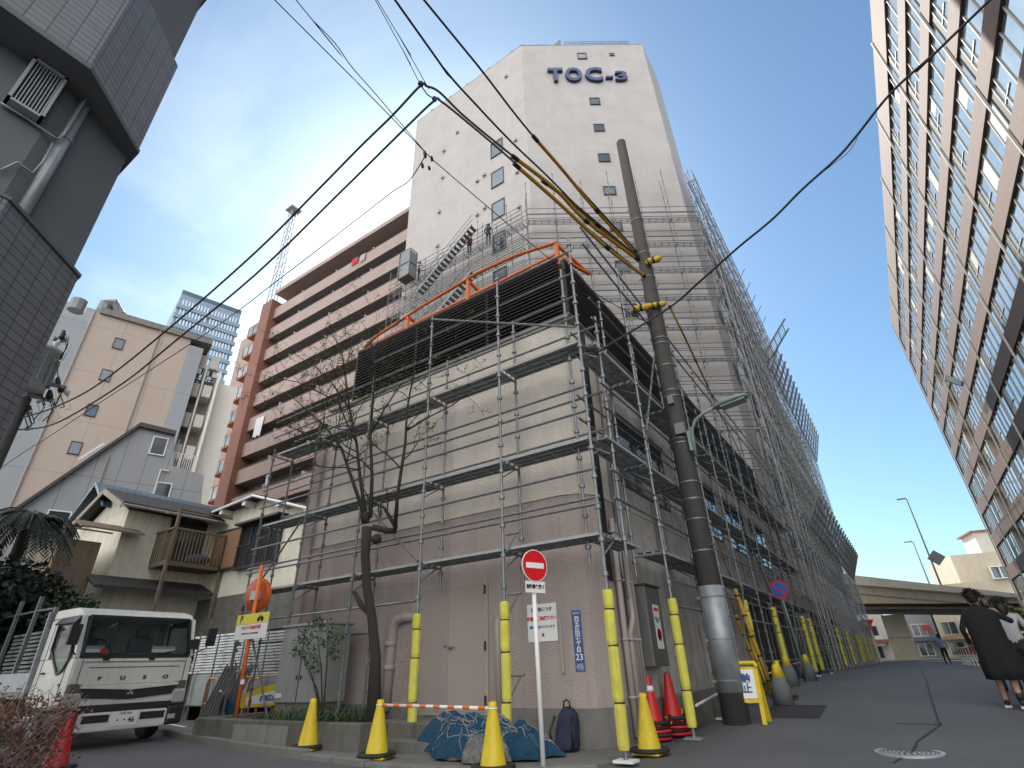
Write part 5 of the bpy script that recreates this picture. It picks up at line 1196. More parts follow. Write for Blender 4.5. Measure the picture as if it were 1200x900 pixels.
b = MB(); b.tube([(XF+.0, TY0+.55, 1.46), (XF+.1, TY0+.42, 1.72)], .012, 5); b.obox((XF+.11, TY0+.42, 1.82), (.03, 0, 0), (0, .07, .05), (0, -.03, .17)); b.build('mirror', M['plastic_dk'], tk, bevel=.03)
b = MB(); b.lathe([(.05, 0), (.05, .02)], (XF-.06, TY0+.42, 1.56), 10, (1, 0, 0)); b.build('sticker_red', M['red'], ws)
# face: badge panel, grille, bumper, lamps
b = MB(); b.box(XF-.01, XF+.012, TY0+.16, TY1-.16, 1.0, 1.34); b.build('front_panel', M['cab'], tk, bevel=.01)
b = MB(); b.box(XF, XF+.014, TY0+.16, TY1-.16, 1.375, 1.385); b.box(XF+.012, XF+.016, TY0+.25, TY1-.9, 1.275, 1.29); b.box(XF+.012, XF+.016, TY0+1.2, TY1-.25, 1.275, 1.29); b.build('panel_groove', M['plastic_dk'], tk)
for i, ch in enumerate('FUSO'): text('badge_letter', ch, .085, M['plastic_dk'], (XF+.016, 4.92+.385*i, 1.10), (0, 1, 0), Z, tk, .006, .004, 1.5)
b = MB(); b.slab([V(XF+.004, TY0+.22, .955), V(XF+.004, 5.5, .90), V(XF+.004, TY1-.22, .955), V(XF+.004, TY1-.26, .80), V(XF+.004, 5.5, .745), V(XF+.004, TY0+.26, .80)], V(.012, 0, 0)); b.box(XF, XF+.02, TY0+.25, TY1-.25, .575, .68); b.build('grille', M['plastic_dk'], tk)
b = MB(); b.bar((XF+.012, TY0+.2, .98), (XF+.012, 5.5, .93), .05, .05); b.bar((XF+.012, 5.5, .93), (XF+.012, TY1-.2, .98), .05, .05); b.build('grille_bar', M['cab'], tk)
b = MB()
for ang in (90, 210, 330):
    a = R(ang); u = V(0, math.cos(a), math.sin(a)); s = V(0, -math.sin(a), math.cos(a)); c0 = V(XF+.028, 5.5, .86)
    b.slab([c0, c0+u*.035+s*.02, c0+u*.07, c0+u*.035-s*.02], V(.008, 0, 0))
b.build('emblem', M['lens'], tk)
b = MB(); b.box(XF-.35, XF+.07, TY0+.30, TY1-.30, .26, .56); b.build('bumper', M['cab'], tk, bevel=.03)
for (y0, y1) in ((TY0-.02, TY0+.30), (TY1-.30, TY1+.02)):
    b = MB(); b.box(XF-.6, XF+.06, y0, y1, .27, .60); b.build('bumper_corner', M['plastic_dk'], tk, bevel=.05)
    b = MB(); b.box(XF-.12, XF+.018, y0+.02, y1-.02, .64, .86); b.build('headlight', M['lens'], tk, bevel=.02)
    b = MB(); b.box(XF-.10, XF+.016, y0+.03, y1-.05, .88, 1.03); b.build('indicator', mat('indicator_smoke', (.12, .11, .11), .2), tk, bevel=.02)
for (a_, c_) in ((TY0+.36, 5.24), (5.76, 6.2)):
    b = MB(); b.box(XF+.071, XF+.076, a_, c_, .40, .52); b.build('bumper_slot', M['plastic_dk'], tk)
b = MB(); b.box(XF+.078, XF+.086, 5.28, 5.72, .33, .56); npl = b.build('number_plate', M['white'], tk)
text('plate_number', '・・46', .115, M['leaf_dk'], (XF+.088, 5.5, .41), (0, 1, 0), Z, npl, off=.003); text('plate_region', '大宮 400', .055, M['leaf_dk'], (XF+.088, 5.5, .52), (0, 1, 0), Z, npl)
# seams, handle, step, roof lip
for yy, sgn in ((TY0, -1), (TY1, 1)):
    b = MB()
    for (p, q_) in (((XF-.30, 1.44), (XF-.34, .66)), ((XF-1.50, 2.14), (XF-1.50, .66)), ((XF-.34, .66), (XF-1.5, .66))): b.bar((p[0], yy+.003*sgn, p[1]), (q_[0], yy+.003*sgn, q_[1]), .008, .010)
    b.build('door_seam', M['plastic_dk'], tk)
    b = MB(); b.bar((XF-1.42, yy+.02*sgn, 1.22), (XF-1.24, yy+.02*sgn, 1.22), .03, .035); b.build('door_handle', M['plastic_dk'], tk)
    b = MB(); b.box(XF-1.2, XF-.45, yy-.02, yy+.02, .36, .46); b.build('side_step', M['plastic_dk'], tk)
b = MB()
for y in (TY0+.13, TY1-.13): b.box(XF-.01, XF+.004, y-.004, y+.004, .64, 1.42)
b.bar((XF+.004, TY0+.02, .62), (XF+.004, TY1-.02, .62), .012, .012); b.build('front_seam', M['plastic_dk'], tk)
for y in (TY0+.2, TY1-.2): b = MB(); b.box(XF-.02, XF+.066, y-.07, y+.07, .37, .45); b.build('fog_lamp', M['lens'], tk, bevel=.01)
# wheels, chassis, bed
for (x, y) in ((XF-1.0, TY0+.12), (XF-1.0, TY1-.12), (XF-4.3, TY0+.15), (XF-4.3, TY1-.15)):
    b = MB(); sg_ = -1 if y < 5.5 else 1; b.lathe([(.2, -.1), (.36, -.1), (.38, -.06), (.38, .06), (.36, .1), (.2, .1)], (x, y, .38), 20, (0, 1, 0)); w = b.build('wheel', M['rubber'], tk, True)
    b = MB(); b.lathe([(.21, .0), (.2, .03), (.06, .03), (.05, .07)], (x, y+.09*sg_, .38), 14, (0, sg_, 0)); b.build('rim', M['plate'], w)
b = MB(); b.box(XF-5.4, XF-.3, TY0+.5, TY1-.5, .45, .75); b.box(XF-1.6, XF-.25, TY0+.15, TY1-.15, .3, .62); b.build('chassis', M['rubber'], tk)
b = MB(); b.box(XF-5.6, XF-1.85, TY0-.03, TY1+.03, .80, .92); b.build('load_bed', M['steel_dk'], tk)
for y0 in (TY0-.05, TY1+.0):
    b = MB(); b.box(XF-5.6, XF-1.85, y0, y0+.05, .92, 1.25); b.build('bed_side', M['plate'], tk)
for (x, y, z1) in ((XF-1.9, TY0+.02, 2.45), (XF-1.9, TY1-.02, 2.4), (XF-3.0, TY0+.02, 2.75), (XF-4.2, TY0+.02, 2.75), (XF-5.4, TY0+.02, 2.75)):
    b = MB(); b.box(x-.035, x+.035, y-.035, y+.035, .9, z1); b.build('stake', M['steel_dk'], tk)
b = MB(); b.tube([(XF-1.9, TY0+.02, 2.42), (XF-3.0, TY0+.02, 2.45), (XF-5.4, TY0+.02, 2.45)], .025, 6); b.build('stake_rail', M['steel'], tk)
b = MB(); b.bar((XF-1.78, TY0-.02, .9), (XF-1.92, TY0-.02, 2.35), .09, .05); b.build('headboard_post', M['plate'], tk)
b = MB(); b.box(XF-1.95, XF-1.85, TY0, TY1, .92, 1.9); b.build('headboard', M['plate'], tk)
def plank_mesh(L, w=.5):
    b = MB(); b.box(-L/2, L/2, -w/2, w/2, .028, .032)
    for i in (-1, 1): b.box(-L/2, L/2, i*(w/2-.012)-.012, i*(w/2-.012)+.012, -.02, .034)
    for x in (-L/2, L/2-.04): b.box(x, x+.04, -w/2+.02, w/2-.02, -.018, .028)
    return b
M['bright'] = mat('bright_zinc', (.55, .57, .58), .35, .5, .4, 8, 0, 1, 0, (.3, .31, .32))
pk = plank_mesh(2.6).build('scaffold_plank', M['steel_dk']); tag(pk, 'dull steel scaffold plank lying in the tall load on the truck bed', 'plank', 'scaffold planks loaded on the truck')
n_ = 0
for lay in range(14):
    for row in range(3):
        o = pk if n_ == 0 else pk.copy()
        if n_: COL.objects.link(o)
        o.location = (XF-3.35+random.uniform(-.06, .06), TY0+.42+row*.63+random.uniform(-.02, .02), 1.0+lay*.083); n_ += 1
for (px_, dz, lays, yb_, lbl) in ((258, 0, 14, 9.7, 'shiny steel scaffold plank in the wide stack behind the orange barriers'), (325, 0, 13, 9.6, 'shiny steel scaffold plank in the stack beside the grey cabinet')):
    q = V(-17.4 if px_ < 300 else -14.75, yb_, 1.2); pz = 1.2
    pk2 = plank_mesh(2.4, .5).build('scaffold_plank', M['bright']); tag(pk2, lbl, 'plank', 'scaffold planks stacked in the yard')
    n_ = 0
    for lay in range(lays):
        for row in range(2):
            o = pk2 if n_ == 0 else pk2.copy()
            if n_: COL.objects.link(o)
            o.location = (q.x+random.uniform(-.12, .12)+(row*.35), yb_+row*.55+random.uniform(-.04, .04), pz+.02+lay*.075); n_ += 1
    t = thing('storage_crate', 'pale covered base crate under the %s plank stack' % ('left' if px_ < 300 else 'right'), 'crate', (q.x, yb_+.3, 0))
    b = MB(); b.box(q.x-1.0, q.x+1.2, yb_-.3, yb_+.95, .35, pz-.03); b.build('cover', M['plate'], t, bevel=.03)
    b = MB()
    for xx_ in (q.x-.9, q.x+1.05): b.box(xx_-.05, xx_+.05, yb_-.2, yb_+.85, 0, .35)
    b.build('foot', M['black'], t)
    for xx_ in (-.8, .3, 1.2):
        b = MB(); b.tube([(q.x+xx_, yb_-.36, 0), (q.x+xx_, yb_-.36, pz+1.15)], .0243, 6); b.build('rack_post', M['steel_dk'], t)
tk.scale = (1.03, 1.03, 1.03)
# ================================================================== YARD CLUTTER
for (lbl, px_, y_, w_) in (('orange tube barrier standing left of the leaning steel panels', 250, 9.0, .5), ('orange tube barrier partly hidden behind the orange sign pole', 300, 9.1, .5), ('orange tube barrier next to the grey cabinet', 330, 9.0, .35)):
    q = at_y(px_, 795, y_); t = thing('tube_barrier', lbl, 'barrier', (q.x, y_, 0)); b = MB(); x = q.x
    b.tube([(x-w_/2, y_, 0), (x-w_/2, y_, q.z-.1), (x-w_/2+.1, y_, q.z), (x+w_/2-.1, y_, q.z), (x+w_/2, y_, q.z-.1), (x+w_/2, y_, 0)], .035, 8); b.build('hoop', M['orange'] if False else mat('barrier_orange_%d' % px_, (.55, .24, .07), .5), t, True)
    b = MB(); b.tube([(x-w_/2, y_, .45), (x+w_/2, y_, .45)], .025, 6); b.build('cross_bar', M['orange'], t)
def lean_panel(lbl, px_, w_, y_):
    q = at_y(px_, 842, y_); t = thing('steel_panel', lbl, 'panel', (q.x, y_, 0)); b = MB(); o_ = V(q.x, y_, .02); u = V(.30, .25, 1.1).normalized()*1.35; r_ = V(1, .15, 0).normalized()
    for i in range(5): b.bar(o_+r_*(w_*i/4), o_+r_*(w_*i/4)+u, .05, .03)
    b.slab([o_+V(0, .02, 0), o_+r_*w_+V(0, .02, 0), o_+r_*w_+u+V(0, .02, 0), o_+u+V(0, .02, 0)], V(0, .012, 0)); b.bar(o_, o_+r_*w_, .05, .06); b.bar(o_+u, o_+r_*w_+u, .05, .06); b.build('panel', M['steel_dk'], t)
    b = MB()
    for k2 in (.15, .85): b.tube([o_+u+r_*(w_*k2), o_+u*1.06+r_*(w_*k2)-V(0, .05, 0)], .02, 6)
    b.build('hook', M['steel'], t)
lean_panel('ribbed grey steel panel leaning upright left of the chrome bollard', 229, .42, 7.75)
lean_panel('second ribbed steel panel leaning behind the orange sign pole', 252, .40, 8.7)
q = at_z(249, 858, .03); t = thing('bollard', 'thin chrome bollard on the kerb beside the low planter wall', 'bollard', (q.x, q.y, .03)); b = MB(); b.lathe([(.04, 0), (.04, .74), (.055, .75), (.055, .78), (.02, .80)], (q.x, q.y, .03), 12); b.build('post', mat('chrome_dull', (.45, .40, .33), .3, .7, .4, 8), t, True)
# blue net heap in the yard
def net_heap(nm, lbl, c, rad, mt, mt2, n=60, cat='net'):
    t = thing(nm, lbl, cat, (c[0], c[1], 0)); b = MB(); ph = [random.uniform(0, 6) for _ in range(12)]
    def hh(u, v):
        r2 = u*u+v*v; base = max(0, 1-r2)**.62
        w_ = .16*math.sin(3.1*u+ph[0])*math.cos(3.7*v+ph[1])+.09*abs(math.sin(5.3*u+2.9*v+ph[2]))+.10*math.sin(9*v-6*u+ph[3])+.04*abs(math.sin(14*u+9*v+ph[4]))+.03*math.sin(23*u-17*v+ph[5])+.008*math.sin(41*u+ph[6])*math.sin(37*v+ph[7])
        return max(0, base*(.58+w_))
    N = 60; vs = []
    for i in range(N+1):
        for j in range(N+1):
            u, v = -1+2*i/N, -1+2*j/N; k2 = max(1e-6, math.hypot(u, v)); f = max(abs(u), abs(v))/k2; u2, v2 = u*f, v*f; an = math.atan2(v, u); jj = 1+.16*math.sin(3*an+ph[8])+.10*math.sin(5*an+ph[9])+.06*math.sin(11*an+ph[10])
            vs.append((c[0]+u2*rad[0]*jj, c[1]+v2*rad[1]*jj, c[2]+max(0.0, hh(u2*.99, v2*.99))*rad[2]))
    b.add(vs, [(i*(N+1)+j, (i+1)*(N+1)+j, (i+1)*(N+1)+j+1, i*(N+1)+j+1) for i in range(N) for j in range(N)]); b.build('net_folds', mt, t, True)
    b = MB()
    for i in range(n):
        u, v = random.uniform(-.8, .8), random.uniform(-.8, .8)
        if u*u+v*v > .85: continue
        th = random.uniform(0, 6.28); pts = []; cur = random.uniform(-5, 5)
        for s_ in range(8):
            if u*u+v*v > .95: break
            an = math.atan2(v, u); jj = 1+.16*math.sin(3*an+ph[8])+.10*math.sin(5*an+ph[9])+.06*math.sin(11*an+ph[10]); pts.append(V(c[0]+u*rad[0]*jj, c[1]+v*rad[1]*jj, c[2]+max(0.01, hh(u, v))*rad[2]+.012)); u += .09*math.cos(th); v += .09*math.sin(th); th += cur*.25
        if len(pts) > 2: b.tube(pts, random.choice([.003, .004, .006, .008]), 5)
    b.build('rope', mt2, t, True); return t
M['net_b'] = mat('net_blue', (.008, .075, .15), .85, 0, .9, 22, 1.0, 70, 0, (.004, .03, .07), dist=.03)
M['net_g'] = mat('net_grey', (.26, .25, .235), .9, 0, .9, 22, 1.0, 70, 0, (.09, .085, .08), dist=.03)
M['rope'] = mat('rope_grey', (.27, .27, .26), .9, 0, .5, 9)
q = at_y(268, 815, 8.6); net_heap('net_heap', 'dark blue net heap in the yard below the leaning panels', (q.x, 8.5, 0), (.45, .4, .9), M['net_b'], M['rope'], 14)
# ---------------------------------------------------------------- orange pole with mirror and parking board
PYY = 6.85
q0, q1 = at_y(277, 834, PYY), at_y(308, 662, PYY)
t = thing('sign_pole', 'orange pole carrying the back of a round orange traffic mirror', 'pole', (q0.x, PYY, 0))
b = MB(); b.tube([(q0.x, PYY, .3), (q1.x-.02, PYY, q1.z)], .04, 10); b.build('post', M['orange'], t, True)
b = MB(); b.tube([(q0.x+.02, PYY, .95), (q0.x+.022, PYY, 1.03)], .043, 10); b.build('white_tape', M['white'], t)
mc = at_y(300, 697, PYY+.05); mn = V(-.25, 1, .1).normalized()
b = MB(); b.lathe([(.34, 0), (.34, .03), (.30, .05), (.0, .09)], mc+V(-.02, .06, 0), 28, -mn); mr = b.build('mirror_back', mat('mirror_orange', (.50, .09, .025), .45, 0, .3, 4), t, True)
b = MB(); b.lathe([(.355, -.02), (.355, .02)], mc+V(-.02, .06, 0), 28, -mn); b.build('rim', M['orange'], mr)
b = MB(); b.obox(mc+V(.03, -.03, -.02), (.12, 0, 0), (0, .05, 0), (0, 0, .09)); b.build('bracket', M['plate'], mr)
p = [at_y(*k2, PYY-.07) for k2 in ((280, 719), (315, 719), (310, 749), (273, 749))]
bx0, bx1, bz0, bz1 = p[3].x+.02, p[1].x+.02, (p[2].z+p[3].z)/2, (p[0].z+p[1].z)/2; bw_, bh_ = bx1-bx0, bz1-bz0
t = thing('parking_board', 'white and yellow motorcycle parking board with a P fixed to the orange pole', 'sign', ((bx0+bx1)/2, PYY-.07, bz0))
b = MB(); b.box(bx0, bx1, PYY-.07, PYY-.06, bz0, bz1); b.build('board', M['white'], t)
b = MB(); b.box(bx0, bx1, PYY-.076, PYY-.071, bz0+bh_*.6, bz1); b.build('yellow_band', mat('sign_yellow', (.72, .60, .03), .5), t)
text('letter_p', 'P', bh_*.40, M['black'], (bx0+bw_*.16, PYY-.078, bz0+bh_*.80), (1, 0, 0), Z, t, .001, .008)
text('sign_text', 'TOCバイク専用駐車場', bh_*.155, M['red'], ((bx0+bx1)/2, PYY-.073, bz0+bh_*.44), (1, 0, 0), Z, t, .001, .002, .9)
text('small_text', '月極契約 お問い合わせは管理事務所へ', bh_*.075, M['black'], ((bx0+bx1)/2, PYY-.073, bz0+bh_*.22), (1, 0, 0), Z, t, .001)
b = MB(); c0 = V(bx0+bw_*.76, PYY-.078, bz0+bh_*.74); s_ = bh_*.11
for dx in (-1.25, 1.25): b.lathe([(s_*.85, 0), (s_*.85, .003), (s_*.6, .003), (s_*.6, 0)], c0+V(dx*s_, 0, 0), 16, (0, -1, 0))
b.bar(c0+V(-1.2*s_, -.002, s_*.1), c0+V(.2*s_, -.002, s_*.9), .003, s_*.4); b.bar(c0+V(-.2*s_, -.002, s_*.8), c0+V(1.3*s_, -.002, s_*.9), .003, s_*.55); b.bar(c0+V(-.9*s_, -.002, s_*.3), c0+V(-.5*s_, -.002, s_*1.8), .003, s_*.3); b.bar(c0+V(-.3*s_, -.002, 0), c0+V(.7*s_, -.002, .3*s_), .003, s_*.7)
b.build('motorcycle_symbol', M['black'], t)
# yellow barrier board
p = [at_y(*k2, 8.3) for k2 in ((284, 814), (332, 800), (332, 824), (284, 832))]
t = thing('barrier_board', 'curved yellow no parking board with blue characters behind the planter wall', 'barrier', (p[0].x, 8.3, 0)); x0, x1 = p[0].x, p[1].x+.15
b = MB(); n_ = 10; top = []; bot = []
za, zb2 = p[0].z, p[1].z; zl, zh = p[3].z+.03, p[2].z-.02
pts = [V(x0+(x1-x0)*i/n_, 8.3, za+(zb2-za)*math.sin(i/n_*1.57)) for i in range(n_+1)] + [V(x1, 8.3, zh), V(x0, 8.3, zl)]
b.slab(pts, V(0, .03, 0)); b.build('board', M['coney'], t)
wd = x1-x0; zc = (zl+za)/2
b = MB(); b.slab([V(x0+.12*wd, 8.296, zl+.07), V(x1-.02, 8.296, zh+.05), V(x1-.02, 8.296, zb2-.10), V(x0+.12*wd, 8.296, za-.06)], V(0, .003, 0)); b.build('white_field', M['white'], t)
up_ = Z; rt_ = V(x1-x0, 0, (zh-zl)).normalized()
text('sign_text', '駐輪禁止', .15, M['blue_sign'], (x0+wd*.62, 8.292, zc+.06), rt_, Z, t, .001, .004)
b = MB(); cc = V(x0+wd*.22, 8.293, zc-.0); b.lathe([(.075, 0), (.075, .003), (.058, .003), (.058, 0)], cc, 18, (0, -1, 0)); b.obox(cc, V(.045, 0, -.045), V(0, .002, 0), V(.008, 0, .008)); b.build('no_symbol', M['red'], t)
b = MB(); b.tube([(x0+.05, 8.33, 0), (x0+.05, 8.33, za)], .02, 6); b.tube([(x1-.05, 8.33, 0), (x1-.05, 8.33, zb2)], .02, 6); b.tube([(x0, 8.33, zb2+.14), (x1+.1, 8.33, zb2+.16)], .02, 6); b.build('stand', mat('stand_yellow', (.5, .38, .05), .5), t)

# ---------------------------------------------------------------- planter, cabinet, plants
t = thing('planter', 'low weathered concrete planter wall beside the door steps with the bare tree in it', 'planter', (-9.6, 7, 0))
b = MB(); b.box(-12.0, -7.25, 6.42, 6.62, 0, .40); b.box(-12.0, -11.8, 6.62, YL-.1, 0, .40); b.box(-7.41, -7.24, 6.62, YL-.1, 0, .40); b.build('wall', M['conc_dark'], t, bevel=.02)
b = MB(); b.box(-10.6, -9.0, 6.40, 6.419, .0, .33); b.build('patch_panel', M['concrete'], t)
b = MB(); b.box(-11.8, -7.41, 6.62, YL-.1, 0, .34); b.build('soil', mat('soil', (.045, .036, .028), .95, 0, .6, 8, .6, 40), t)
t = thing('cabinet', 'grey steel electrical cabinet with two latch slots in front of the taupe wall', 'cabinet', (-9.6, 7.4, .4))
M['cabg'] = mat('cabinet_grey', (.27, .275, .27), .5, .1, .35, 3, 0, 1, .5)
b = MB(); b.box(-10.42, -9.02, 7.0, 7.55, .62, 1.92); b.build('body', M['cabg'], t, bevel=.02)
b = MB(); b.box(-10.46, -8.98, 6.97, 7.58, 1.92, 1.97); b.build('lid', M['cabg'], t, bevel=.01); b = MB(); b.box(-10.38, -9.06, 7.03, 7.52, .34, .62); b.build('plinth', M['conc_dark'], t)
b = MB(); b.box(-9.725, -9.715, 6.99, 7.0, .65, 1.9); b.box(-9.80, -9.77, 6.985, 7.0, 1.0, 1.07); b.box(-9.67, -9.64, 6.985, 7.0, 1.0, 1.07); b.build('latch', M['black'], t)
b = MB(); b.box(-10.38, -10.18, 6.985, 6.998, .70, .78); b.build('label_plate', M['cream2'], t)
q = at_y(372, 775, 6.85); tb_ = thing('bush', 'small leafy green bush leaning in front of the grey cabinet', 'bush', (q.x+.35, 6.9, .34))
b = MB(); c0 = V(q.x+.3, 6.9, .34)
for (px, py) in ((352, 765), (372, 745), (385, 735), (362, 790)):
    e = at_y(px, py, 6.8); b.tube([c0, c0.lerp(e, .5)+Z*.15, e], [.018, .012, .005], 5)
b.build('stem', M['bark'], tb_)
b = MB()
for (px, py, r_) in ((350, 758, .16), (362, 770, .17), (375, 748, .20), (388, 736, .16), (395, 745, .14), (358, 745, .15), (372, 730, .12), (392, 765, .12), (368, 780, .12)):
    e = at_y(px, py, 6.8); leaves(b, e, (r_*1.1, r_*1.2, r_*1.0), 75, .06)
b.build('foliage', M['leaf'], tb_)
M['grass_d'] = leafmat('strap_leaf', (.05, .085, .03), (.03, .045, .018))
b = MB()
for i in range(520):
    x = random.uniform(-10.4, -7.95); y = random.uniform(6.55, 7.5); L = random.uniform(.18, .42)*(1.15 if x > -9.6 else .8); th = random.uniform(0, 6.28) if y > 6.75 else random.uniform(3.6, 5.8)
    d_ = V(math.cos(th), math.sin(th), 0); s_ = V(-d_.y, d_.x, 0)*.009; p = V(x, y, .34)
    m1, m2 = p+d_*L*.35+Z*L*.5, p+d_*L*.95+Z*L*random.uniform(-.15, .3)
    b.add([p-s_, p+s_, m1+s_, m1-s_, m2], [(0, 1, 2, 3), (3, 2, 4)])
o = b.build('strap_grass', M['grass_d']); tag(o, 'drooping dark green strap grass growing along the planter edge', 'grass', kind='stuff')
# bare tree
tr = thing('bare_tree', 'crooked street tree with bare dark branches and a few new leaves before the scaffold', 'tree', (-7.3, 6.72, .34))
TYY = 6.75
def tp_(px, py, dy=0): return at_y(px, py, TYY+dy)
trunk = [V(at_y(440, 822, TYY).x, TYY, .30), tp_(440, 770), tp_(436, 725), tp_(430, 690, -.05), tp_(428, 650), tp_(430, 618)]
b = MB(); b.tube(trunk, [.125, .092, .082, .080, .085, .10], 12)
b.tube([tp_(436, 722), tp_(424, 710, -.05), tp_(415, 694, -.1)], [.05, .05, .038], 8)
b.blob(tuple(tp_(441, 632)), .10, .10, .09, 10, 8, .12); b.blob(tuple(tp_(428, 606)), .11, .1, .12, 10, 8, .12)
b.build('trunk', M['bark'], tr, True)
lv = MB()
def limb(b, pts, r0, r1, depth=0):
    n_ = len(pts); b.tube(pts, [r0+(r1-r0)*i/(n_-1) for i in range(n_)], 7 if r0 > .015 else 4)
    if depth >= 3: 
        return
    tot = sum((pts[i+1]-pts[i]).length for i in range(n_-1)); k_ = max(2, int(tot*(3.0 if depth == 0 else 3.3)))
    for j in range(k_):
        u = random.uniform(.22, 1.0); i = min(n_-2, int(u*(n_-1))); f = u*(n_-1)-i; p = pts[i].lerp(pts[i+1], f); t_ = (pts[i+1]-pts[i]).normalized()
        a = V(random.gauss(0, 1), random.gauss(0, .8), random.gauss(.25, .8)); a = (a-t_*a.dot(t_)).normalized(); d_ = (t_*random.uniform(.3, .9)+a*.8).normalized()
        L = (tot*.34 if depth == 0 else tot*.5)*random.uniform(.5, 1.1); L = max(.15, min(L, 1.3)); rr = (r0+(r1-r0)*u)*.5; rr = max(rr, .0038)
        pp = [p]; dd_ = d_
        for q_ in range(4): dd_ = (dd_+V(random.gauss(0, .22), random.gauss(0, .22), random.gauss(.06, .2))).normalized(); pp.append(pp[-1]+dd_*L/4)
        limb(b, pp, rr, max(.0025, rr*.45), depth+1)
        if depth >= 1:
            for q_ in range(random.choice([0, 1, 1, 2])):
                e = pp[random.choice([2, 3, 4])]; leaves(lv, e, (.05, .05, .05), 3, .042)
bb_ = MB()
top = tp_(430, 612)
for pxs in ([(430, 612), (412, 560), (400, 525), (385, 505), (360, 480), (335, 460)], [(430, 612), (422, 560), (418, 520), (410, 480), (405, 440), (412, 400)], [(434, 606), (436, 560), (434, 510), (437, 470), (440, 430), (432, 385)], [(438, 618), (455, 622), (464, 622)], [(463, 620), (466, 580), (475, 520), (477, 480), (486, 430), (510, 395)], [(464, 618), (450, 595), (432, 585), (425, 570)], [(400, 525), (380, 520), (350, 505), (322, 490)], [(434, 510), (450, 480), (470, 450), (500, 440)], [(476, 505), (500, 490), (530, 475), (552, 458)], [(410, 480), (390, 450), (370, 430), (345, 415)], [(405, 440), (400, 410), (385, 385)], [(418, 520), (395, 470), (350, 448), (310, 440)]):
    pts = [tp_(*p, random.uniform(-.25, .25)*(i > 0)) for i, p in enumerate(pxs)]; r0 = .042 if pxs[0][1] > 600 else .02
    if pxs[0] == (438, 618): bb_.tube(pts, [.06, .055, .05], 8); continue
    limb(bb_, pts, r0, .008)
bb_.build('limbs', M['bark'], tr, True); lv.build('leaves', M['leaf_new'], tr)

# ================================================================== CONES, SIGNS, CORNER CLUTTER
def make_cone(lbl, mt, x, y, z, band=None, grp=None, tilt=0):
    t = thing('traffic_cone', lbl, 'traffic cone', (0, 0, 0), grp)
    b = MB(); b.lathe([(.165, .03), (.155, .05), (.052, .64), (.048, .69), (.03, .70), (.03, .66)], (0, 0, 0), 20); b.build('shell', mt, t, True)
    b = MB(); b.box(-.19, .19, -.19, .19, 0, .035); b.build('foot', mt, t, bevel=.02)
    b = MB(); b.lathe([(.25, .03), (.27, .045), (.25, .075), (.18, .075), (.17, .045)], (0, 0, 0), 18); b.build('weight_ring', M['rubber'], t, True)
    if band:
        b = MB(); r_ = lambda z_: .155-(z_-.05)*(.103/.59)+.003
        b.lathe([(r_(.47), .47), (r_(.55), .55)], (0, 0, 0), 20); b.build('reflective_band', M['white'], t, True)
    t.location = (x, y, z); t.rotation_euler = (0, tilt, random.uniform(-.4, .4)); return t
q = at_z(360, 878, .05); make_cone('yellow cone standing alone before the planter at the left', M['coney'], q.x, q.y, .04)
cA = at_z(441, 888, .05); make_cone('yellow cone at the left end of the striped bar', M['coney'], cA.x, cA.y, .04)
cB = V(-4.42, 5.98, .04); make_cone('yellow cone at the right end of the striped bar in front of the net', M['coney'], cB.x, cB.y, .03)
q = at_z(762, 884, .02); make_cone('yellow cone right of the padded corner post beside the red cones', M['coney'], q.x, q.y, .02)
q = at_z(783, 862, .05); make_cone('red cone with a white reflective band, front of the red pair', M['coner'], q.x-.12, q.y-.25, .20, True)
make_cone('plain red cone behind the banded red one', M['coner'], q.x+.0, q.y+.35, .22)
for j in range(4):
    o = MB(); o.lathe([(.25, .0), (.27, .02), (.25, .045), (.1, .045)], (0, 0, 0), 18); t = o.build('cone_weight', M['rubber'] if j % 2 else M['coner']); tag(t, 'flat rubber cone weight in the pile under the red cones', 'cone weight', 'cone weights piled by the wall'); t.location = (q.x-.12+random.uniform(-.03, .03), q.y-.25+random.uniform(-.03, .03), .02+j*.047)
for j in range(4):
    o = MB(); o.lathe([(.25, .0), (.27, .02), (.25, .045), (.1, .045)], (0, 0, 0), 18); t = o.build('cone_weight', M['rubber'] if j % 2 else M['coner']); tag(t, 'flat rubber cone weight in the pile under the red cones', 'cone weight', 'cone weights piled by the wall'); t.location = (q.x+random.uniform(-.03, .03), q.y+.35+random.uniform(-.03, .03), .03+j*.047)
for j in range(4):
    a = V(-3.62, 9.2+j*.02, .16+.035*j); c = a+V(.12, 1.5, .14); t = thing('striped_bar', 'striped safety bar lying in the bundle along the wall foot', 'safety bar', tuple(a), 'striped bars along the wall foot'); b = MB(); b.tube([a, c], .018, 8); b.build('tube', M['black'], t)
    b = MB()
    for k2 in range(7): b.tube([a.lerp(c, (k2+.1)/7), a.lerp(c, (k2+.6)/7)], .0195, 8)
    b.build('stripe', M['orange'] if j % 2 else M['coney'], t)
# bar between the two front cones
t = thing('cone_bar', 'orange and white striped bar resting on the two front yellow cones', 'safety bar', (cA.x, cA.y, .6)); a, c = cA+Z*.61, V(cB.x, cB.y, .655); a.z = .67
b = MB(); b.tube([a, c], .02, 10); b.build('tube', M['white'], t, True)
b = MB()
for k2 in range(8): b.tube([a.lerp(c, (k2+.15)/8), a.lerp(c, (k2+.6)/8)], .0215, 10)
b.build('stripe', M['orange'], t)
for e in (a, c): b = MB(); b.lathe([(.058, -.008), (.064, 0), (.058, .008)], e, 14); b.build('end_ring', M['white'], t)
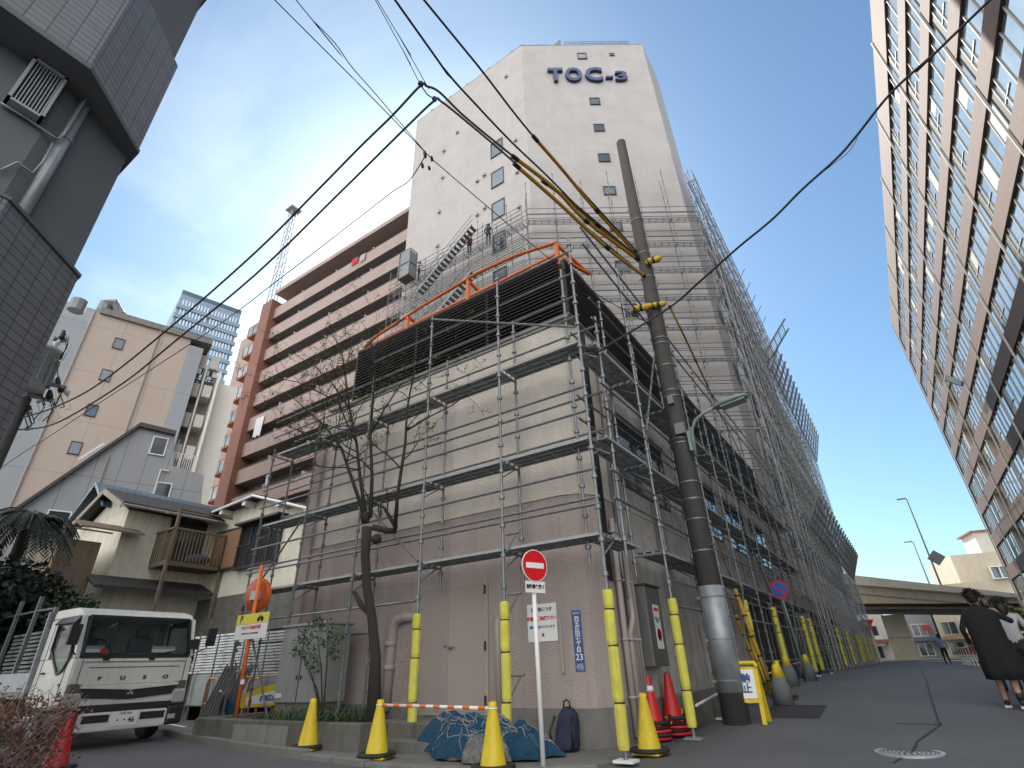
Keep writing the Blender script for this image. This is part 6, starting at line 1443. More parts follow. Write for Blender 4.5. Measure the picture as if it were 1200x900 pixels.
# no entry sign
q = V(-4.02, 6.44, 0); t = thing('no_entry_sign', 'round red no entry sign on a thin white post at the corner', 'road sign', tuple(q)); zt2 = 2.42
b = MB(); b.tube([(q.x, q.y, 0), (q.x-.02, q.y, zt2)], .030, 12); b.build('post', M['white'], t, True)
sn = vdir(112); sr = V(-sn.y, sn.x, 0) if True else None; sr = Z.cross(sn)
cz = at_r(631.5, 663, math.hypot(q.x, q.y)).z; sc_ = V(q.x-.02, q.y, cz)+sn*.045
b = MB(); b.lathe([(.215, 0), (.215, .012)], sc_, 30, sn); dsk = b.build('disc', M['white'], t)
b = MB(); b.lathe([(.203, .012), (.203, .015)], sc_, 30, sn); b.build('red_field', M['red'], dsk)
b = MB(); b.obox(sc_+sn*.0175, sr*.15, sn*.002, Z*.036); b.build('white_bar', M['white'], dsk)
pz = at_r(633, 688, math.hypot(q.x, q.y)).z; pc2 = V(q.x-.02, q.y, pz)+sn*.045
b = MB(); b.obox(pc2, sr*.165, sn*.005, Z*.075); sp_ = b.build('sub_plate', M['white'], t, bevel=.012)
text('sub_text', '自転車を除く', .062, M['black'], pc2+sn*.007, sr, Z, sp_, .001, .003, .85)
# net heap with rope by the steps
net_heap('net_heap', 'blue net heap with grey ropes on the pavement before the steps', (-5.35, 6.75, .03), (.85, .45, .68), M['net_b'], M['rope'], 70)
net_heap('net_heap', 'second blue net heap between the padded post and the no entry sign post', (-4.72, 7.0, .03), (.55, .38, .50), M['net_b'], M['rope'], 30)
net_heap('net_heap', 'grey tangled net lying over the front of the blue net heap', (-5.05, 6.52, .03), (.52, .3, .40), M['net_g'], M['rope'], 60)
q = at_z(505, 890, .04); b = MB(); b.obox((-6.55, 6.9, .06), (.2, .05, 0), (-.04, .12, 0), (0, 0, .02)); o = b.build('base_board', mat('grey_board', (.3, .29, .27), .9), None); tag(o, 'thin pale board lying under the padded scaffold post left of the net', 'board')
# backpack leaning on the corner
q = at_y(668, 883, 7.72); t = thing('backpack', 'dark navy backpack propped against the building corner beside the blue net', 'backpack', (q.x, 7.72, .04))
M['navy'] = mat('navy_fabric', (.018, .024, .055), .85, 0, .4, 8, .4, 60)
def pack(c, w, d_, h, mt, nm):
    vs = []; prof = [(0, .80, .9), (.08, .98, 1.0), (.35, 1.0, 1.0), (.6, .95, .9), (.82, .80, .75), (.95, .5, .5), (1.0, .15, .2)]; n_ = 20; b = MB(); fs = []
    for (u, fw, fd) in prof:
        for i in range(n_):
            th = 2*math.pi*i/n_; cx = math.copysign(abs(math.cos(th))**.6, math.cos(th)); cy = math.copysign(abs(math.sin(th))**.6, math.sin(th)); wob = 1+.04*math.sin(3*th+u*9)
            vs.append((c[0]+cx*w/2*fw*wob, c[1]+cy*d_/2*fd*wob+u*.10, c[2]+u*h))
    for r_ in range(len(prof)-1):
        for i in range(n_): fs.append((r_*n_+i, r_*n_+(i+1) % n_, (r_+1)*n_+(i+1) % n_, (r_+1)*n_+i))
    fs.append(tuple(range(n_-1, -1, -1))); fs.append(tuple((len(prof)-1)*n_+i for i in range(n_))); b.add(vs, fs); return b.build(nm, mt, t, True)
bx_ = q.x
pack((bx_, 7.66, .04), .34, .24, .52, M['navy'], 'body'); pack((bx_+.01, 7.53, .06), .27, .12, .27, M['navy'], 'front_pocket')
b = MB(); b.tube([(bx_-.05, 7.72, .54), (bx_-.05, 7.72, .62), (bx_, 7.72, .645), (bx_+.05, 7.72, .62), (bx_+.05, 7.72, .54)], .012, 6); b.build('handle', M['black'], t, True)
for s_ in (-1, 1):
    b = MB(); b.tube([(bx_+s_*.14, 7.60, .45), (bx_+s_*.19, 7.52, .26), (bx_+s_*.15, 7.54, .06)], .016, 6); b.build('strap', M['black'], t, True)
# A-frame sign beyond the pole, padded guy guards, weighted cones, no parking sign
def floor(x, y): return gz(x, y)
q = at_x(880, 845, -2.55); t = thing('standing_sign', 'yellow standing sign with a white blue lettered plate just beyond the utility pole', 'sign', (-2.55, q.y, floor(-2.55, q.y))); g = floor(-2.55, q.y); y_ = q.y
b = MB()
for x in (-2.82, -2.34): b.slab([V(x-.0, y_-.16, g), V(x+.07, y_-.16, g), V(x+.07, y_, g+.82), V(x, y_, g+.82)], V(0, .03, 0)); b.slab([V(x, y_+.22, g), V(x+.07, y_+.22, g), V(x+.07, y_+.03, g+.82), V(x, y_+.03, g+.82)], V(0, .03, 0))
b.tube([(-2.82, y_, g+.82), (-2.78, y_, g+.88), (-2.31, y_, g+.88), (-2.27, y_, g+.82)], .035, 8); b.slab([V(-2.8, y_-.1, g+.3), V(-2.3, y_-.1, g+.3), V(-2.3, y_, g+.82), V(-2.8, y_, g+.82)], V(0, .02, 0)); b.build('frame', M['coney'], t)
b = MB(); b.slab([V(-2.76, y_-.095, g+.36), V(-2.34, y_-.095, g+.36), V(-2.34, y_-.012, g+.78), V(-2.76, y_-.012, g+.78)], V(0, -.004, 0)); wp = b.build('plate', M['white'], t)
upv = V(0, .083, .42).normalized(); text('plate_text', '駐輪\n禁止', .15, M['blue_sign'], V(-2.55, y_-.066, g+.57), (1, 0, 0), upv, wp, .001, .004)
q = at_x(905, 830, -2.5); make_cone('yellow cone right behind the standing sign beyond the utility pole', M['coney'], -2.45, 13.4, floor(-2.45, 13.4))
def wcone(lbl, x, y):
    t = thing('cone_cover', lbl, 'cone', (x, y, floor(x, y))); g = floor(x, y); b = MB(); b.lathe([(.19, 0), (.17, .3), (.12, .45), (.10, .46)], (x, y, g), 16); b.build('grey_cover', mat('cover_grey_%d' % int(y*10), (.13, .14, .145), .8), t, True); b = MB(); b.lathe([(.115, .45), (.06, .68), (.03, .7)], (x, y, g), 14); b.build('yellow_top', M['coney'], t, True)
wcone('grey covered cone by the legs of the yellow standing sign', -2.35, 12.65)
wcone('grey covered cone with a yellow top between padded posts further up the street', -2.75, 16.3)
wcone('second grey covered cone with yellow top, farther along the padded posts', -2.75, 19.6)
def guard(lbl, p, q_, r=.05):
    t = thing('guy_guard', lbl, 'guy wire', tuple(p)); p, q_ = Vector(p), Vector(q_); b = MB(); b.tube([p, q_], r, 10); b.build('sleeve', M['sleeve'], t, True)
    for u in (.12, .34, .52, .72, .92): b = MB(); b.tube([p.lerp(q_, u), p.lerp(q_, u+.018)], r*1.12, 10); b.build('strap', M['black'], t)
    b = MB(); e = q_+(q_-p).normalized()*3.5; b.tube([q_, e], .01, 5); b.build('wire', M['cable'], t)
p = V(-2.75, 13.9, floor(-2.75, 13.9)); guard('ochre padded guy wire guard slanting up behind the yellow standing sign', p, at_y(861, 690, 13.9)); 
p = V(-2.9, 14.1, floor(-2.9, 14.1)); guard('second ochre guy wire guard close beside the first', p, at_y(862, 720, 14.1), .045)
q = at_x(946, 796, -2.75); g = floor(-2.75, q.y); tz = at_y(913, 691, q.y); t = thing('no_parking_sign', 'round blue no parking sign with red rim on a leaning grey post', 'road sign', (-2.75, q.y, g))
b = MB(); b.tube([(-2.75, q.y, g), (tz.x+.02, q.y, tz.z-.2), (tz.x, q.y, tz.z+.2)], .04, 8); b.build('post', M['plate'], t, True)
c0 = V(tz.x, q.y-.06, tz.z); b = MB(); b.lathe([(.28, 0), (.28, .012)], c0, 24, (0, -1, 0)); dk = b.build('disc', M['red'], t); b = MB(); b.lathe([(.23, .012), (.23, .015)], c0, 24, (0, -1, 0)); b.build('blue_field', mat('sign_blue_bright', (.02, .12, .42), .4), dk); b = MB(); b.obox(c0+V(0, -.018, 0), V(.165, 0, -.165), V(0, .002, 0), V(.014, 0, .014)); b.build('slash', M['red'], dk)
for (lbl, y_, s_) in (('dark blue net bundle lying by the padded posts beyond the no parking sign', 20.5, .7), ('farther dark blue net bundle on the street edge near the tall scaffold', 26.5, .6)):
    net_heap('net_bundle', lbl, (-3.35, y_, floor(-3.1, y_)-.05), (.35, 1.2, s_), M['net_b'], M['rope'], 10)
t = thing('handrail', 'low white pipe rail running along the wall foot behind the padded posts', 'rail', (-3.3, 15, .5)); b = MB(); b.tube([(-3.28, 10.2, .42), (-3.28, 12, .55), (-3.25, 24, 1.0)], .022, 6); b.build('pipe', M['white'], t)
# red cone and twig hedge at the lower left
q = at_z(62, 905, 0); make_cone('red cone half hidden by the reddish hedge at the lower left', M['coner'], q.x, q.y, 0)
hc = at_r(-72, 850, 4.3); t = thing('hedge', 'dense reddish brown twiggy hedge in the lower left corner', 'hedge', (hc.x, hc.y, 0)); M['twig'] = mat('twig_red', (.17, .085, .065), .85, 0, .8, 5, 0, 1, 0, (.08, .055, .04)); M['twleaf'] = leafmat('leaf_russet', (.15, .065, .05), (.07, .055, .035))
b = MB(); lv2 = MB(); hx = V(-.45, -.85, 0).normalized(); hn = V(hx.y, -hx.x, 0)
def htop(u): return 1.20+.05*math.sin(7*u)+.04*math.sin(15*u+1)-.5*max(0, -.1-u)
for i in range(5200):
    u = random.uniform(-.5, 1.9); w_ = random.uniform(-.42, .42); z_ = random.uniform(.02, 1.0)*htop(u)*.93; p = V(hc.x, hc.y, 0)+hx*u+hn*w_+Z*z_
    d_ = V(random.gauss(0, .45), random.gauss(0, .45), random.gauss(.8, .3)).normalized()-hx*max(0, (.0-u))*.6; L = random.uniform(.07, .17); e_ = p+d_*L
    if e_.z > htop(u)+.06: continue
    b.tube([p, p.lerp(e_, .5)+V(random.gauss(0, .012), random.gauss(0, .012), 0), e_], [.0032, .0026, .0012], 3, False)
    leaves(lv2, p.lerp(e_, .6), (.05, .05, .05), 7, .02)
b.build('twigs', M['twig'], t); lv2.build('leaves', M['twleaf'], t)

# ================================================================== UTILITY POLE, LAMP
ux, uy = -2.77, 10.6; RU = math.hypot(ux, uy); g = gz(ux, uy)
up = thing('utility_pole', 'dark weathered concrete utility pole with a sheet metal cover and yellow wrapped clamps', 'utility pole', (ux, uy, g))
ptop = at_r(727, 166, RU).z
b = MB(); b.tube([(ux, uy, g-.2), (ux, uy, 5), (ux, uy, ptop-.05), (ux, uy, ptop)], [.225, .19, .135, .09], 20); b.build('post', M['pole'], up, True)
rad = lambda z: .225-(z-g)*(.09/(ptop-g))
for z in (2.9, 3.5, 3.9, 4.25, 5.1, 5.2, 6.2, 6.35, 7.0, 7.6, 7.75, 8.5, 8.62, 9.6, 10.4, 11.6):
    b = MB(); b.lathe([(rad(z)+.004, 0), (rad(z)+.008, .005), (rad(z)+.008, .03), (rad(z)+.004, .035)], (ux, uy, z), 20); b.build('steel_band', M['steel'], up)
for i in range(16):
    z = 3.0+i*.62; th = 2.6 if i % 2 else -.6; d_ = V(math.cos(th), math.sin(th), 0); b = MB(); b.tube([V(ux, uy, z)+d_*rad(z)*.9, V(ux, uy, z)+d_*(rad(z)+.16)], .011, 6); b.build('step_bolt', M['steel_dk'], up)
b = MB(); n_ = 14; vs = []
for (z, e) in ((.45, .012), (2.15, .010)):
    for i in range(n_+1):
        th = R(-150+i*10.5); rr = rad(z+g)+e; vs.append((ux+rr*math.cos(th), uy+rr*math.sin(th), g+z))
b.add(vs, [(i, i+1, n_+2+i, n_+1+i) for i in range(n_)]); pl_ = b.build('sheet_cover', M['plate'], up, True); sd = pl_.modifiers.new('s', 'SOLIDIFY'); sd.thickness = .006
for z in (.62, 1.25, 1.95): b = MB(); b.lathe([(rad(z+g)+.016, 0), (rad(z+g)+.016, .02)], (ux, uy, g+z), 20); b.obox((ux-.2, uy-.14, g+z), (.03, 0, 0), (0, .03, 0), (0, 0, .025)); b.build('cover_clamp', M['steel_dk'], up)
def wrap(px, py, a_, r_, L):
    c = at_r(px, py, RU-.25); d_ = V(math.cos(a_), math.sin(a_)*.3, random.uniform(-.05, .25)).normalized(); b = MB(); b.tube([c-d_*L, c-d_*L*.5+Z*.02, c, c+d_*L*.5-Z*.02, c+d_*L], [r_*.6, r_*1.1, r_*.8, r_*1.1, r_*.5], 9); w_ = b.build('yellow_wrap', mat('wrap_yellow_%d' % py, (.62, .40, .02), .6, 0, .3, 9), up, True)
    b = MB(); b.tube([c-d_*.03, c+d_*.03], r_*1.0, 9); b.tube([c-d_*L*.75, c-d_*L*.6], r_*1.02, 9); b.build('wrap_tie', M['cable'], w_)
wrap(766, 305, .2, .085, .2); wrap(752, 361, .1, .085, .26); wrap(772, 357, .3, .075, .18)
b = MB(); z = at_r(818, 520, RU).z
b.obox((ux+.1, uy-.22, z+.3), (.1, 0, 0), (0, .06, 0), (0, 0, .12)); b.build('control_box', M['steel_dk'], up); b = MB(); b.obox((ux+.02, uy-.2, z+1.0), (.06, 0, 0), (0, .06, 0), (0, 0, .09)); b.build('control_box', M['steel_dk'], up)
t = thing('street_lamp', 'pale green street lamp on a curved arm fixed to the utility pole', 'street lamp', (ux+.2, uy-.2, 5))
pts = [at_r(816, 535, RU-.2), at_r(812, 515, RU-.25), at_r(811, 503, RU-.3), at_r(815, 492, RU-.35), at_r(825, 484, RU-.4), at_r(838, 477, RU-.45)]
b = MB(); b.tube(pts, .035, 8); b.build('arm', M['lamp'], t, True)
a, c = at_r(836, 479, RU-.45), at_r(877, 463, RU-.55); d_ = (c-a); L = d_.length; d_.normalize(); sd = d_.cross(Z).normalized(); u2 = sd.cross(d_)
vs = []; fs = []; n_ = 14; st = [(0, .04), (.06, .08), (.3, .15), (.7, .16), (.93, .11), (1.0, .03)]
for (u, r_) in st:
    for i in range(n_):
        th = 2*math.pi*i/n_; vs.append(a+d_*(L*u)+sd*(math.cos(th)*r_*1.15)+u2*((math.sin(th)*r_*.55 if math.sin(th) > 0 else math.sin(th)*r_*.35)))
for k2 in range(len(st)-1):
    for i in range(n_): fs.append((k2*n_+i, k2*n_+(i+1) % n_, (k2+1)*n_+(i+1) % n_, (k2+1)*n_+i))
fs += [tuple(range(n_-1, -1, -1)), tuple((len(st)-1)*n_+i for i in range(n_))]
b = MB(); b.add(vs, fs); hd = b.build('lamp_head', M['lamp'], t, True)
b = MB(); b.obox(a+d_*L*.55-u2*.06, d_*L*.34, sd*.13, u2*.012); b.build('lens', mat('lamp_lens_grey', (.35, .38, .38), .3), hd, bevel=.008)
b = MB(); b.obox(pts[1]+V(-.05, .05, 0), (.05, 0, 0), (0, .05, 0), (0, 0, .22)); b.build('bracket', M['lamp'], t)

# ================================================================== OVERHEAD CABLES
def seg_pts(pxs, E0, E1):
    """3-D points on a cable hung between two real points: follow the sag seen in the photo, distance from the straight span"""
    out = []
    for (px, py) in pxs:
        d = ray(px, py).normalized(); s = (E1-E0); w0 = CAM-E0; a_, b_, c_, dd_, ee_ = 1, d.dot(s), s.dot(s), d.dot(w0), s.dot(w0); den = a_*c_-b_*b_; tt = (b_*ee_-c_*dd_)/den if abs(den) > 1e-6 else 10; out.append(CAM+d*max(tt, 1))
    return out
def smooth_pts(pts, n=6):
    out = []
    for i in range(len(pts)-1):
        p0 = pts[max(i-1, 0)]; p1 = pts[i]; p2 = pts[i+1]; p3 = pts[min(i+2, len(pts)-1)]
        for j in range(n):
            u = j/n; out.append(.5*((2*p1)+(-p0+p2)*u+(2*p0-5*p1+4*p2-p3)*u*u+(-p0+3*p1-3*p2+p3)*u**3))
    return out+[pts[-1]]
def cable(lbl, pts, r, mt='cable', sleeve=None, extend=0):
    pts = [Vector(p) for p in pts]
    if extend: d_ = (pts[0]-pts[1]).normalized(); pts = [pts[0]+d_*extend]+pts
    t = thing('overhead_cable', lbl, 'cable', tuple(pts[0])); b = MB(); b.tube(smooth_pts(pts), r, 7); b.build('line', M[mt], t, True)
    if sleeve:
        sl = [Vector(p) for p in sleeve]; b = MB(); b.tube(smooth_pts(sl), r*2.0, 8); b.build('sleeve', M['sleeve'], t, True)
        for (u, v) in ((0, 1), (len(sl)-1, len(sl)-2)): d_ = (sl[v]-sl[u]).normalized(); b = MB(); b.tube([sl[u]-d_*.05, sl[u]+d_*.12], r*2.3, 8); b.build('joint', M['cable'], t)
        if len(sl) > 2: m_ = sl[len(sl)//2]; d_ = (sl[-1]-sl[0]).normalized(); b = MB(); b.tube([m_-d_*.08, m_+d_*.08], r*2.3, 8); b.build('joint', M['cable'], t)
    return t
PA = at_r(748, 300, RU-.1); HZ = 10.9
E0 = at_z(463, 0, HZ); pts = [E0]+seg_pts([(520, 80), (560, 125), (600, 167), (640, 205), (690, 254)], E0, PA)+[PA]
cable('left of two thick black cables dropping from the top edge to the pole', pts, .020, extend=14, sleeve=seg_pts([(637, 213), (668, 236), (700, 264), (745, 300)], E0, PA))
E0 = at_z(497, 0, HZ+.3); P2_ = at_r(745, 293, RU-.1); pts = [E0]+seg_pts([(560, 77), (600, 129), (626, 161), (660, 200)], E0, P2_)+[P2_]
cable('right of two thick black cables dropping from the top edge to the pole', pts, .020, extend=14, sleeve=seg_pts([(626, 161), (660, 200), (699, 247), (745, 296)], E0, P2_))
HU, HL = at_z(493, 100, 10.6), at_z(509, 118, 10.45)
LP = V(lp.x, lp.y, at_r(14, 488, 19).z); LP2 = V(lp.x, lp.y, at_r(9, 501, 19).z)
P3_ = at_r(750, 303, RU-.1)
pts = [LP]+seg_pts([(31, 488), (67, 476), (117, 449), (200, 383), (300, 295), (371, 224), (422, 172), (460, 135)], LP, HU)+[HU]+seg_pts([(500, 101), (515, 108), (545, 137), (600, 182), (660, 228)], HU, P3_)+[P3_]
cable('upper of two grey cables rising from the left pole over a hump', pts, .022, 'cable_g', sleeve=seg_pts([(602, 184), (650, 221), (687, 259), (747, 304)], HU, P3_))
P4_ = at_r(757, 325, RU-.1)
pts = [LP2]+seg_pts([(31, 503), (70, 494), (144, 449), (200, 404), (300, 321), (400, 224), (475, 150)], LP2, HL)+[HL]+seg_pts([(517, 119), (546, 142), (600, 188), (650, 235)], HL, P4_)+[P4_]
cable('lower of two grey cables rising from the left pole over a hump', pts, .022, 'cable_g', sleeve=seg_pts([(604, 193), (655, 238), (711, 290), (757, 325)], HL, P4_))
E0 = at_z(440, 0, 11.4); t = cable('thin messenger wire from the top edge to the cable hump', [E0]+seg_pts([(470, 55)], E0, HU)+[HU], .007, extend=12)
b = MB(); b.blob(tuple(HU+Z*.04), .06, .06, .06, 8, 6); b.blob(tuple(HL+Z*.05), .05, .05, .07, 8, 6); b.tube([HU, HU.lerp(HL, .5)-Z*.05, HL+Z*.05], .012, 5); b.build('clamp', M['cable'], t, True)
E0 = at_z(442, 0, 11.4); E1 = at_z(503, 105, 10.5); cable('second thin messenger wire close beside the first above the hump', [E0]+seg_pts([(465, 38)], E0, E1)+[E1], .007, extend=12)
T0 = at_z(500, 180, 9.6); E0 = at_z(322, 0, 10.4); TE = at_r(762, 380, RU-.1)
t = cable('long thin black wire crossing from the top left edge to the pole', [E0]+seg_pts([(420, 98)], E0, T0)+[T0]+seg_pts([(515, 194), (577, 247), (640, 300), (700, 345)], T0, TE)+[TE], .009, extend=14)
for (px, py, r_) in ((498, 181, .07), (506, 186, .05), (495, 194, .05), (503, 197, .04)):
    c = at_r(px, py, math.hypot(T0.x, T0.y)); b = MB(); b.lathe([(r_*.6, -.02), (r_, -.015), (r_, .015), (r_*.6, .02)], c, 10, (.6, .6, .3)); b.build('splice_clip', M['cable'], t)
E0 = at_z(347, 0, 10.2); cable('wavy thin double wire from the top edge to the splice left of the tower', [E0]+seg_pts([(365, 22), (392, 50), (412, 78), (440, 110), (470, 145)], E0, T0)+[T0], .008, extend=12)
E0 = at_r(2, 548, 21); cable('faint thin wire from the splice sagging down left past the beige block', [T0]+seg_pts([(480, 211), (458, 226), (412, 262), (330, 325), (250, 385), (120, 470), (60, 510)], T0, E0)+[E0, E0+(E0-T0).normalized()*8], .010)
E0 = at_z(1160, 0, 10.5); PK = at_r(785, 360, RU-.5); SC_ = V(-3.05, 7.35, at_r(712, 411, math.hypot(3.05, 7.35)).z)
pts = [E0]+seg_pts([(1100, 58), (1045, 108), (1003, 160), (980, 186), (940, 222), (905, 257), (865, 290), (820, 330)], E0, PK)+[PK, SC_]
cable('thick black cable sweeping from the upper right down past the pole to the scaffold corner', pts, .024, extend=14)
pts = seg_pts([(1003, 162), (992, 176), (975, 190), (955, 208)], E0, PK); cable('loose wire loop bundled along the upper right cable', [p+V(.03, 0, -.05*(0 < i < 3)) for i, p in enumerate(pts)], .006)
pts = [PK, at_x(800, 390, -2.3), at_x(815, 422, -2.45), at_x(829, 452, -2.6), at_x(845, 488, -2.75), at_x(862, 520, -2.8), at_x(885, 575, -2.9)]
cable('brown sleeved service drop hanging from the pole down along the street scaffold', pts, .012, sleeve=[pts[0], pts[1], pts[2], pts[3]])
pts = [at_r(768, 395, RU-.05), at_x(790, 440, -2.7), at_x(830, 500, -2.8), at_x(870, 545, -2.9), at_x(915, 610, -2.95)]
cable('black service wire running from the pole along the street side scaffold', pts, .010)

# ================================================================== RIGHT SIDE KERB, RAIL
b = MB()
for i in range(38):
    y = 9+i*1.2
    b.box(3.2, 3.36, y+.01, y+1.19, gz(3.3, y)-.1, gz(3.3, y)+.12)
struct(b.build('kerb', M['kerb']))
b = MB(); vs = []; ysr = [6, 9, 12, 15, 18, 22, 28, 36, 46, 56]
for y in ysr: vs += [(3.36, y, gz(3.4, y)+.10), (9.0, y, gz(3.4, y)+.10)]
b.add(vs, [(2*i, 2*i+1, 2*i+3, 2*i+2) for i in range(len(ysr)-1)]); struct(b.build('pavement', M['sidewalk']))
gr = thing('guard_rail', 'white pipe guard rail along the right pavement edge beyond the walkers', 'guard rail', (2.2, 30, .4))
for i in range(12):
    y = 23+i*2.0; g = gz(2.3, y); b = MB(); b.tube([(2.3, y, g), (2.3, y, g+.85)], .035, 7); b.build('post', M['white'], gr)
for h in (.45, .85): b = MB(); b.tube([(2.3, 23+i*2.0, gz(2.3, 23+i*2)+h) for i in range(12)], .03, 7); b.build('rail', M['white'], gr)
b = MB()
for i in range(11): y = 23+i*2.0; b.box(2.28, 2.32, y+.3, y+1.7, gz(2.3, y)+.5, gz(2.3, y)+.8)
b.build('red_panel', mat('panel_red', (.34, .05, .05), .6), gr)
q = at_r(1190, 716, 30); shrub('shrub', 'yellow green shrub behind the walking group at the right edge', (q.x, q.y, q.z-.3), (1.3, 1.0, .7), 1400, .16, leafmat('leaf_yellow_green', (.16, .17, .03), (.08, .10, .02)), clumps=10)  # plain yellow green leaf colour
# ================================================================== PEOPLE
def body(name, J, Eg, mats, segm, parent):
    """one continuous skinned body. J: joint -> (x, y, z, r); Eg: bones; segm: bone -> material index"""
    names = list(J); idx = {n: i for i, n in enumerate(names)}
    me = bpy.data.meshes.new(name); me.from_pydata([J[n][:3] for n in names], [(idx[a], idx[b]) for a, b in Eg], [])
    o = bpy.data.objects.new(name, me); COL.objects.link(o)
    md = o.modifiers.new('skin', 'SKIN'); md.use_smooth_shade = True
    for i, n in enumerate(names):
        sv = me.skin_vertices[0].data[i]; r_ = J[n][3]; sv.radius = (r_, r_) if not isinstance(r_, tuple) else r_; sv.use_root = (n == 'pelvis')
    sb = o.modifiers.new('sub', 'SUBSURF'); sb.levels = 2; sb.render_levels = 2
    dg = bpy.context.evaluated_depsgraph_get(); dg.update(); m2 = bpy.data.meshes.new_from_object(o.evaluated_get(dg))
    bpy.data.objects.remove(o); m2.name = name; m2.materials.clear()
    for q in mats: m2.materials.append(q)
    segs = [(Vector(J[a][:3]), Vector(J[b][:3]), segm(a, b)) for a, b in Eg]
    for p in m2.polygons:
        c = p.center; best = 9; bi = 0
        for a, b_, k_ in segs:
            ab = b_-a; t_ = max(0, min(1, (c-a).dot(ab)/max(ab.length_squared, 1e-9))); d = (c-(a+ab*t_)).length
            if d < best: best = d; bi = k_
        p.material_index = bi; p.use_smooth = True
    o = bpy.data.objects.new(name, m2); COL.objects.link(o); setpar(o, parent); return o
def person(lbl, top, bottom, shoe, pose, hair_long=False, scale=1.0, helmet=None, coat=None, skirt=None):
    t = thing('person', lbl, 'person', (0, 0, 0))
    J = {'pelvis': (0, 0, .93, .125), 'spine': (0, .0, 1.12, .12), 'chest': (0, .0, 1.30, .135), 'neck0': (0, -.005, 1.44, .075), 'neck': (0, .01, 1.50, .055), 'head': (0, .03, 1.58, .085), 'crown': (0, .025, 1.66, .075)}
    Eg = [('pelvis', 'spine'), ('spine', 'chest'), ('chest', 'neck0'), ('neck0', 'neck'), ('neck', 'head'), ('head', 'crown')]
    J['nose'] = (0, .125, 1.575, .012); Eg.append(('head', 'nose'))
    for s, n in ((-1, 'l'), (1, 'r')):
        P_ = pose[n]
        J['hip'+n] = (s*.095, 0, .88, .10); J['kne'+n] = (s*.10+P_['knee'][0], P_['knee'][1], P_['knee'][2], .062); J['ank'+n] = (s*.10+P_['ank'][0], P_['ank'][1], P_['ank'][2], .042); J['toe'+n] = (s*.11+P_['ank'][0], P_['ank'][1]+.17*P_.get('fc', 1), max(.035, P_['ank'][2]-P_.get('td', .05)), .038)
        J['hel'+n] = (s*.10+P_['ank'][0], P_['ank'][1]-.05, max(.035, P_['ank'][2]-.055), .036)
        J['sho'+n] = (s*.175, 0, 1.385, .062); J['elb'+n] = (*P_['elb'], .045); J['wri'+n] = (*P_['wri'], .030)
        w_ = Vector(P_['wri']); f_ = (w_-Vector(P_['elb'])).normalized(); sd = f_.cross(Vector((0, 1, .3))).normalized(); J['palm'+n] = (*(w_+f_*.06), (.034, .018))
        Eg += [('pelvis', 'hip'+n), ('hip'+n, 'kne'+n), ('kne'+n, 'ank'+n), ('ank'+n, 'toe'+n), ('ank'+n, 'hel'+n), ('chest', 'sho'+n), ('sho'+n, 'elb'+n), ('elb'+n, 'wri'+n), ('wri'+n, 'palm'+n)]
        for k_, (off, ln) in enumerate(((-.026, .075), (-.009, .085), (.009, .08), (.026, .062))):
            a_ = w_+f_*.095+sd*off; b_ = a_+f_*ln*.5; c_ = b_+(f_*.7+Vector((0, .5, -.2))).normalized()*ln*.5
            J['f%d%s' % (k_, n)] = (*a_, .010); J['g%d%s' % (k_, n)] = (*b_, .009); J['h%d%s' % (k_, n)] = (*c_, .008); Eg += [('palm'+n, 'f%d%s' % (k_, n)), ('f%d%s' % (k_, n), 'g%d%s' % (k_, n)), ('g%d%s' % (k_, n), 'h%d%s' % (k_, n))]
        a_ = w_+f_*.045-sd*.04; J['t0'+n] = (*a_, .012); J['t1'+n] = (*(a_+f_*.05-sd*.012), .010); Eg += [('wri'+n, 't0'+n), ('t0'+n, 't1'+n)]
    def segm(a, b):
        if a in ('neck', 'head') or b in ('crown', 'nose'): return 3
        if a[:3] in ('wri', 'pal') or (a[0] in 'fgt' and a[1].isdigit()): return 3
        if a[:3] == 'elb': return 0 if pose.get('long', True) else 3
        if a[:3] in ('ank',): return 2
        if a[:3] in ('hip', 'kne'): return 1 if not (pose.get('bare') and a[:3] == 'kne') else 3
        if b[:3] == 'hip': return 1
        return 0
    body('body', J, Eg, [top, bottom, shoe, M['skin']], segm, t)
    b = MB(); b.blob((0, -.008, 1.645), .097, .112, .10, 16, 9, .06)
    for q_ in range(150):
        th = random.uniform(0, 6.28); ph = random.uniform(.1, 1.45); p = V(.095*math.cos(th)*math.sin(ph), -.012+.108*math.sin(th)*math.sin(ph), 1.645+.098*math.cos(ph))
        if math.sin(th) > .55 and ph > 1.0: continue
        o_ = (p-V(0, 0, 1.62)).normalized(); dn = V(random.gauss(0, .3), random.gauss(0, .3), -.75 if hair_long else -.25); e_ = p+(o_*.5+dn).normalized()*random.uniform(.03, .07 if not hair_long else .16); b.tube([p, p.lerp(e_, .5)+o_*.008, e_], [.009, .008, .002], 4)
    if hair_long: b.blob((0, -.055, 1.52), .10, .07, .16, 12, 8, .05)
    else: b.blob((0, -.050, 1.605), .080, .055, .075, 12, 8, .05)
    if not helmet: b.build('hair', M['hair'], t, True)
    else:
        b = MB(); b.lathe([(.135, 0), (.14, .01), (.125, .06), (.09, .12), (.03, .145)], (0, .02, 1.625), 16); b.build('helmet', helmet, t, True)
    b = MB()
    for s in (-1, 1): b.blob((s*.034, .108, 1.595), .012, .008, .009, 8, 5)
    b.build('eyes', M['hair'], t, True)
    b = MB(); b.blob((0, .102, 1.527), .026, .010, .007, 8, 5); b.build('mouth', mat('lips', (.35, .14, .11), .5) if 'lips' not in bpy.data.materials else bpy.data.materials['lips'], t, True)
    b = MB()
    for s in (-1, 1): b.blob((s*.088, .01, 1.585), .012, .024, .034, 8, 6)
    b.build('ears', M['skin'], t, True)
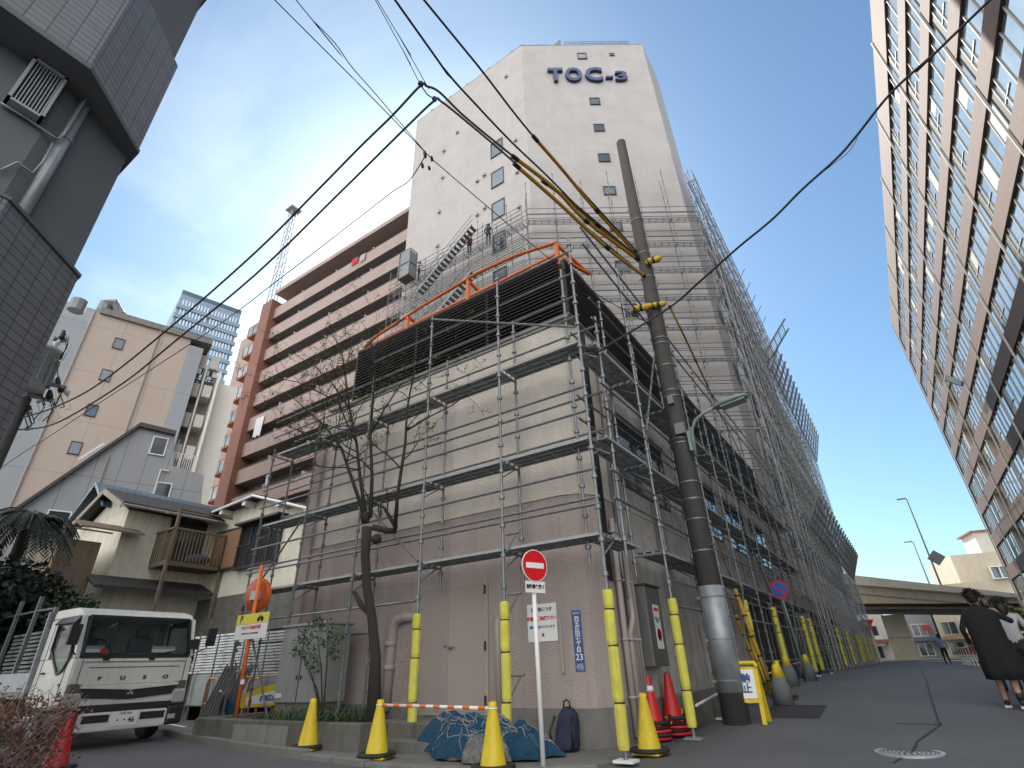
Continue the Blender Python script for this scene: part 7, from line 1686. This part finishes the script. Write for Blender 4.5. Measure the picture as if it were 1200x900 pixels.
    if coat:
        b = MB(); n_ = 28; vs = []; fs = []
        for (z, rx, ry, cx, cy, wv) in coat:
            for i in range(n_):
                th = 2*math.pi*i/n_; k2 = 1+wv*math.sin(5*th+1.3*z)+wv*.6*math.sin(9*th+2); vs.append((cx+rx*k2*math.cos(th), cy+ry*k2*math.sin(th), z))
        for r_ in range(len(coat)-1):
            for i in range(n_): fs.append((r_*n_+i, r_*n_+(i+1) % n_, (r_+1)*n_+(i+1) % n_, (r_+1)*n_+i))
        fs += [tuple(range(n_-1, -1, -1)), tuple((len(coat)-1)*n_+i for i in range(n_))]
        b.add(vs, fs); b.build('coat', top, t, True)
    t.scale = (scale,)*3
    return t
M['cl_black'] = mat('cloth_black', (.012, .012, .014), .95, 0, .3, 6, .3, 40)
M['cl_grey'] = mat('cloth_pale_grey', (.42, .42, .45), .9, 0, .2, 6, .3, 40)
M['cl_blue'] = mat('cloth_blue_shirt', (.16, .20, .36), .9, 0, .2, 6, .3, 40)
M['cl_dark'] = mat('cloth_charcoal', (.03, .03, .034), .9, 0, .3, 6)
M['cl_red'] = mat('cloth_red', (.40, .012, .04), .9, 0, .3, 6)
M['shoe'] = mat('shoe_black', (.02, .02, .022), .6)
M['shoe_w'] = mat('shoe_sole_white', (.7, .69, .66), .6)
walk = {'l': {'knee': (0, .10, .50), 'ank': (0, .16, .09), 'elb': (-.30, -.05, 1.14), 'wri': (-.27, .12, .93)}, 'r': {'knee': (-.02, .02, .48), 'ank': (-.02, -.14, .10), 'elb': (.40, .06, 1.22), 'wri': (.26, .24, 1.36)}, 'bare': True}
walk2 = {'l': {'knee': (0, .08, .50), 'ank': (0, .02, .08), 'elb': (-.26, .02, 1.13), 'wri': (-.20, .27, 1.02)}, 'r': {'knee': (0, .0, .49), 'ank': (0, -.10, .09), 'elb': (.26, .02, 1.13), 'wri': (.20, .27, 1.02)}}
walk3 = {'l': {'knee': (0, .12, .50), 'ank': (0, .10, .08), 'elb': (-.24, -.06, 1.12), 'wri': (-.26, .08, .90)}, 'r': {'knee': (0, -.02, .48), 'ank': (0, -.20, .12), 'elb': (.24, .05, 1.12), 'wri': (.28, .22, .98)}}
work = {'l': {'knee': (0, .02, .49), 'ank': (0, 0, .08), 'elb': (-.28, .12, 1.15), 'wri': (-.2, .35, 1.2)}, 'r': {'knee': (0, .02, .49), 'ank': (0, 0, .08), 'elb': (.28, .12, 1.15), 'wri': (.18, .36, 1.25)}}
def put(t, x, y, z, rz): t.location = (x, y, z); t.rotation_euler = (0, 0, rz)
coat = [(.40, .27, .23, .03, .0, .09), (.55, .27, .225, .02, 0, .075), (.8, .25, .21, .01, 0, .05), (1.0, .235, .19, 0, 0, .035), (1.2, .235, .17, 0, 0, .025), (1.33, .235, .145, 0, 0, .01), (1.40, .21, .115, 0, 0, .01), (1.45, .12, .09, 0, .0, .0), (1.48, .075, .075, 0, .0, .0)]
q = at_z(1180, 826, .315); t = person('person in a long black coat with bare ankles walking away up the right street', M['cl_black'], M['cl_black'], M['shoe'], walk, coat=coat, scale=1.0)
put(t, q.x+.12, q.y, gz(q.x, q.y), R(-4))
for s, n in ((-1, 'l'), (1, 'r')):
    a = walk[n]['ank']; b = MB(); b.obox((s*.10+a[0]+s*.005, a[1]+.06, max(.02, a[2]-.075)), (.045, 0, 0), (0, .14, 0), (0, 0, .016)); o = b.build('shoe_sole', M['shoe_w'], None); o.parent = t; 
    b = MB(); b.lathe([(.047, 0), (.050, .10)], (s*.10+a[0], a[1], a[2]+.02), 12); o = b.build('sock', M['shoe'], None, True); o.parent = t
q2 = at_r(1172, 735, 13.2); g = gz(q2.x, q2.y)
t = person('person in a pale grey top and dark trousers pushing a stroller at the right edge', M['cl_grey'], M['cl_dark'], M['shoe'], walk2, True, .93); put(t, q2.x+.12, q2.y, g, R(-8))
q3 = at_r(1150, 720, 14.4); t = person('dark haired person in a dark top mostly hidden beyond the black coat', M['cl_dark'], M['cl_dark'], M['shoe'], walk3, True, 1.0); put(t, q3.x, q3.y, gz(q3.x, q3.y), R(-3))
# stroller
sx, sy = q2.x+.2, q2.y+.75; t = thing('stroller', 'dark stroller with white handle bars pushed along at the right edge of the street', 'stroller', (sx, sy, g)); g2 = gz(sx, sy)
b = MB()
for s in (-.24, .24): b.tube([(sx+s*.8, sy-.52, g2+.98), (sx+s, sy-.35, g2+.9), (sx+s, sy+.3, g2+.22)], .016, 7); b.tube([(sx+s, sy-.3, g2+.2), (sx+s, sy+.05, g2+.6)], .014, 6)
b.tube([(sx-.19, sy-.52, g2+.98), (sx+.19, sy-.52, g2+.98)], .018, 7); b.build('frame', M['white'], t, True)
b = MB(); b.slab([V(sx-.22, sy-.25, g2+.40), V(sx-.22, sy+.3, g2+.42), V(sx-.22, sy+.2, g2+.62), V(sx-.22, sy-.2, g2+.95)], V(.44, 0, 0)); b.build('seat', M['cl_dark'], t, bevel=.04)
b = MB(); b.blob((sx, sy+.02, g2+.88), .25, .3, .2, 14, 8); b.build('hood', M['cl_dark'], t, True)
for s in (-.26, .26):
    for y in (-.3, .34): b = MB(); b.lathe([(.06, -.02), (.1, -.02), (.11, 0), (.1, .02), (.06, .02)], (sx+s, sy+y, g2+.11), 16, (1, 0, 0)); b.build('wheel', M['rubber'], t, True)
q = at_z(1109, 778, .32); t = person('distant person in a blue shirt and black trousers walking by the guard rail', M['cl_blue'], M['cl_black'], M['shoe'], walk3, False, 1.0); yy = 47.0; q = at_y(1105, 760, yy); put(t, q.x, yy, gz(q.x, yy), R(6))
def near_lift(z): return min([v+.03 for v in lt], key=lambda v: abs(v-z))
for (lbl, px, py, topm, hel, y_, rz) in (('worker in a red jacket on the stair scaffold of the left tower face', 550, 300, M['cl_red'], M['cl_dark'], 21.2, 1.2), ('worker with a blue helmet on the scaffold beside the grey hoist cage', 490, 330, M['cl_grey'], M['blue_sign'], 21.2, -.8), ('worker in dark clothes high on the left tower scaffold near the windows', 572, 262, M['cl_dark'], M['cl_dark'], 21.2, .5)):
    q = at_y(px, py, y_); t = person(lbl, topm, M['cl_dark'], M['shoe'], work, False, 1.0, hel); z = near_lift(q.z); q = at_y(px, py, y_); put(t, q.x, y_, z, rz)
# hoist cage on the scaffold
a, c = at_y(473, 332, 20.6), at_y(487, 296, 20.6); t = thing('hoist_cage', 'grey mesh hoist cage hanging on the left end of the stair scaffold', 'hoist', (a.x, 20.6, a.z)); x0, x1, z0, z1 = a.x, a.x+1.05, a.z, c.z
b = MB()
for x in (x0, x1):
    for y in (20.0, 20.75): b.bar((x, y, z0), (x, y, z1), .06, .06)
for z in (z0, (z0+z1)/2, z1): b.bar((x0, 20, z), (x1, 20, z), .05, .06); b.bar((x0, 20.75, z), (x1, 20.75, z), .05, .06); b.bar((x0, 20, z), (x0, 20.75, z), .05, .06); b.bar((x1, 20, z), (x1, 20.75, z), .05, .06)
b.build('frame', M['steel'], t)
b = MB(); b.box(x0+.03, x1-.03, 20.03, 20.05, z0, z1-.1); b.box(x1-.05, x1-.03, 20.03, 20.72, z0, z1-.1); b.build('mesh_panel', M['steel_dk'], t); b = MB(); b.box(x0, x1, 20, 20.75, z0-.08, z0-.02); b.build('floor', mat('cage_floor', (.16, .12, .09), .8), t)
